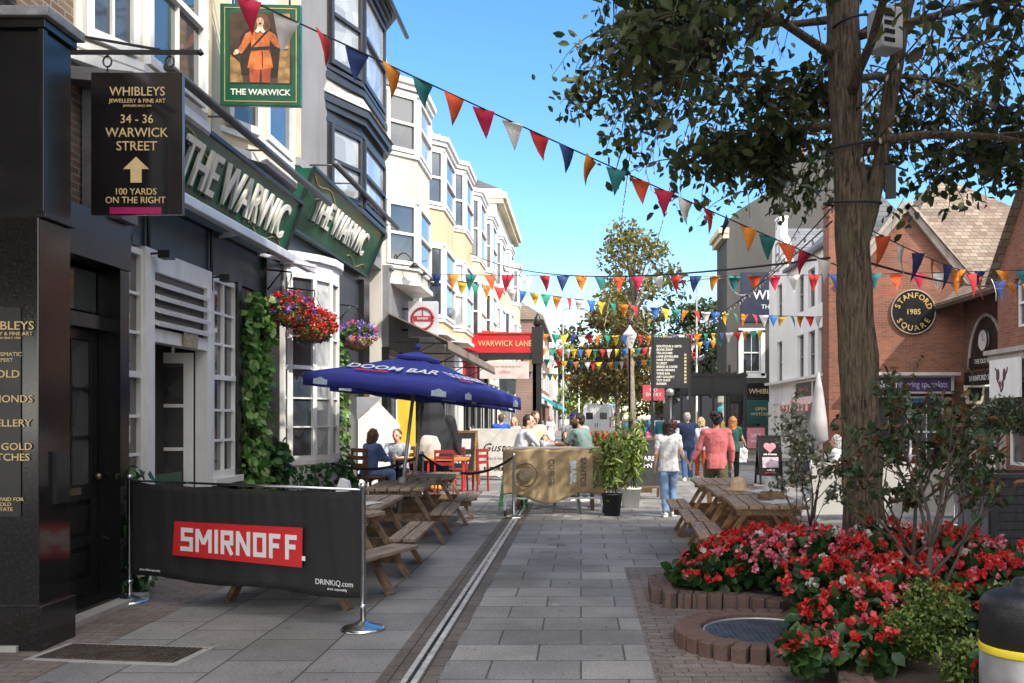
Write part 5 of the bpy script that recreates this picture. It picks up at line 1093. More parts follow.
# parked cars behind the directory sign
def car(loc, rz, m, label):
    t = thing('parked_car', label, 'car', loc, rz, group='cars parked at the far end')
    b = MB(); pr = [(0, .3), (0, .75), (.25, .95), (.75, 1.42), (2.3, 1.45), (2.95, .98), (3.9, .85), (4.1, .6), (4.1, .3)]
    b.at((0, 0, 0), PI/2); b.prism(pr, -.82, .82); b.build('body', m, t, bevel=.06)
    b = MB(); b.box(-.66, .66, .28, .32, 1.0, 1.0); b = MB(); b.add([(-.68, .34, 1.0), (.68, .34, 1.0), (.6, .74, 1.37), (-.6, .74, 1.37)], [(0, 1, 2, 3)]); b.v = [(x, y-.03, z+.03) for x, y, z in b.v]; b.build('rear_window', M['gl'], t)
    for s in (-1, 1):
        b = MB(); b.add([(s*.83, .75, 1.0), (s*.83, 2.7, 1.0), (s*.83, 2.25, 1.36), (s*.83, .95, 1.36)], [(0, 1, 2, 3)]); b.build('side_window', M['gl'], t)
        b = MB(); b.box(s*.5, s*.8, -.015, .02, .68, .86); b.build('tail_light', MATS['red lens'], t)
        for y in (.75, 3.3): b = MB(); b.at((s*.76, y, .31), 0, 0, PI/2).lathe([(.18, -.1), (.31, -.09), (.31, .09), (.18, .1)], 18); b.build('wheel', M['rubber'], t)
car((3.6, 57, 0), R(5), mat('blue car paint', (.05, .16, .32), .25, coat=.6), 'blue hatchback parked behind the directory sign'); car((5.2, 56, 0), R(-4), mat('silver car paint', (.5, .52, .54), .25, .3, coat=.6), 'silver hatchback parked right of the blue one'); car((3.2, 70, 0), 0, M['red'], 'red hatchback parked beyond the blue one')
# lamp columns
for k, (x, y, h_, l) in enumerate(((-1.0, 52, 7.6, 'pale lamp column nearest the terrace'), (-.15, 70, 8.4, 'tall pale lamp column with short arm before the far trees'), (.9, 84, 6.2, 'thin pale column standing behind the white van'), (5.6, 45, 8.2, 'pale lamp column behind the black pergola'))):
    t = thing('street_lamp', l, 'street lamp', (x, y, 0), group='street lamps along the street'); b = MB(); b.tube([(0, 0, 0), (0, 0, 1.2), (0, 0, 1.25), (0, 0, h_)], [.1, .1, .06, .045], 10); b.build('column', M['alu'], t); b = MB(); b.tube([(0, 0, h_), (.25, 0, h_+.12), (.9, 0, h_+.15)], .03, 6); b.build('arm', M['alu'], t); b = MB(); b.ell((1.05, 0, h_+.12), (.3, .12, .07)); b.build('lamp_head', M['alu'], t)
t = thing('lantern', 'traditional lantern hanging over the street left of the directory board', 'lamp', (2.1, 40.0, 4.6)); b = MB(); b.lathe([(.1, 0), (.28, .55), (.3, .6), (.1, .85), (.03, 1.0)], 6, smooth=False); b.build('lamp_shade', mat('frosted lantern', (.6, .62, .62), .3), t); b = MB(); b.tube([(0, 0, 1.0), (0, 0, 1.25)], .03, 6); b.tube([(0, .3, -4.6), (0, .3, 1.25), (0, 0, 1.25)], .05, 8); b.build('post', M['blackm'], t)
# far right low buildings
t = thing('far_shops', 'dark far shop row beyond the grey corner house', 'building', (9.5, 62, 0)); b = MB(); b.box(0, 8, 0, 60, 0, 6.0); b.build('wall', gr, t); b = MB(); b.box(-.3, 8, -.3, 60, 6, 6.3); b.build('roof', M['slate'], t)
for k in range(6): window(t, (-.045, 4+k*8, 3.2), R(-90), 1.4, 1.6, 2, 2, M['white'], M['gl'])
# ------------------------------------------------------------------ barrier with printed screen
A0, A1 = Vector((-4.02, 8.28, 0)), Vector((-1.69, 7.21, 0)); dAB = (A1-A0).length; rzb = math.atan2(A1.y-A0.y, A1.x-A0.x)
t = thing('cafe_barrier', 'black printed cafe barrier with a red band between steel posts', 'barrier', A0, rzb)
b = MB(); nx, nz = 70, 14; vs = []; fs = []
for i in range(nx+1):
    for j in range(nz+1):
        u = i/nx; v = j/nz; s_ = u*dAB; y = .006*math.sin(s_*23+v*2)*(1.1-v) + .006*math.sin(s_*47+v*5+math.sin(s_*9))*v*v + .008*math.sin(s_*7+1) + .012*math.sin(s_*3.1)*(1-v); z = .24+.84*v - (.012*math.sin(u*PI*5)**2*v) - .02*4*u*(1-u)*v + .014*math.sin(s_*5)*(1-v); vs.append((.02+s_*.985, y, z))
for i in range(nx):
    for j in range(nz): a = i*(nz+1)+j; fs.append((a, a+nz+1, a+nz+2, a+1))
b.add(vs, fs, True); scn = b.build('screen', mat('black banner fabric', (.017, .017, .018), .75, var=.2, vs=5, bump=.12, bs=300), t)
so = scn.modifiers.new('solid', 'SOLIDIFY'); so.thickness = .003
b = MB(); b.prism([(.56, .46), (1.985, .447), (1.99, .765), (.585, .752)], -.029, -.026); b.build('red_band', mat('red banner print', (.62, .02, .025), .6, var=.06), scn)
# blocky capitals drawn as strokes on a 4 x 6 grid
GLY = dict(S=[((3.6, 5.4), (.5, 5.4), (.5, 3.1), (3.5, 3.1), (3.5, .6), (.3, .6))], M=[((.5, 0), (.5, 5.9)), ((4.9, 0), (4.9, 5.9)), ((.7, 5.6), (2.7, 2.2)), ((2.7, 2.2), (4.7, 5.6))], I=[((.6, 0), (.6, 6))],
 R=[((.5, 0), (.5, 6)), ((.5, 5.4), (3.5, 5.4), (3.5, 2.9), (.5, 2.9)), ((2.0, 2.7), (3.6, 0))], N=[((.5, 0), (.5, 6)), ((4.0, 0), (4.0, 6)), ((.7, 5.5), (3.8, .5))], O=[((.5, .6), (.5, 5.4), (3.5, 5.4), (3.5, .6), (.5, .6))], F=[((.5, 0), (.5, 6)), ((.5, 5.4), (3.5, 5.4)), ((.5, 3.1), (3.1, 3.1))])
gl_ = MB(); cx = .665; u_ = .0335; dep = 0.
for ch in 'SMIRNOFF':
    for st_ in GLY[ch]:
        for p, q in zip(st_, st_[1:]):
            p = Vector((cx+p[0]*u_, -.031-dep, .503+p[1]*u_)); q = Vector((cx+q[0]*u_, -.031-dep, .503+q[1]*u_)); dep = (dep+.00007) % .002
            e_ = (q-p).normalized()*u_*.55 if abs(p.x-q.x) < 1e-4 or abs(p.z-q.z) < 1e-4 else Vector((0, 0, 0))
            if len(st_) == 2: e_ = Vector((0, 0, 0))
            gl_.bar(p-e_, q+e_, .0012, u_*1.15, (0, 0, 1)) if abs((q-p).z) < 1e-4 else gl_.bar(p-e_, q+e_, u_*1.15, .0012, (0, 1, 0))
    cx += u_*{'M': 6.4, 'I': 2.2, 'N': 5.6}.get(ch, 5.05)
gl_.box(cx+.0, cx+.035, -.032, -.031, .503, .54); gl_.build('lettering', mat('white banner print', (.78, .78, .78), .6, var=.04), scn)
text('DRINKiQ.com', .062, MATS['white banner print'], scn, (2.3, -.022, .345), ext=.001, sx=1.0); text('drink responsibly', .028, MATS['white banner print'], scn, (2.33, -.022, .297), ext=.001); text('please drink responsibly', .026, MATS['white banner print'], scn, (.28, -.024, .31), ext=.001)
for x, o_ in ((0, 0), (dAB, 1)):
    b = MB(); b.lathe([(.022, .02), (.022, 1.1), (.027, 1.1), (.027, 1.13), (.01, 1.14)], 20, (x, 0, 0)); b.lathe([(.028, .17), (.028, .2)], 20, (x, 0, 0)); b.build('post', M['steel'], t)
    b = MB(); b.lathe([(.17, 0), (.175, .012), (.15, .028), (.06, .05), (.03, .07)], 32, (x, 0, 0)); b.build('base', M['steel'], t)
b = MB(); b.tube([(0, .0, 1.085), (dAB, 0, 1.085)], .011, 10); b.build('rail', M['steel'], t)

# picnic tables
def picnic(label, loc, rz, L=1.55, wood='weathered picnic timber'):
    w = woodmat(wood, (.42, .32, .23), (14, 1.2, 14)) if 'weathered' in wood else woodmat(wood, (.5, .33, .2), (14, 1.2, 14))
    leg = woodmat('brown table leg', (.3, .19, .11), (3, 3, 3)) if 'weathered' in wood else woodmat('orange table leg', (.5, .27, .12), (3, 3, 3))
    t = thing('picnic_table', label, 'picnic table', loc, rz, group='pub picnic tables')
    b = MB()
    for k in range(5): x = -.31+k*.155; b.box(x-.069, x+.069, -L/2, L/2, .705, .745)
    for y in (-L/2+.25, L/2-.25): b.box(-.33, .33, y-.03, y+.03, .62, .704)
    b.build('table_top', w, t, bevel=.006)
    for s in (-1, 1):
        b = MB()
        for k in (0, 1): x = s*.6+(k-.5)*.15; b.box(x-.066, x+.066, -L/2, L/2, .395, .433)
        b.build('seat', w, t, bevel=.006)
    for y in (-L/2+.3, L/2-.3):
        b = MB(); b.bar((-.2, y, .7), (-.62, y, 0), .045, .1, (0, 1, 0)); b.v = b.v; b.build('leg', leg, t); b = MB(); b.bar((.2, y, .7), (.62, y, 0), .045, .1, (0, 1, 0)); b.build('leg', leg, t)
        b = MB(); b.box(-.68, .68, y+.024, y+.066, .29, .394); b.build('cross_beam', leg, t)
    return t
for l, p, r_ in (('weathered picnic table hidden behind the black printed barrier', (-2.46, 8.5, 0), -19), ('weathered picnic table just past the steel barrier post', (-2.42, 10.05, 0), 2), ('weathered picnic table holding the nearer blue parasol', (-2.42, 12.55, 0), 3), ('weathered picnic table holding the farther blue parasol', (-2.36, 14.6, 0), 1)):
    picnic(l, p, R(r_), 1.3 if p[1] < 9 else 1.55)
for l, p, r_ in (('orange toned picnic table nearest the flower bed', (1.98, 10.12, 0), -3), ('orange toned picnic table with the straw hat on it', (2.0, 11.62, 0), -2), ('orange toned picnic table farthest from the flower bed', (1.98, 13.2, 0), -2)):
    picnic(l, p, R(r_), 1.3, 'orange picnic timber')
h = MB(); h.lathe([(.17, 0), (.175, .01), (.1, .03), (.095, .1), (.07, .15), (.02, .165)], 24); hat = h.build('straw_hat', mat('straw', (.66, .46, .3), .8, var=.2, vs=30, bump=.3), None, loc=(1.95, 11.5, .746)); tag(hat, 'straw hat lying on the middle orange toned table', 'hat')
for k, (x, y, l) in enumerate(((2.12, 11.3, 'menu sheets on the table with the straw hat'), (2.05, 9.85, 'menu sheets on the orange table nearest the flowers'), (-2.35, 9.6, 'menu sheets on the table past the barrier post'))):
    m_ = MB(); m_.at((0, 0, 0), .4).box(-.11, .11, -.15, .15, 0, .004); m_.at((.12, .1, .004), -.3).box(-.11, .11, -.15, .15, 0, .004); o = m_.build('menu', mat('printed paper', (.62, .62, .6), .7, var=.2, vs=25), None, loc=(x, y, .7465)); tag(o, l, 'menu', 'menus on the tables')
for x, y, l in ((-2.55, 10.0, 'white napkin holder on the table past the barrier post'), (2.1, 10.3, 'wooden condiment tray on the orange table nearest the flowers')):
    t = thing('condiment_tray', l, 'tray', (x, y, .7465)); b = MB(); b.box(-.13, .13, -.1, .1, 0, .05); b.box(-.13, .13, -.1, -.085, .05, .09); b.build('tray', M['terra'] if x < 0 else MATS['brown table leg'], t); b = MB(); b.prism([(-.09, .0), (.09, .0), (.05, .16), (-.03, .19)], -.06, .06); o = b.build('napkins', mat('white paper', (.72, .72, .72), .8), t); o.location = (0, 0, .055)

# parasols: four canvas faces sloping off a square, valance, ribs, pole through the table
BLUE = mat('royal blue canvas', (.032, .042, .27), .8, var=.12, vs=3, bump=.15, bs=200)
def parasol(label, loc, rz):
    t = thing('parasol', label, 'parasol', loc, rz, group='royal blue parasols over the tables')
    ap = Vector((.15, .45, 2.53)); C4 = [Vector(p) for p in ((-1.2, -.4, 2.24), (.9, -.95, 2.02), (1.52, 1.45, 1.93), (-.6, 2.1, 2.16))]
    b = MB(); cl = []
    for k in range(4):
        p, q = C4[k], C4[(k+1) % 4]; N = 8; rows = []
        for j in range(N+1):
            f = j/N; row = []
            for i in range(N+1):
                u = i/N; e = p.lerp(q, u); x = ap.lerp(e, f); x.z -= .05*math.sin(f*PI)*(.4+.6*(4*u*(1-u))); x = x + (ap-e).normalized()*.05*f*4*u*(1-u); row.append(x)
            rows.append(row)
        vs = [tuple(x) for r_ in rows for x in r_]; fs = [(j*(N+1)+i, (j+1)*(N+1)+i, (j+1)*(N+1)+i+1, j*(N+1)+i+1) for j in range(N) for i in range(N)]
        ed = rows[-1]; o_ = len(vs); vs += [(x.x, x.y, x.z-.17-.012*math.sin(i*1.9+k)) for i, x in enumerate(ed)]; fs += [((N)*(N+1)+i, o_+i, o_+i+1, N*(N+1)+i+1) for i in range(N)]
        b.add(vs, fs, True)
    cn = b.build('canopy', BLUE, t); s = cn.modifiers.new('s', 'SOLIDIFY'); s.thickness = .004
    b = MB(); tp = Vector((.15, .45, 2.6)); vs = [tuple(ap.lerp(c, .2)+Vector((0, 0, .035))) for c in C4]+[tuple(ap+Vector((0, 0, .035)))]; vs += [(x, y, z-.04) for x, y, z in vs[:4]]
    b.add(vs, [(0, 1, 4), (1, 2, 4), (2, 3, 4), (3, 0, 4), (0, 5, 6, 1), (1, 6, 7, 2), (2, 7, 8, 3), (3, 8, 5, 0)]); b.build('vent_cap', BLUE, t)
    b = MB(); b.ell(tuple(ap+Vector((0, 0, .1))), .04); b.build('finial', BLUE, t)
    # prints on two faces
    for k, main in ((0, 1), (1, 0)):
        p, q = C4[k], C4[(k+1) % 4]; ex = (q-p).normalized(); mid = p.lerp(q, .5); up = (ap-mid); up = (up-ex*up.dot(ex)).normalized(); nn = ex.cross(up).normalized()
        if nn.z < 0: nn = -nn
        def put(o, c): o.matrix_local = Matrix(((ex.x, up.x, nn.x, c.x), (ex.y, up.y, nn.y, c.y), (ex.z, up.z, nn.z, c.z), (0, 0, 0, 1))) 
        c = ap.lerp(mid, .6)+nn*.004
        o = text('DOOM BAR', .23, MATS['white banner print'], cn, (0, 0, 0), ext=.001, bold=.004, sx=1.08); put(o, c+ex*(-.02 if main else .05)-up*.03)
        m_ = MB(); m_.add([(-.52, -.2, 0), (.0, -.2, 0), (-.05, -.15, 0), (-.48, -.15, 0)], [(0, 1, 2, 3)]); o = m_.build('red_swash', MATS['red banner print'], cn); put(o, c+nn*.003)
        # valance badges
        for f in (.12, .88):
            e = p.lerp(q, f); dirn = ex; oo = MB(); oo.box(-.1, .1, -.004, .004, -.035, .035); oo.add([(-.07, -.005, .035), (.07, -.005, .035), (.0, -.005, .065)], [(0, 1, 2)]); x = oo.build('badge', mat('pale badge print', (.45, .55, .62), .6, var=.2, vs=30), cn)
            x.location = e+Vector((0, 0, -.105))-Vector((-ex.y, ex.x, 0)).normalized()*.012; x.rotation_euler = (0, -math.asin(ex.z), math.atan2(ex.y, ex.x))
    b = MB()
    for k in range(4):
        b.bar(ap-Vector((0, 0, .04)), C4[k]-Vector((0, 0, .03)), .02, .02); b.bar(Vector((.1, .3, 1.95)), ap.lerp(C4[k], .5)-Vector((0, 0, .07)), .016, .016)
    b.build('ribs', woodmat('parasol rib wood', (.4, .27, .15), (3, 3, 3)), t)
    b = MB(); b.tube([(-.05, -.05, .05), (.15, .45, 2.52)], .024, 10); b.build('pole', M['alu'], t)
    b = MB(); b.lathe([(.06, .745), (.05, .82), (.03, .84)], 12, (0, .1, 0)); b.box(-.25, .25, -.25, .25, 0, .07); b.build('base', MATS['concrete' if 'concrete' in MATS else 'grey concrete'], t)
    return t
p1 = parasol('nearer royal blue parasol with white and red lettering', (-2.42, 12.5, 0), 0)
dup(p1, (-2.6, 14.45, -.03), R(2), 'farther royal blue parasol half hidden behind the nearer one')

# ------------------------------------------------------------------ sackcloth barrier, high table, stools
t = thing('sack_barrier', 'wheeled barrier hung with printed sackcloth in front of the high table', 'barrier', (-.44, 15.75, 0), R(3))
b = MB(); nx, nz = 60, 20; vs = []; fs = []
for i in range(nx+1):
    for j in range(nz+1):
        u = i/nx; v = j/nz; x = -.88+1.74*u; bot = .3+.07*math.sin(u*9.5+.6)-.05*math.sin(u*4); topz = 1.12-.025*math.sin(u*PI*3)**2; z = bot+(topz-bot)*v; vs.append((x, -.05+.02*math.sin(x*9)*(1-v)+.012*math.sin(x*21+v*3), z))
for i in range(nx):
    for j in range(nz): a = i*(nz+1)+j; fs.append((a, a+nz+1, a+nz+2, a+1))
b.add(vs, fs, True); sk = b.build('sackcloth', mat('hessian sackcloth', (.36, .265, .145), .95, var=.25, vs=4, bump=.5, bs=220, dirt=.3), t); s = sk.modifiers.new('s', 'SOLIDIFY'); s.thickness = .006
ink = mat('faded sack print', (.12, .095, .07), .9, var=.4, vs=18)
b = MB(); b.tube([(-.5+.2*math.cos(a*PI/14), -.083, .68+.19*math.sin(a*PI/14)) for a in range(29)], .014, 4); b.at((-.5, -.082, .68)).ell((0, 0, 0), (.13, .004, .12)); b.build('round_print', ink, sk)
for x, s_, c in ((-.07, 'COFFEE', 0), (.3, 'BRASIL', 1), (.47, 'SANTOS', 0), (.68, 'ARABICA', 0)):
    o = text(s_, .13, ink if not c else MATS['pale badge print'], sk, (x, -.09, .72), ext=.001, bold=.006); o.matrix_local = Matrix.Translation((x, -.09, .72)) @ Matrix.Rotation(PI/2, 4, 'Y') @ Matrix.Rotation(PI/2, 4, 'X')
b = MB()
for x in (-.84, .84): b.box(x-.02, x+.02, -.02, .02, .1, 1.14); b.box(x-.02, x+.02, -.22, .22, .1, .14)
b.box(-.84, .84, -.02, .02, 1.12, 1.15); b.box(-.84, .84, -.02, .02, .26, .29); b.build('frame', M['alu'], t)
for x in (-.84, .84):
    for y in (-.2, .2): b = MB(); b.at((x, y, .05), 0, 0, PI/2).lathe([(.03, -.02), (.05, -.018), (.05, .018), (.03, .02)], 14); b.build('wheel', M['rubber'], t)
t = thing('bar_table', 'high wooden bar table behind the sackcloth barrier', 'table', (-.45, 16.75, 0)); tw = woodmat('dark bar timber', (.14, .08, .045), (2, 10, 10))
b = MB(); b.box(-.75, .75, -.4, .4, 1.04, 1.09); b.build('table_top', tw, t, bevel=.01)
for x in (-.65, .65):
    for y in (-.32, .32): b = MB(); b.box(x-.035, x+.035, y-.035, y+.035, 0, 1.04); b.build('leg', tw, t)
for k, (x, y) in enumerate(((-.7, 16.6), (-.15, 16.85))):
    t = thing('pint_glass', ['half full pint glass before the man in white shirt', 'half full pint glass before the bearded man'][k], 'glass', (x, y, 1.09), group='glasses on the bar table'); b = MB(); b.lathe([(.03, 0), (.042, .15), (.04, .15), (.028, .01)], 16); b.build('glass', M['gl2'], t); b = MB(); b.lathe([(.028, .008), (.037, .1)], 14); b.build('beer', mat('amber beer', (.5, .2, .02), .2), t)
def stool(label, loc, m):
    t = thing('bar_stool', label, 'stool', loc, 0, group='metal bar stools'); b = MB(); b.box(-.17, .17, -.17, .17, .77, .8); b.build('seat', m, t, bevel=.02)
    for sx in (-1, 1):
        for sy in (-1, 1): b = MB(); b.bar((sx*.14, sy*.14, .78), (sx*.23, sy*.23, 0), .04, .025); b.build('leg', m, t)
    b = MB()
    for s in (-1, 1): b.bar((s*.2, -.2, .25), (s*.2, .2, .25), .02, .02); b.bar((-.2, s*.2, .25), (.2, s*.2, .25), .02, .02)
    b.build('footrest', m, t)
grm = mat('green stool paint', (.03, .16, .06), .35); gym = mat('grey stool metal', (.25, .26, .27), .4, .5)
stool('green metal bar stool under the man in white shirt', (-1.22, 16.7, 0), grm); stool('grey metal bar stool under the bearded man', (.16, 16.72, 0), gym)
stool('dark green metal bar stool behind the middle of the sackcloth', (-.25, 16.25, 0), mat('dark green stool paint', (.015, .06, .035), .35))
# rope stanchions
def stanchion(label, loc):
    t = thing('stanchion', label, 'stanchion', loc, 0, group='steel rope posts'); b = MB(); b.lathe([(.025, .03), (.025, 1.0), (.035, 1.01), (.03, 1.05), (.0, 1.06)], 18); b.build('post', M['steel'], t); b = MB(); b.lathe([(.17, 0), (.175, .012), (.13, .035), (.03, .06)], 28); b.build('base', M['steel'], t)
stanchion('steel rope post in front of the sackcloth barrier', (-1.1, 15.2, 0)); stanchion('steel rope post by the olive tree', (5.75, 14.2, 0))
stanchion('steel rope post between the farther picnic table and the pub', (-2.75, 16.1, 0))
r_ = MB(); r_.tube(sag((-2.75, 16.1, 1.0), (-1.1, 15.2, 1.0), .3, 16), .022, 8); r_.build('rope', M['cable'], None); o = bpy.data.objects['rope']; tag(o, 'sagging black rope running to the post by the sackcloth', 'rope')
r_ = MB(); r_.tube(sag((-4.35, 14.4, 1.15), (-2.75, 16.1, 1.0), .28, 16), .022, 8); o = r_.build('rope', M['cable'], None); tag(o, 'black rope sagging from the pub wall behind the parasol table', 'rope')

# bistro corner by the pub: wooden chairs, small table, red chairs, penguin
def chair(label, loc, rz, m, grp):
    t = thing('chair', label, 'chair', loc, rz, group=grp); b = MB(); b.box(-.21, .21, -.21, .21, .42, .46); b.build('seat', m, t, bevel=.01)
    b = MB()
    for z in (.62, .75, .88): b.box(-.19, .19, -.23, -.2, z, z+.07)
    b.build('backrest', m, t)
    for sx in (-1, 1): b = MB(); b.bar((sx*.19, -.2, .95), (sx*.2, -.22, 0), .035, .035); b.build('leg', m, t); b = MB(); b.bar((sx*.19, .19, .42), (sx*.2, .2, 0), .035, .035); b.build('leg', m, t)
cw = woodmat('reddish chair wood', (.3, .13, .06), (3, 3, 10))
chair('wooden chair under the fair haired woman in blue', (-3.7, 16.2, .16), R(-38), cw, 'wooden chairs by the pub'); chair('wooden chair under the man in grey T-shirt', (-3.42, 17.65, .14), R(168), cw, 'wooden chairs by the pub')
b = MB(); b.box(-4.35, -3.0, 15.5, 18.3, 0, .15); o = b.build('decking', woodmat('dark decking', (.12, .08, .05), (1, 8, 8)), None); tag(o, 'low timber deck under the seated pair by the pub', 'deck')
t = thing('bistro_table', 'small dark table between the seated pair by the pub', 'table', (-3.35, 16.95, .15)); b = MB(); b.lathe([(.36, .7), (.36, .74), (.0, .745)], 24); b.build('table_top', cw, t); b = MB(); b.lathe([(.24, 0), (.22, .03), (.035, .06), (.035, .7)], 16); b.build('pedestal', M['blackm'], t)
t = thing('bistro_table', 'orange topped table among the red chairs', 'table', (-2.95, 20.6, 0)); b = MB(); b.box(-.45, .45, -.35, .35, .7, .75); b.build('table_top', mat('orange table top', (.62, .24, .05), .5), t)
for sx in (-1, 1):
    for sy in (-1, 1): b = MB(); b.bar((sx*.38, sy*.28, .7), (sx*.4, sy*.3, 0), .04, .04); b.build('leg', M['red'], t)
for k, (x, y, r0, l) in enumerate(((-2.9, 19.9, 0, 'red chair on the near side of the orange table'), (-2.35, 20.6, 60, 'red chair right of the orange table'), (-3.6, 20.7, -90, 'red chair left of the orange table'), (-2.9, 21.4, 180, 'red chair on the far side of the orange table'))): chair(l, (x, y, 0), R(r0), mat('dull red chair paint', (.3, .025, .025), .5), 'red chairs round the orange table')
# penguin figure
t = thing('penguin_statue', 'giant black and white penguin figure standing behind the parasol poles', 'statue', (-3.42, 20.9, 0), R(0)); t.scale = (1.1, 1.1, 1.14)
bm_ = MB(); bm_.ell((0, 0, .85), (.5, .44, .75)); bm_.ell((0, 0, 1.45), (.34, .32, .42)); bm_.ell((0, -.02, 1.85), (.26, .27, .27)); bm_.cap((.42, 0, 1.35), (.62, .02, .75), .14, .06); bm_.cap((-.42, 0, 1.4), (-.82, -.05, 1.25), .14, .06); remesh(bm_, 'body', mat('penguin charcoal', (.022, .023, .027), .75, var=.25, spec=.2), t, .025)
bm_ = MB(); bm_.ell((.03, -.12, .85), (.36, .36, .42)); remesh(bm_, 'belly', mat('penguin white', (.5, .46, .4), .8, var=.1, spec=.2), t, .025)
bm_ = MB(); bm_.cap((0, -.22, 1.87), (0, -.5, 1.8), .08, .03); bm_.build('beak', mat('penguin orange', (.6, .28, .04), .5), t); bm_ = MB(); bm_.ell((-.18, -.2, .08), (.16, .26, .08)); bm_.ell((.18, -.2, .08), (.16, .26, .08)); bm_.build('feet', MATS['penguin orange'], t)
bm_ = MB(); bm_.ell((-.12, -.22, 1.93), .03); bm_.ell((.12, -.22, 1.93), .03); bm_.build('eyes', M['white'], t)
t = thing('banner_stand', 'yellow printed feather banner beside the penguin figure', 'banner', (-4.05, 20.4, 0)); b = MB(); b.tube([(0, 0, 0), (0, 0, 2.2)], .02, 8); b.box(-.2, .2, -.2, .2, 0, .03); b.build('post', M['alu'], t); b = MB(); b.box(.02, .42, -.006, .006, .75, 2.15); b.build('flag', mat('banner yellow', (.72, .5, .04), .7), t)
t = thing('gable_board', 'grey and white house shaped board behind the seated pair', 'board', (-4.05, 18.6, 0), R(12)); b = MB(); b.prism([(-.4, .0), (.42, .0), (.42, 1.5), (.0, 1.95), (-.4, 1.6)], -.04, .04); b.build('board', M['white'], t); b = MB(); b.prism([(-.5, 1.52), (.0, 1.98), (.05, 2.05), (-.55, 2.05)], -.06, .06); b.build('roof_panel', mat('grey roof panel', (.25, .26, .28), .6), t)
# wooden chalkboard A-frame, pale screen
def aboard(label, loc, rz, w, h, frame, face, name='chalkboard', parts=()):
    t = thing(name, label, 'pavement sign', loc, rz)
    for s in (-1, 1):
        b = MB(); M4 = Matrix.Translation((0, s*.26, 0)) @ Matrix.Rotation(s*.2, 4, 'X'); b.M = M4
        b.box(-w/2, -w/2+.05, -.02, .02, 0, h); b.box(w/2-.05, w/2, -.02, .02, 0, h); b.box(-w/2+.05, w/2-.05, -.02, .02, h-.05, h); b.box(-w/2+.05, w/2-.05, -.02, .02, .22, .27); f = b.build('frame', frame, t)
        b = MB(); b.M = M4; b.box(-w/2+.05, w/2-.05, -.012, .012, .27, h-.05); fc = b.build('panel', face, f)
        if s < 0:
            for it in parts:
                if it[0] == 't': o = text(it[1], it[2], it[5], f, (0, 0, 0), ext=.001, bold=.002); o.matrix_local = M4 @ Matrix.Translation((it[3], -.015, it[4])) @ Matrix.Rotation(PI/2, 4, 'X')
                else: b = MB(); b.M = M4; it[1](b); b.build(it[2], it[3], f)
    return t
chalk = mat('chalkboard slate', (.02, .022, .024), .7, var=.5, vs=6); pine = woodmat('varnished pine', (.45, .25, .1), (3, 3, 8)); wt = MATS['white banner print']
aboard('pine framed chalkboard with a pinned white notice by the pale screen', (-2.82, 22.3, 0), R(-8), .7, 1.35, pine, chalk, parts=[('m', lambda b: b.box(-.02, .2, -.018, -.013, .9, 1.15), 'notice', MATS['printed paper']), ('t', "Today's lunch", .08, 0, .75, wt), ('t', 'Pie & chips', .08, 0, .58, wt)])
t = thing('cafe_screen', 'pale canvas screen with dark script lettering beside the pine chalkboard', 'barrier', (-2.25, 24.2, 0), R(-4)); b = MB(); b.box(-.62, .75, -.015, .015, .12, 1.35); b.build('screen', mat('pale canvas screen', (.6, .58, .53), .8), t)
text('Gusto', .3, M['black'], t, (.05, -.02, .85), ext=.002, shear=.35); text('coffee & kitchen', .1, mat('grey print', (.3, .3, .3), .6), t, (.05, -.02, .58), ext=.002); text('EAT DRINK', .13, M['black'], t, (.05, -.02, .3), ext=.002, bold=.004)
for x in (-.64, .77): b = MB(); b.tube([(x, 0, 0), (x, 0, 1.4)], .02, 8); b.box(x-.2, x+.2, -.15, .15, 0, .02); b.build('post', M['alu'], t)
pink = mat('pink print', (.6, .22, .28), .5)
def heart(b): b.ell((-.07, -.016, .95), (.085, .004, .08)); b.ell((.07, -.016, .95), (.085, .004, .08)); b.add([(-.14, -.018, .92), (.14, -.018, .92), (0, -.018, .78)], [(0, 2, 1)])
aboard('tall black pavement sign with pink heart and photo by the chalkboard', (4.62, 22.9, 0), R(4), .58, 1.22, M['black'], M['black'], 'pavement_sign', [('m', heart, 'heart', pink), ('m', lambda b: b.box(-.2, .2, -.017, -.013, .42, .68), 'photo_print', mat('pale photo print', (.5, .4, .45), .4, var=.4, vs=9)), ('t', 'nails & beauty', .06, 0, .75, wt), ('t', 'walk in', .07, 0, .36, wt), ('t', 'open today', .06, 0, .3, M['red'])])
aboard('dark chalkboard in a red brown frame beside the black pavement sign', (5.35, 22.3, 0), R(-10), .6, 1.15, cw, chalk, parts=[('t', 'Cakes\nCoffee\nTeas', .1, 0, .75, wt)])
aboard('pink poster pavement sign beneath the dark green hanging board', (7.75, 41.3, 0), R(0), .9, 1.25, woodmat('dark sign wood', (.08, .05, .03)), pink, 'pavement_sign', [('t', 'SALE', .22, 0, .85, wt), ('t', 'now on', .14, 0, .6, wt)])
aboard('large black chalkboard beside the white plant pot', (1.25, 18.9, 0), R(3), .75, 1.25, woodmat('dark board wood', (.2, .1, .04)), chalk, parts=[('t', 'WE ARE\nOPEN', .14, 0, .75, wt)])

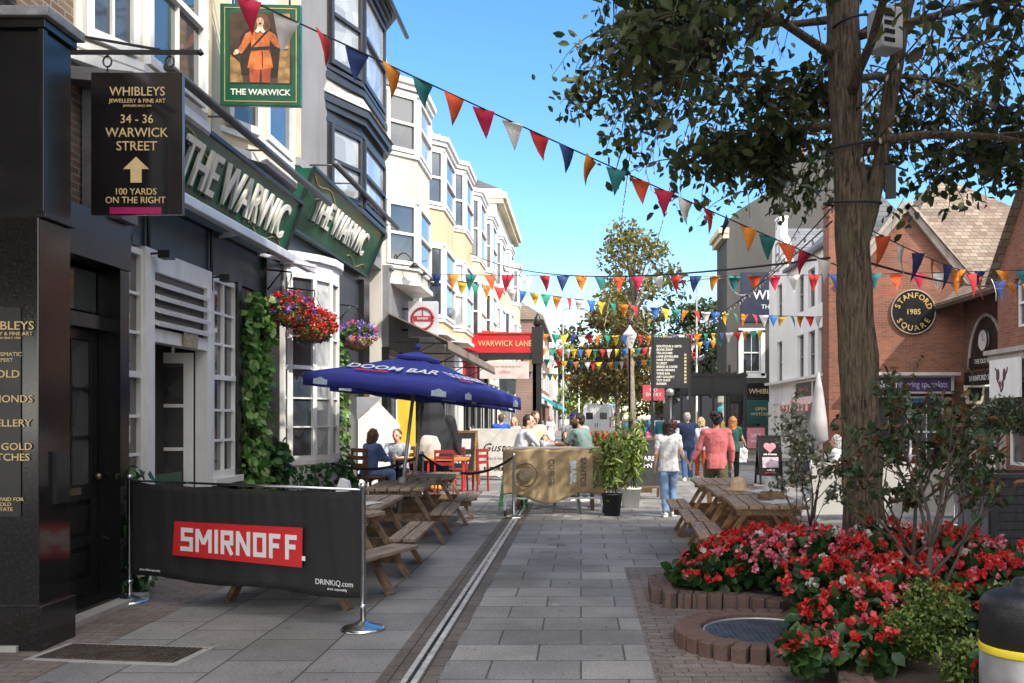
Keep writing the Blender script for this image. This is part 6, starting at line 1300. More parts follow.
# potted plants beside the sackcloth
GR = leafmat('bright willow leaves', [(.05, .1, .02), (.13, .22, .04), (.26, .34, .08), (.4, .45, .15)], .3)
def potted(label, loc, potm, r, ph, h, n, m, ls, spread, name='potted_plant'):
    t = thing(name, label, 'potted plant', loc); b = MB(); b.lathe([(r*.78, 0), (r, ph), (r*1.05, ph), (r*1.05, ph+.03), (r*.92, ph+.03), (r*.9, ph-.04)], 22); b.build('pot', potm, t)
    b = MB(); b.lathe([(r*.9, ph-.03), (0.001, ph-.02)], 16); b.build('soil', M['soil'], t)
    b = MB(); pts = []
    for k in range(7):
        a = 2*PI*k/7+.4; q = random.uniform(.3, 1)*spread; P = [Vector((.06*math.cos(a), .06*math.sin(a), ph-.03)).lerp(Vector((q*math.cos(a), q*math.sin(a), h*random.uniform(.75, 1))), j/6)+Vector((0, 0, .08*math.sin(j/6*PI))) for j in range(7)]; b.tube(P, .009, 5); pts += P[2:]
    b.build('stems', MATS['ivy stem'], t)
    pp = np.array([tuple(pts[i]) for i in rng.integers(0, len(pts), n)])+rng.normal(size=(n, 3))*np.array([spread*.33, spread*.33, .11]); meshobj('foliage', leaf_mesh('leaves', pp, ls, m, aspect=.3, droop=.6), t)
potted('willowy green plant in a black pot right of the sackcloth', (.52, 15.6, 0), mat('black plastic pot', (.02, .02, .022), .5), .17, .34, 1.38, 420, GR, .15, .2)
potted('tall leafy plant in a white pot before the large chalkboard', (.9, 16.9, 0), M['white'], .19, .34, 1.55, 650, GR, .16, .3)
t = thing('flower_planter', 'tall wooden planter of pink flowers behind the large chalkboard', 'planter', (1.25, 20.6, 0)); b = MB(); b.prism([(-.3, 0), (.3, 0), (.36, .95), (-.36, .95)], -.3, .3); b.build('trough', tw, t); meshobj('flowers', leaf_mesh('petals', blob((0, 0, 1.12), (.38, .34, .22), 500), .08, leafmat('pink petals', [(.5, .06, .25), (.7, .2, .42), (.75, .4, .55)], .2), aspect=.9), t); meshobj('foliage', leaf_mesh('leaves', blob((0, 0, 1.0), (.4, .36, .16), 300), .09, leafmat('mid green leaves', [])), t)
t = thing('flower_planter', 'long wooden planter of red flowers beyond the bar table', 'planter', (.45, 21.5, 0)); b = MB(); b.box(-.7, .7, -.22, .22, 0, .85); b.box(-.75, .75, -.27, .27, .85, .92); b.build('trough', cw, t); meshobj('flowers', leaf_mesh('petals', blob((0, 0, 1.05), (.7, .25, .22), 380), .08, leafmat('red petals', [(.4, .01, .02), (.62, .03, .03), (.7, .1, .08)], .2), aspect=.9), t); meshobj('foliage', leaf_mesh('leaves', blob((0, 0, 1.02), (.72, .28, .22), 700), .1, MATS['mid green leaves']), t)

# ------------------------------------------------------------------ right foreground furniture
t = thing('cafe_barrier', 'pale grey canvas barrier with dark lettering beyond the tree', 'barrier', (4.95, 15.0, 0), R(10)); b = MB(); b.box(-1.3, 1.15, -.01, .01, .1, .92); b.build('screen', mat('grey canvas screen', (.42, .41, .39), .85, var=.06), t); text('POQUAT', .3, mat('bronze lettering', (.1, .07, .05), .6), t, (-.05, -.015, .42), ext=.002, space=1.15)
for x in (-1.32, 1.17): b = MB(); b.tube([(x, 0, 0), (x, 0, 1.0)], .02, 8); b.box(x-.2, x+.2, -.15, .15, 0, .02); b.build('post', M['steel'], t)
b = MB(); b.tube([(-1.32, 0, .94), (1.17, 0, .94)], .012, 6); b.build('rail', M['steel'], t)
t = thing('folded_parasol', 'folded pale grey parasol standing behind the tree trunk', 'parasol', (4.75, 18.6, 0)); b = MB(); b.lathe([(.05, 1.1), (.2, 1.2), (.17, 1.6), (.09, 2.2), (.03, 2.5)], 12); b.build('canopy', mat('grey parasol cloth', (.4, .39, .4), .9), t); b = MB(); b.tube([(0, 0, 0), (0, 0, 2.55)], .025, 8); b.lathe([(.3, 0), (.28, .08), (.05, .12)], 20); b.build('pole', M['alu'], t)
t = thing('bistro_table', 'white round table behind the grey canvas barrier', 'table', (5.4, 17.3, 0)); b = MB(); b.lathe([(.38, .7), (.38, .73), (.0, .735)], 24); b.build('table_top', M['white'], t); b = MB(); b.lathe([(.25, 0), (.03, .04), (.03, .7)], 14); b.build('pedestal', M['alu'], t)
for k, (x, y, r0, l) in enumerate(((5.9, 17.2, 90, 'white chair right of the round white table'), (5.0, 17.95, 200, 'white chair under the person in white'), (7.3, 17.0, 70, 'white chair beside the olive tree'))): chair(l, (x, y, 0), R(r0), M['white'], 'white chairs behind the canvas barrier')
# olive tree in a pot
t = thing('olive_tree', 'standard olive tree with round dark crown in a brown pot', 'tree', (6.55, 14.6, 0)); b = MB(); b.lathe([(.2, 0), (.3, .25), (.28, .42), (.31, .45), (.27, .45), (.25, .4)], 20); b.build('pot', mat('brown glazed pot', (.2, .13, .09), .5), t); b = MB(); b.tube([(0, 0, .38), (.02, 0, .7), (-.02, .02, 1.1), (.02, 0, 1.4)], [.035, .03, .028, .02], 8)
for k in range(7): a = k*.9; b.tube([(.0, 0, 1.25), (.18*math.cos(a), .18*math.sin(a), 1.5), (.34*math.cos(a), .34*math.sin(a), 1.6+.1*math.sin(k*2))], [.016, .011, .005], 5)
b.build('trunk', mat('olive bark', (.14, .1, .08), .9, bump=.4), t); P = np.vstack([blob((.08, 0, 1.68), (.36, .34, .3), 1300, .2), blob((-.25, .05, 1.6), (.25, .25, .2), 500), blob((.35, 0, 1.55), (.22, .2, .2), 450)]); meshobj('crown', leaf_mesh('leaves', P, .075, leafmat('olive leaves', [(.02, .035, .018), (.05, .075, .035), (.11, .13, .08)], .15), aspect=.28), t)
# slatted planter box at the right edge
t = thing('slatted_planter', 'dark grey slatted timber planter at the right edge', 'planter', (5.35, 11.35, 0), R(2)); sl = woodmat('charcoal slats', (.035, .038, .045), (8, 1, 1)); b = MB()
for k in range(9): b.box(-.55, .55, -.45, .45, .03+k*.1, .122+k*.1)
b.m(1).box(-.535, .535, -.435, .435, 0, .93); b.m(0).box(-.58, -.5, -.47, -.4, 0, .96); b.box(.5, .58, -.47, -.4, 0, .96); b.build('box', [sl, M['black']], t, bevel=.004); b = MB(); b.box(-.59, .59, -.49, -.4, .94, .98); b.box(-.59, .59, .4, .49, .94, .98); b.box(-.59, -.5, -.4, .4, .94, .98); b.box(.5, .59, -.4, .4, .94, .98); b.build('rim', sl, t); b = MB(); b.box(-.572, -.552, -.44, .44, .02, .93); b.build('lit_side_board', mat('lit side grey', (.2, .2, .22), .7), t)  # lighter grey left side: the light on it is put into the colour
# bollard bin bottom right
t = thing('bollard', 'black domed bollard with yellow band over brushed steel at lower right', 'bollard', (1.95, 4.05, 0)); b = MB(); b.lathe([(.2, .665), (.2, .83), (.196, .845), (.17, .875), (.12, .895), (.075, .9), (.07, .93), (.06, .945), (.0, .947)], 40); b.build('dome', mat('scuffed black plastic', (.014, .014, .015), .45, var=.3, vs=14, bump=.15, bs=90), t); b = MB(); b.lathe([(.201, .63), (.203, .635), (.203, .66), (.201, .665)], 40); b.build('band', mat('yellow reflective band', (.75, .6, .03), .4), t); b = MB(); b.lathe([(.2, 0), (.2, .63)], 40); b.build('sleeve', mat('dull brushed steel', (.3, .3, .3), .45, .8, var=.25, vs=10), t)
# ------------------------------------------------------------------ flower bed
TX, TY = 2.7, 9.15
bedm = brickmat('brown bed bricks', (.19, .115, .09), (.14, .09, .075), (.085, .075, .07), 'xy', .11, .4, .01, .85, .5, .3, .6, .4, .9)
t = thing('raised_bed', 'raised flower bed edged with brown bricks round the foot of the big tree', 'flower bed', (0, 0, 0))
def bricks(mb, path, h, w=.11, d=.2, z=0.):
    """bricks on end set side by side along a path"""
    L = 0; pts = [Vector(p) for p in path]
    for p, q in zip(pts, pts[1:]):
        n = max(1, int((q-p).length/w)); dd = (q-p)/n; a = math.atan2(dd.y, dd.x)
        for k in range(n):
            c = p+dd*(k+.5); mb.M = Matrix.Translation((c.x, c.y, z)) @ Euler((0, 0, a)).to_matrix().to_4x4(); e = random.uniform(-.004, .004); mb.box(-dd.length/2+.004, dd.length/2-.004, -d/2+e, d/2+e, -.02, h+e)
    mb.M = Matrix.Identity(4)
bm_ = MB(); bricks(bm_, [(.72, 8.12), (1.35, 7.98), (1.7, 7.75)], .13); bricks(bm_, [(.72, 8.2), (.74, 8.9), (1.05, 9.25), (2.3, 9.38)], .13); bricks(bm_, [(1.75, 6.0), (1.6, 5.4), (1.75, 4.3), (3.0, 3.9)], .13); bricks(bm_, [(3.0, 3.9), (4.1, 5.0), (4.6, 7.2), (4.4, 9.0), (3.6, 9.9), (2.85, 9.8), (2.3, 9.38)], .13)
bm_.build('brick_edging', bedm, t, bevel=.008)
so_ = MB(); so_.slab([(.78, 8.2), (1.4, 8.04), (1.8, 7.7), (2.1, 6.4), (1.7, 5.9), (1.66, 5.4), (1.8, 4.4), (3.0, 4.0), (4.0, 5.05), (4.5, 7.2), (4.35, 8.95), (3.55, 9.82), (2.85, 9.72), (2.3, 9.3), (1.1, 9.18), (.8, 8.85)], -.02, .1); so_.build('soil', M['soil'], t)
# manhole in a brick ring
t = thing('manhole_cover', 'round dark patterned manhole cover inside a raised ring of brown bricks', 'manhole', (1.34, 6.8, 0))
bm_ = MB()
for k in range(31):
    a = 2*PI*k/31; bm_.at((.56*math.cos(a), .56*math.sin(a), 0), a); e = random.uniform(-.005, .005); bm_.box(-.1, .1, -.053, .053, -.02, .115+e)
bm_.at(); bm_.build('brick_ring', brickmat('ring bricks', (.19, .115, .09), (.14, .09, .075), (.085, .075, .07), 'xy', .4, .4, .001, .85, .5, .3, .6, .4, .9), t, bevel=.01)
cv = MB(); cv.lathe([(.45, -.01), (.45, .075), (.43, .08), (.41, .075), (0.001, .075)], 48, smooth=False)
for i in range(-11, 12):
    for j in range(-11, 12):
        if math.hypot(i, j) < 9.4: cv.box(i*.042-.014, i*.042+.014, j*.042-.014, j*.042+.014, .075, .081)
cv.build('cover_plate', mat('worn dark iron', (.075, .078, .085), .5, .5, var=.4, vs=9, bump=.1), t)
rg = MB(); rg.tube([(.44*math.cos(a*PI/30), .44*math.sin(a*PI/30), .08) for a in range(61)], .012, 6); rg.build('rim', M['alu'], t)
# begonias: clusters of ruffled petals on mounds of dark green leaves, one thing per plant
PET = dict(red=leafmat('red begonia petals', [(.36, .008, .015), (.62, .02, .02), (.78, .09, .06), (.7, .03, .04), (.8, .2, .17)], .4, .55), pink=leafmat('pink begonia petals', [(.5, .03, .08), (.68, .14, .2), (.78, .34, .38)], .25), white=leafmat('white begonia petals', [(.6, .55, .5), (.75, .72, .66), (.7, .5, .5)], .25))
BLF = leafmat('begonia leaves', [(.01, .03, .008), (.02, .055, .014), (.05, .1, .025)], .1, .35)
def begonia(label, loc, r, h, mix, nfl, nlf=260, big=1.):
    t = thing('begonia_plant', label, 'flowering plant', (loc[0], loc[1], .1), group='begonias in the raised bed')
    P = blob((0, 0, h*.5), (r*1.1, r*1.1, h*.5), nlf); meshobj('foliage', leaf_mesh('leaves', P, .105, BLF, aspect=.8, droop=.2), t)
    pts = []; mi = []
    for k in range(nfl):
        d = Vector(rng.normal(size=3)); d.z = abs(d.z)*.9+.05; d.normalize(); c = Vector((d.x*r*1.15, d.y*r*1.15, h*.46+d.z*h*.66))
        kind = int(rng.choice(3, p=mix)); fs = random.uniform(.02, .042)*big
        n = int(random.uniform(14, 28)); q = rng.normal(size=(n, 3)); q /= np.linalg.norm(q, axis=1)[:, None]
        pts.append(np.array(c)+q*fs*rng.uniform(.3, 1, size=(n, 1))); mi += [kind]*n
    meshobj('flowers', leaf_mesh('petals', np.vstack(pts),   .034*big, [PET['red'], PET['pink'], PET['white']], aspect=1.15, mi=mi, up=0, fold=.5), t)
RED, PNK, MIX = (.82, .15, .03), (.2, .62, .18), (.5, .36, .14)
beg = [ # x, y, r, h, mix, flowers, label
 (1.42, 8.7, .26, .42, RED, 20, 'red begonia at the far left corner of the bed'), (1.22, 8.35, .26, .26, RED, 14, 'low red begonia behind the left brick edging'), (1.7, 8.85, .28, .46, RED, 24, 'tall red begonia beside the nearest picnic table'),
 (1.75, 8.35, .3, .46, PNK, 28, 'pink and white begonia left of the trunk'), (2.1, 8.75, .3, .5, MIX, 28, 'mixed pink red begonia close to the trunk'), (2.1, 8.1, .32, .52, PNK, 36, 'large pink begonia above the manhole ring'),
 (2.4, 8.5, .3, .46, RED, 24, 'red begonia against the left of the trunk foot'), (2.5, 7.8, .34, .52, RED, 34, 'bright red begonia in the middle of the bed'), (2.25, 7.35, .3, .42, RED, 26, 'red begonia spilling beside the manhole'),
 (2.1, 6.75, .24, .36, RED, 18, 'red begonia drooping over the right of the manhole ring'), (1.72, 5.7, .2, .27, RED, 13, 'small red begonia at the lower left tip of the bed'), (1.42, 5.75, .16, .22, RED, 9, 'low red begonia spilling over the bottom edge'), (3.0, 8.1, .34, .5, RED, 30, 'red begonia in front of the trunk'),
 (3.0, 7.3, .32, .44, RED, 26, 'red begonia left of the bare shrub stem'), (3.4, 8.4, .32, .5, MIX, 28, 'red and white begonia right of the trunk'), (3.4, 7.5, .33, .5, MIX, 30, 'red and pale pink begonia right of the bare shrub stem'),
 (3.4, 6.6, .24, .36, PNK, 16, 'pink red begonia near the bollard'), (3.3, 9.0, .28, .48, RED, 18, 'red begonia behind the trunk'), (2.75, 6.75, .24, .36, RED, 14, 'sparse red begonia above the box shrubs'), (2.2, 4.85, .1, .32, RED, 4, 'single red begonia bloom beside the bollard'), (3.75, 7.7, .26, .42, PNK, 16, 'pink begonia at the right edge of the bed')]
beg += [(1.85, 7.15, .26, .42, RED, 22, 'red begonia leaning over the right of the ring bricks'), (1.9, 6.3, .26, .4, RED, 22, 'red begonia between the manhole and the box shrubs'), (2.25, 6.55, .26, .46, RED, 22, 'red begonia in front of the bare shrub stem'), (1.6, 6.15, .18, .3, RED, 12, 'small red begonia beside the front of the manhole ring'), (2.75, 8.45, .3, .58, MIX, 28, 'tall begonia close before the trunk foot'), (3.15, 7.85, .3, .56, RED, 28, 'tall red begonia right of the bare shrub'), (1.02, 8.6, .2, .18, MIX, 5, 'very low begonia seedlings along the left edge of the bed'), (1.2, 8.95, .2, .26, RED, 8, 'low red begonia along the left back edge of the bed')]
for x, y, r, h, mx, nf, lab in beg: begonia(lab, (x, y), r, h, mx, int(nf*1.6), 220 if r < .3 else 300)
BOX = leafmat('yellow green box leaves', [(.02, .045, .01), (.06, .11, .018), (.13, .19, .035), (.22, .27, .07)], .2)
for x, y, r, h, lab in ((2.3, 6.05, .26, .5, 'yellow green box shrub at the bottom of the bed'), (1.98, 5.75, .2, .4, 'small box shrub at the lower left of the bed'), (2.9, 6.1, .3, .46, 'box shrub right of the bare shrub stem'), (3.3, 6.3, .3, .42, 'dark box shrub near the bollard'), (2.55, 5.55, .22, .34, 'low box shrub under the bare shrub'), (2.75, 5.35, .3, .4, 'wide box shrub between the bare shrub and the bollard'), (2.1, 5.15, .26, .34, 'box shrub at the very front of the bed'), (3.2, 5.7, .3, .4, 'box shrub on the right front of the bed'), (2.45, 4.95, .26, .3, 'dark low box shrub just behind the bollard')):
    t = thing('box_shrub', lab, 'shrub', (x, y, .1), group='box shrubs in the raised bed'); P = np.vstack([blob((random.uniform(-.5, .5)*r, random.uniform(-.5, .5)*r, h*random.uniform(.35, .7)), (r*.6, r*.6, h*.33), 330, .3) for k in range(6)]); meshobj('foliage', leaf_mesh('leaves', P, .032, BOX, aspect=.6), t); b = MB()
    for k in range(6): b.tube([(0, 0, 0), (r*.5*math.cos(k), r*.5*math.sin(k), h*.7)], .008, 5)
    b.build('stems', MATS['ivy stem'], t)
# bare shrub with few leaves, its stems fanning out of one stem
def branchy(name, label, cat, loc, stem, fans, leafpts, lm, ls, rad, bark, seed, droop=0., nl=400, aspect=.45, grp=None):
    rr = random.Random(seed); t = thing(name, label, cat, loc, 0, grp); b = MB(); b.tube(stem, [rad*(1-.45*i/(len(stem)-1)) for i in range(len(stem))], 8); tips = []
    def grow(p, d, L, r, lev):
        pts = [p]; dd = d.copy()
        for k in range(5): dd = (dd+Vector((rr.uniform(-.16, .16), rr.uniform(-.16, .16), rr.uniform(-.06, .16)))).normalized(); pts.append(pts[-1]+dd*L/5)
        b.tube(pts, [r*(1-.6*i/5) for i in range(6)], 6)
        if lev < 3:
            for k in range(rr.choice((2, 3, 3))):
                i = rr.randint(2, 5); nd = (dd+Vector((rr.uniform(-.8, .8), rr.uniform(-.8, .8), rr.uniform(-.2, .5)))).normalized(); grow(pts[i], nd, L*rr.uniform(.45, .72), r*.5, lev+1)
        if lev >= 2: tips.extend(pts[2:])
    for (i, d, L) in fans: grow(Vector(stem[i]), Vector(d).normalized(), L, rad*.55, 0)
    b.build('stems', bark, t)
    sel = [tips[rr.randrange(len(tips))] for _ in range(nl)]; P = np.array([tuple(p) for p in sel])+rng.normal(size=(nl, 3))*.025
    meshobj('foliage', leaf_mesh('leaves', P, ls, lm, aspect=aspect, droop=droop), t); return t
SHL = leafmat('shrub leaves', [(.012, .03, .01), (.025, .06, .018), (.05, .085, .03), (.16, .05, .025)], .15)
bark2 = mat('grey brown twig bark', (.075, .055, .045), .9, var=.3, vs=20, bump=.4)
branchy('bare_shrub', 'half bare shrub with fanning twigs rising in front of the tree trunk', 'shrub', (2.5, 6.65, .1), [(0, 0, 0), (.01, 0, .2), (-.01, .02, .4), (0, 0, .62)], [(3, (-.35, .1, 1), .6), (3, (.5, .1, .9), .62), (2, (.8, .15, .75), .65), (3, (.1, -.1, 1), .62), (1, (.7, -.1, .75), .62), (2, (-.75, .1, .85), .55), (3, (.25, .2, 1), .7)], None, SHL, .07, .03, bark2, 5, nl=620)
branchy('flowering_shrub', 'pale flowered leafy shrub left of the trunk beside the nearest picnic table', 'shrub', (2.2, 9.0, .1), [(0, 0, 0), (0, 0, .25), (.02, 0, .5)], [(2, (-.2, 0, 1), .55), (1, (-.45, .1, 1), .6), (2, (.2, .1, 1), .6), (1, (.3, -.1, 1), .6), (2, (-.1, -.2, 1), .7)], None, leafmat('pale shrub leaves', [(.06, .08, .03), (.12, .15, .07), (.3, .3, .24), (.5, .48, .42)], .2), .06, .022, bark2, 11, nl=900, aspect=.6)
branchy('holly_shrub', 'dark leaved shrub with reddish new leaves in front of the trunk', 'shrub', (2.75, 7.7, .1), [(0, 0, 0), (0, 0, .4), (.02, 0, .8)], [(2, (-.5, 0, 1), .6), (2, (.55, .1, 1), .55), (1, (-.8, .1, .9), .7), (2, (.1, .1, 1), .55), (1, (.95, -.1, .9), .65), (2, (.9, 0, .7), .6)], None, SHL, .085, .026, bark2, 23, nl=800, aspect=.5)
t = thing('plant_pot', 'black plastic bucket pot standing behind the begonias right of the trunk', 'pot', (3.5, 9.4, .1)); b = MB(); b.lathe([(.13, 0), (.18, .34), (.2, .34), (.2, .37), (.17, .37), (.16, .3)], 20); b.build('pot', MATS['black plastic pot'], t)

# ------------------------------------------------------------------ the big tree
barkm = brickmat('unused bark', (.1, .08, .06), (.1, .08, .06), (.05, .04, .03), 'xz')
def barkmat(name, c1, c2, sc_=(9, 9, 1.6), moss=None):
    m, nt, b = _nt(name); N = nt.nodes; L = nt.links; tc = N.new('ShaderNodeTexCoord'); mp = N.new('ShaderNodeMapping'); mp.inputs['Scale'].default_value = sc_; L.new(tc.outputs['Object'], mp.inputs[0])
    v = N.new('ShaderNodeTexNoise'); v.inputs['Scale'].default_value = 2.2; v.inputs['Detail'].default_value = 9; v.inputs['Roughness'].default_value = .7; v.inputs['Distortion'].default_value = .8; L.new(mp.outputs[0], v.inputs['Vector'])
    r = N.new('ShaderNodeValToRGB'); r.color_ramp.elements[0].position = .4; r.color_ramp.elements[1].position = .58; r.color_ramp.elements[0].color = (*c1, 1); r.color_ramp.elements[1].color = (*c2, 1); L.new(v.outputs['Fac'], r.inputs['Fac'])
    n = N.new('ShaderNodeTexNoise'); n.inputs['Scale'].default_value = 2.4; n.inputs['Detail'].default_value = 7; L.new(tc.outputs['Object'], n.inputs['Vector']); r2 = N.new('ShaderNodeValToRGB'); r2.color_ramp.elements[0].position = .45; r2.color_ramp.elements[1].position = .62; L.new(n.outputs['Fac'], r2.inputs['Fac'])
    mx = N.new('ShaderNodeMix'); mx.data_type = 'RGBA'; L.new(r2.outputs['Color'], mx.inputs['Factor']); L.new(r.outputs['Color'], mx.inputs['A']); mx.inputs['B'].default_value = (*(moss or c2), 1)
    mf = N.new('ShaderNodeMath'); mf.operation = 'MULTIPLY'; mf.inputs[1].default_value = .55; L.new(r2.outputs['Color'], mf.inputs[0]); L.new(mf.outputs[0], mx.inputs['Factor'])
    L.new(mx.outputs['Result'], b.inputs['Base Color']); b.inputs['Roughness'].default_value = .9; bp = N.new('ShaderNodeBump'); bp.inputs['Strength'].default_value = 1.; bp.inputs['Distance'].default_value = .06; L.new(v.outputs['Fac'], bp.inputs['Height']); L.new(bp.outputs['Normal'], b.inputs['Normal']); return m
BARK = barkmat('brown bark', (.035, .024, .018), (.27, .2, .14), (17, 17, 2.2), moss=(.17, .15, .085))
tree = thing('street_tree', 'big dark leaved street tree leaning over the flower bed', 'tree', (TX, TY, 0))
tp = [(.12, 0, 0), (.1, 0, .25), (.08, 0, .8), (.05, 0, 1.7), (0, 0, 2.6), (-.02, 0, 3.5), (-.06, .02, 4.4), (-.1, .05, 5.4), (-.1, .1, 6.6), (0, .1, 7.8), (.1, .15, 9), (.1, .1, 10.2)]
tr = [.28, .22, .198, .185, .176, .168, .142, .17, .15, .12, .085, .04]
tb = MB()
rr = random.Random(3)
# finely ringed trunk with lumps
def lumpy(mb, pts, rs, n=20, amp=.05, sub=5):
    P = [Vector(p) for p in pts]; Q = []; S = []
    for i in range(len(P)-1):
        for k in range(sub):
            f = k/sub; Q.append(P[i].lerp(P[i+1], f)); S.append(rs[i]*(1-f)+rs[i+1]*f)
    Q.append(P[-1]); S.append(rs[-1]); o = len(mb.v); mb.tube(Q, S, n)
    for k in range(o, len(mb.v)):
        v = Vector(mb.v[k]); i = min((k-o)//n, len(Q)-1); c = Q[i]; d = v-c; d.z = 0; e = mnoise.noise(v*2.1)*amp*1.3+mnoise.noise(Vector((v.x*7, v.y*7, v.z*2)))*amp*.6; mb.v[k] = tuple(c+(v-c)*(1+e/max(.05, S[i])*.6))
lumpy(tb, tp, tr)
lumpy(tb, [(.0, 0, 3.2), (.16, .02, 3.7), (.26, .03, 4.2), (.36, .02, 4.9), (.5, .0, 5.7), (.9, -.1, 7), (1.3, -.2, 8.5), (1.5, -.2, 9.6)], [.095, .086, .08, .074, .066, .05, .038, .02], 14, .03, 4)
tips = []
def limb(p, d, L, r, lev, drp):
    n = 7; pts = [p]; dd = d.copy(); keep_ = len(tips)
    for k in range(n):
        dd = (dd + Vector((rr.uniform(-.18, .18), rr.uniform(-.18, .18), rr.uniform(-.12, .1)-drp*(k/n)))).normalized(); pts.append(pts[-1]+dd*L/n)
    if lev >= 1 and (min(q_.z for q_ in pts) < 4.15 or min(q_.x for q_ in pts) < (-2.5 if pts[-1].z < 5.4 else -3.2) and pts[-1].z < 7.2): return
    tb.tube(pts, [r*(1-.75*i/n)+.004 for i in range(n+1)], 7 if lev < 2 else 4)
    if lev < 3:
        for k in range((6, 5, 4)[lev]):
            i = rr.randint(2, n); b_ = (pts[i]-pts[i-1]).normalized(); nd = (b_+Vector((rr.uniform(-.9, .9), rr.uniform(-.9, .9), rr.uniform(-.6, .5)))).normalized(); limb(pts[i], nd, L*rr.uniform(.38, .6), r*.42*(1-.4*i/n), lev+1, drp*1.2)
    if lev >= 2: tips.extend(pts[2:])
for k in range(24):
    z = 4.3+(k/24)*5.2; a = k*2.4+rr.uniform(-.3, .3); i = min(range(len(tp)), key=lambda j: abs(tp[j][2]-z)); L = ((3.6-.35*abs(z-6))*rr.uniform(.7, 1.0) if z < 8 else 2.3)*(.72 if math.cos(a) < -.3 and z < 7.5 else 1)
    if abs(a % (2*PI) - PI) < .5 and 4.8 < z < 7: L *= 1.25
    limb(Vector((tp[i][0], tp[i][1], z)), Vector((math.cos(a), math.sin(a), rr.uniform(.15, .6))), L, .05*(1-.02*k), 0, .10 if z > 5.5 else .2)
CROWN = leafmat('dark crown leaves', [(.02, .035, .014), (.04, .065, .022), (.07, .1, .03), (.12, .15, .05), (.06, .035, .035)], .3, .4)
# hanging outer twigs
for k in range(330):
    a = rr.uniform(0, 2*PI); q = math.sqrt(rr.uniform(.04, 1))*3.9; p = Vector((q*math.cos(a), q*math.sin(a), rr.uniform(4.7, 6.6)))
    if p.x < (-2.35 if p.z < 5.9 else -3.0): continue
    d = Vector((math.cos(a)*.5+rr.uniform(-.5, .5), math.sin(a)*.5+rr.uniform(-.5, .5), rr.uniform(-.5, .2))).normalized(); L = rr.uniform(.6, 1.25); pts = [p]
    for j_ in range(7): d = (d+Vector((rr.uniform(-.2, .2), rr.uniform(-.2, .2), -.16))).normalized(); pts.append(pts[-1]+d*L/7)
    if pts[-1].z < 3.95 or pts[-1].x < (-2.45 if pts[-1].z < 5.3 else -3.1): continue
    tb.tube(pts, [.012, .01, .009, .008, .006, .005, .004, .003], 4); tips += pts[1:]*2
tb.build('trunk', BARK, tree)
T = np.array([tuple(p) for p in tips])
wt_ = np.where(T[:, 2] < 7.2, 3., 1.); wt_ /= wt_.sum()
nL = 31000
idx = rng.choice(len(T), size=nL, p=wt_); P = T[idx]+rng.normal(size=(nL, 3))*np.array([.1, .1, .085])
low = 4.1+.35*np.sin(P[:, 0]*2.3+1)+.3*np.sin(P[:, 1]*1.9)
ok = (P[:, 2] > low) & (np.hypot(P[:, 0], P[:, 1]) < 4.4) & (P[:, 2] < np.maximum(6.3, 7.4-.45*P[:, 1])) & ((P[:, 0] > -2.55-.75*(P[:, 2] > 5.35)+.25*np.sin(P[:, 2]*5)) | (P[:, 2] > 7))
P = P[ok]
meshobj('crown', leaf_mesh('leaves', P, .122, CROWN, aspect=.6, droop=.35, jit=.5), tree)
print('crown leaves', len(P), 'tips', len(T))
t = thing('nest_box', 'white louvred speaker box strapped high on the big tree trunk', 'box', (TX+.22, TY-.25, 5.35), R(20)); b = MB(); b.box(-.12, .12, -.1, .14, -.2, .2); bx = b.build('box', mat('grey white plastic', (.5, .5, .52), .5), t, bevel=.015); b = MB(); [b.box(-.1, .02, -.106, -.1, -.15+k*.08, -.11+k*.08) for k in range(4)]; b.build('slots', M['black'], bx)
t = thing('floodlight', 'small black floodlight hung on the right of the big tree trunk', 'lamp', (TX+.33, TY-.05, 3.95), R(-20)); b = MB(); b.box(-.05, .05, -.03, .03, -.16, .16); b.build('lamp_body', M['blackm'], t); b = MB(); b.tube([(-.1, 0, .2), (0, 0, .17), (.16, -.05, .08)], .01, 6); b.build('bracket', M['blackm'], t)
for k, (z, r0) in enumerate(((3.75, .27), (4.3, .24), (5.5, .2))):
    b = MB(); b.tube([(TX-.03+(r0)*math.cos(a*PI/12), TY+r0*math.sin(a*PI/12), z+.04*math.sin(a*PI/12+k)) for a in range(25)], .014, 6); o = b.build('cable', M['cable'], None); tag(o, ['black cable wound round the trunk below the fork', 'black cable wound round the trunk at the fork', 'black cable wound high round the trunk'][k], 'cable', 'cables round the trunk')

# ------------------------------------------------------------------ trees further up the street
def ftree(label, loc, h, r, trunk_h, n, m, ls, tr_=.14, seed=1, sparse=0, lob=22, bark=None, grp='trees up the street'):
    q = random.Random(seed); t = thing('street_tree', label, 'tree', loc, 0, grp); b = MB(); lean = q.uniform(-.03, .03)
    b.tube([(0, 0, 0), (lean*trunk_h, 0, trunk_h*.5), (lean*2*trunk_h, 0, trunk_h), (0, .1, h*.8)], [tr_, tr_*.8, tr_*.65, tr_*.2], 9); cs = []
    for k in range(lob):
        a = k*2.4; f = (k+.5)/lob; z = trunk_h+(h-trunk_h)*f; rad = r*math.sin(PI*min(.97, .15+f*.85))**.6*q.uniform(.35, 1); c = (rad*math.cos(a), rad*math.sin(a), z+q.uniform(-.3, .3)); cs.append((c, f)); b.tube([(0, .05*f, min(trunk_h+(z-trunk_h)*.45, h*.75)), (c[0]*.5, c[1]*.5, z*.96), c], [tr_*.35, tr_*.2, .015], 5)
    b.build('trunk', bark or BARK, t); P = np.vstack([blob(c, (r*.34*q.uniform(.7, 1.2),)*2+((h-trunk_h)*.11,), int(n/lob), .2) for c, f in cs]); meshobj('crown', leaf_mesh('leaves', P, ls, m, aspect=.6), t)
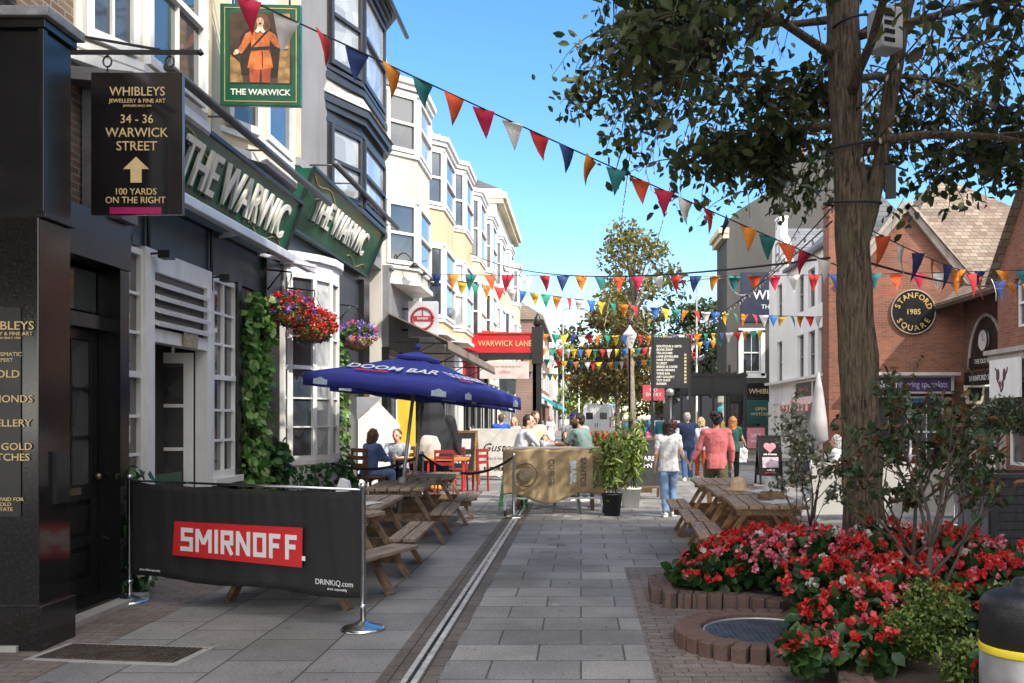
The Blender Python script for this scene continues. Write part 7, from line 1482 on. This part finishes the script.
OL = leafmat('olive autumn leaves', [(.06, .08, .02), (.13, .15, .035), (.22, .2, .05), (.2, .11, .035)], .3); DKL = leafmat('dark russet leaves', [(.03, .035, .015), (.07, .06, .02), (.13, .075, .025)], .2); LG = leafmat('light green leaves', [(.1, .15, .03), (.2, .26, .06), (.32, .36, .1)], .3)
pale = barkmat('pale mottled bark', (.2, .16, .12), (.42, .36, .29))
ftree('tall loose crowned olive green tree with pale trunk up the street', (2.65, 47, 0), 11.2, 2.7, 5.6, 2500, OL, .26, .22, 4, lob=26, bark=pale)
ftree('dense russet and olive tree behind the pale trunked tree', (2.2, 56, 0), 8.8, 3.1, 3.2, 5200, leafmat('russet olive leaves', [(.05, .05, .018), (.12, .11, .03), (.2, .15, .045), (.16, .075, .03)], .25), .3, .18, 9, lob=30)
ftree('dark green tree behind the black pergola', (7.2, 58, 0), 8.6, 2.6, 3.0, 5200, leafmat('deep green leaves', [(.015, .03, .012), (.04, .065, .02), (.08, .11, .035)], .2), .28, .16, 13)
ftree('dark russet tree left of the directory board', (1.7, 64, 0), 6.6, 2.2, 3.2, 3200, DKL, .28, .14, 17)
for k, (x, y, h, l) in enumerate(((-1.2, 118, 10.5, 'far light green tree beyond the van'), (3.2, 125, 11.5, 'far light green tree right of the van'), (8.5, 112, 10, 'far light green tree behind the parked cars'), (13, 130, 12, 'far light green tree closing the street on the right'), (-5, 150, 12, 'most distant light green tree at the street end'))): ftree(l, (x, y, 0), h, 4.6, 2.0, 3200, LG if k != 2 else OL, .5, .25, 31+k)
hz = MB(); hz.lathe([(420, -1), (420, 6), (400, 14), (0.001, 15)], 60, (0, 480, 0))
# ------------------------------------------------------------------ bunting
FL = {k: mat('bunting '+k, c, .8, var=.08, vs=6, bump=.1, bs=120) for k, c in dict(red=(.55, .03, .03), navy=(.02, .045, .17), orange=(.68, .22, .02), teal=(.02, .16, .16), vermilion=(.7, .1, .03), crimson=(.5, .015, .06), white=(.7, .68, .64), yellow=(.75, .5, .04), green=(.02, .22, .15), blue=(.03, .13, .45)).items()}
SEQ = ['red', 'navy', 'orange', 'teal', 'vermilion', 'crimson', 'white']; SEQ2 = ['yellow', 'green', 'orange', 'crimson', 'white', 'blue']
def bunting(label, A, B, s, n, size, seq, start=0, seed=0, t0=.0, w=.8, t1=1.):
    q = random.Random(seed); t = thing('bunting_string', label, 'bunting', A, 0, 'bunting strung across the street'); A, B = Vector(A), Vector(B); pts = [p-A for p in sag(A, B, s, 40)]; b = MB(); b.tube(pts, .006 if A.y < 15 else .008, 5); b.build('cord', M['cable'], t)
    hd = Vector((B.x-A.x, B.y-A.y, 0)).normalized()
    for k in range(n):
        f = t0+(t1-t0)*(k+.5)/n; p = (B-A)*f; p.z -= s*4*f*(1-f); tw = q.uniform(-.75, .75); sw = q.uniform(-.32, .32); d = Vector((hd.x*math.cos(tw)-hd.y*math.sin(tw), hd.x*math.sin(tw)+hd.y*math.cos(tw), (B-A).normalized().z)); nn = Vector((-d.y, d.x, 0)).normalized()
        wd = size*w*.5; L = size; dn = (Vector((0, 0, -1))+nn*sw+d*q.uniform(-.1, .1)).normalized(); vs = []; 
        for e in (-.0015, .0015):
            for i in range(4):
                g_ = i/3; c = p+dn*L*g_+nn*(math.sin(g_*2.5+q.random()*.2)*.05*size*3*(1 if k % 2 else -.7)+e); h_ = wd*(1-g_); vs += [tuple(c-d*h_), tuple(c+d*h_)]
        m_ = MB(); fs = [(2*i, 2*i+1, 2*i+3, 2*i+2) for i in range(3)]+[(8+2*i+2, 8+2*i+3, 8+2*i+1, 8+2*i) for i in range(3)]+[(2*i, 2*i+2, 8+2*i+2, 8+2*i) for i in range(3)]+[(2*i+3, 2*i+1, 8+2*i+1, 8+2*i+3) for i in range(3)]+[(0, 8, 9, 1)]; m_.add(vs, fs, True); m_.build('pennant', FL[seq[(k+start) % len(seq)]], t)
bunting('nearest bunting string from the jewellers corner to the big tree trunk', (-4.4, 4.6, 5.04), (TX-.2, TY-.1, 3.12), .06, 23, .225, SEQ, 5, 1, t0=.31, t1=.99, w=.75)
bunting('bunting string across from the grey shop fascia passing behind the trunk', (-4.25, 23.0, 5.2), (11.0, 20.6, 4.95), .12, 34, .4, SEQ, 0, 2, w=.8)
bunting('bunting string of mixed flags from the second yellow house to the white house', (-3.9, 26.5, 5.6), (8.2, 31.5, 5.05), .25, 36, .4, ['blue', 'yellow', 'green', 'orange', 'red', 'white'], 0, 3)
bunting('bunting string above the directory board to the grey corner house', (-3.8, 35, 4.9), (7.5, 38, 5.2), .2, 34, .42, ['red', 'orange', 'green', 'yellow', 'navy', 'white'], 0, 4)
bunting('bunting string level with the lane canopy roof', (-3.8, 42, 4.9), (6.8, 44.5, 5.4), .35, 32, .42, ['yellow', 'blue', 'orange', 'green', 'red', 'white'], 2, 5)
bunting('far bunting string past the lantern', (-3.6, 50, 5.0), (6.5, 52, 5.3), .5, 32, .45, ['white', 'red', 'yellow', 'navy', 'orange', 'teal'], 0, 6)
bunting('most distant bunting string before the white van', (-3.4, 58, 4.5), (6.3, 60, 4.9), .4, 30, .45, ['navy', 'orange', 'red', 'white', 'green', 'yellow'], 0, 7)
bunting('short double bunting string from the trunk to the corner building', (TX+.2, TY+.1, 3.5), (11.1, 20.9, 4.85), .35, 22, .34, ['vermilion', 'white', 'navy', 'orange', 'navy', 'orange', 'red'], 0, 8, w=.7)
def cable(label, A, B, s, r, name='cable', grp='cables over the street'):
    b = MB(); b.tube(sag(A, B, s, 30), r, 6); o = b.build(name, M['cable'], None); tag(o, label, 'cable', grp)
cable('thick dark cable sagging from the left terrace to the tree trunk', (-4.2, 33, 7.6), (TX-.2, TY+.2, 3.25), .5, .013)
cable('dark cable running on from the trunk to the corner building', (TX+.2, TY+.2, 3.2), (11.1, 22, 5.0), .25, .013)
# fairy lights
BULB = mat('unlit bulb glass', (.5, .48, .45), .2)
def fairy(label, A, B, s, n):
    t = thing('fairy_lights', label, 'string lights', A, 0, 'fairy light strings from the tree'); P = [p-Vector(A) for p in sag(A, B, s, max(24, n))]; b = MB(); b.tube(P, .008, 5); b.build('cord', M['cable'], t); me = None
    for k in range(n):
        f = (k+.5)/n*(len(P)-1); i = int(f); p = P[i].lerp(P[i+1], f-i)
        if me is None: m_ = MB(); m_.lathe([(.006, .0), (.009, -.02), (.014, -.035), (.011, -.06), (.0, -.066)], 7); me = m_.mesh('bulb', BULB)
        o = meshobj('bulb', me, t); o.location = p; o.rotation_euler = (rr.uniform(-.6, .6), rr.uniform(-.6, .6), 0)
fairy('fairy light string dropping from the left crown to the lamp up the street', (.75, 9.0, 6.4), (1.0, 40, 5.6), .5, 60)
fairy('fairy light string from the middle crown to the far pale trunk', (1.5, 9.2, 6.3), (2.3, 46, 6.2), .6, 60)
fairy('fairy light string from the trunk fork to the grey corner house', (TX-.1, TY, 4.35), (6.9, 43.5, 8.0), 1.0, 60)
fairy('fairy light string from the trunk to the white house gable', (TX-.15, TY, 3.8), (3.2, 46, 7.2), 1.4, 60)
fairy('lower fairy light string from the trunk to the lantern', (TX-.2, TY+.1, 3.6), (2.1, 40, 6.0), 1.0, 60)
fairy('fairy light string rising right from the trunk over the viewpoint', (TX-.05, TY-.25, 4.1), (4.3, 5.4, 6.6), .12, 34)
fairy('second fairy light string rising right from the trunk fork', (TX-.05, TY-.2, 4.6), (4.0, 5.0, 6.5), .1, 30)
fairy('fairy light string between the crown and the corner building', (TX+.5, TY, 5.2), (11.1, 20.5, 7.5), .5, 40)
# ------------------------------------------------------------------ light, sky, camera
w = bpy.data.worlds.new('World'); sc.world = w; w.use_nodes = True
nt = w.node_tree; bg = nt.nodes['Background']; sky = nt.nodes.new('ShaderNodeTexSky'); sky.sky_type = 'NISHITA'; sky.sun_disc = False
SD = Vector((.78, -.63, 0)).normalized(); EL = R(42)
sky.sun_elevation = EL; sky.sun_rotation = math.atan2(SD.x, SD.y); sky.altitude = 20; sky.air_density = 1.0; sky.dust_density = .1; sky.ozone_density = 2.5
hv = nt.nodes.new('ShaderNodeHueSaturation'); hv.inputs['Saturation'].default_value = 1.25; hv.inputs['Value'].default_value = .86
nt.links.new(sky.outputs[0], hv.inputs['Color'])
# unseen bright cloud added over the sky behind the viewpoint to fill the shade
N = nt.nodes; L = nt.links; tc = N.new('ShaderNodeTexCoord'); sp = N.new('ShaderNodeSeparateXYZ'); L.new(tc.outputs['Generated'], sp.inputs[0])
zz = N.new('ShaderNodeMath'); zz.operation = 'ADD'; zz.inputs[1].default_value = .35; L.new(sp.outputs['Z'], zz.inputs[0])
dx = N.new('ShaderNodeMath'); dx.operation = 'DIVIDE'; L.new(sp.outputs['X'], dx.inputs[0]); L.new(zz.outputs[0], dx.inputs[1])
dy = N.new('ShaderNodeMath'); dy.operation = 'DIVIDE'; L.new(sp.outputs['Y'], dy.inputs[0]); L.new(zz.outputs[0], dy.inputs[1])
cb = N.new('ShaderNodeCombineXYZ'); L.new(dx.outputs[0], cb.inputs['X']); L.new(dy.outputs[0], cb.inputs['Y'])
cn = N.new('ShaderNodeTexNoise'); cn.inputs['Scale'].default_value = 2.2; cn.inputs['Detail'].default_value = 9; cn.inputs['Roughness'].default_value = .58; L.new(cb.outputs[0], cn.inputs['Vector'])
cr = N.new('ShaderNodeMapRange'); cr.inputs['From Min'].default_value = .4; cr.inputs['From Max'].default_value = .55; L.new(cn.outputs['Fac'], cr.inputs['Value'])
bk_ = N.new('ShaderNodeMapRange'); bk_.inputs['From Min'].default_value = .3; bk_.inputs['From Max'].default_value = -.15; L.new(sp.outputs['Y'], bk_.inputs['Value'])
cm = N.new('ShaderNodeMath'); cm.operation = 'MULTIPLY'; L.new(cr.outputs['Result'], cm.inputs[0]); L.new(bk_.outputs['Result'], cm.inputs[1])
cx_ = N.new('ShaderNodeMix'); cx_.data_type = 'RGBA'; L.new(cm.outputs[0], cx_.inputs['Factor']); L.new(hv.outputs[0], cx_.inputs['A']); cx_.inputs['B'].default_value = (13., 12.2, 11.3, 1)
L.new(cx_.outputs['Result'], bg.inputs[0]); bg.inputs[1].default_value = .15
sl = bpy.data.lights.new('sun', 'SUN'); sl.energy = 2.4; sl.angle = R(.5); sl.color = (1, .93, .82)
so = bpy.data.objects.new('sun', sl); col.objects.link(so)
sd = Vector((SD.x*math.cos(EL), SD.y*math.cos(EL), math.sin(EL))); so.rotation_euler = sd.to_track_quat('Z', 'Y').to_euler(); so.location = sd*60
cam = bpy.data.cameras.new('camera'); co = bpy.data.objects.new('camera', cam); col.objects.link(co); sc.camera = co
cam.sensor_width = 36; cam.lens = 930/1024*36; cam.clip_end = 3000; cam.clip_start = .05
# level camera looking straight up the street with a shifted lens, as in the upright photograph
cam.shift_x = -69/1024; cam.shift_y = 75.5/1024
co.location = (0, 0, 1.65); co.rotation_euler = (PI/2, 0, 0)
sc.view_settings.view_transform = 'Standard'; sc.view_settings.look = 'None'; sc.view_settings.gamma = 1; sc.view_settings.exposure = 1.28; sc.view_settings.use_curve_mapping = False
sc.render.engine = 'CYCLES'; sc.cycles.use_denoising = True; sc.cycles.max_bounces = 6; sc.cycles.diffuse_bounces = 4; sc.cycles.glossy_bounces = 3; sc.cycles.transmission_bounces = 3; sc.cycles.transparent_max_bounces = 4; sc.cycles.sample_clamp_indirect = 6
for m_ in list(bpy.data.meshes):
    if m_.users == 0: bpy.data.meshes.remove(m_)
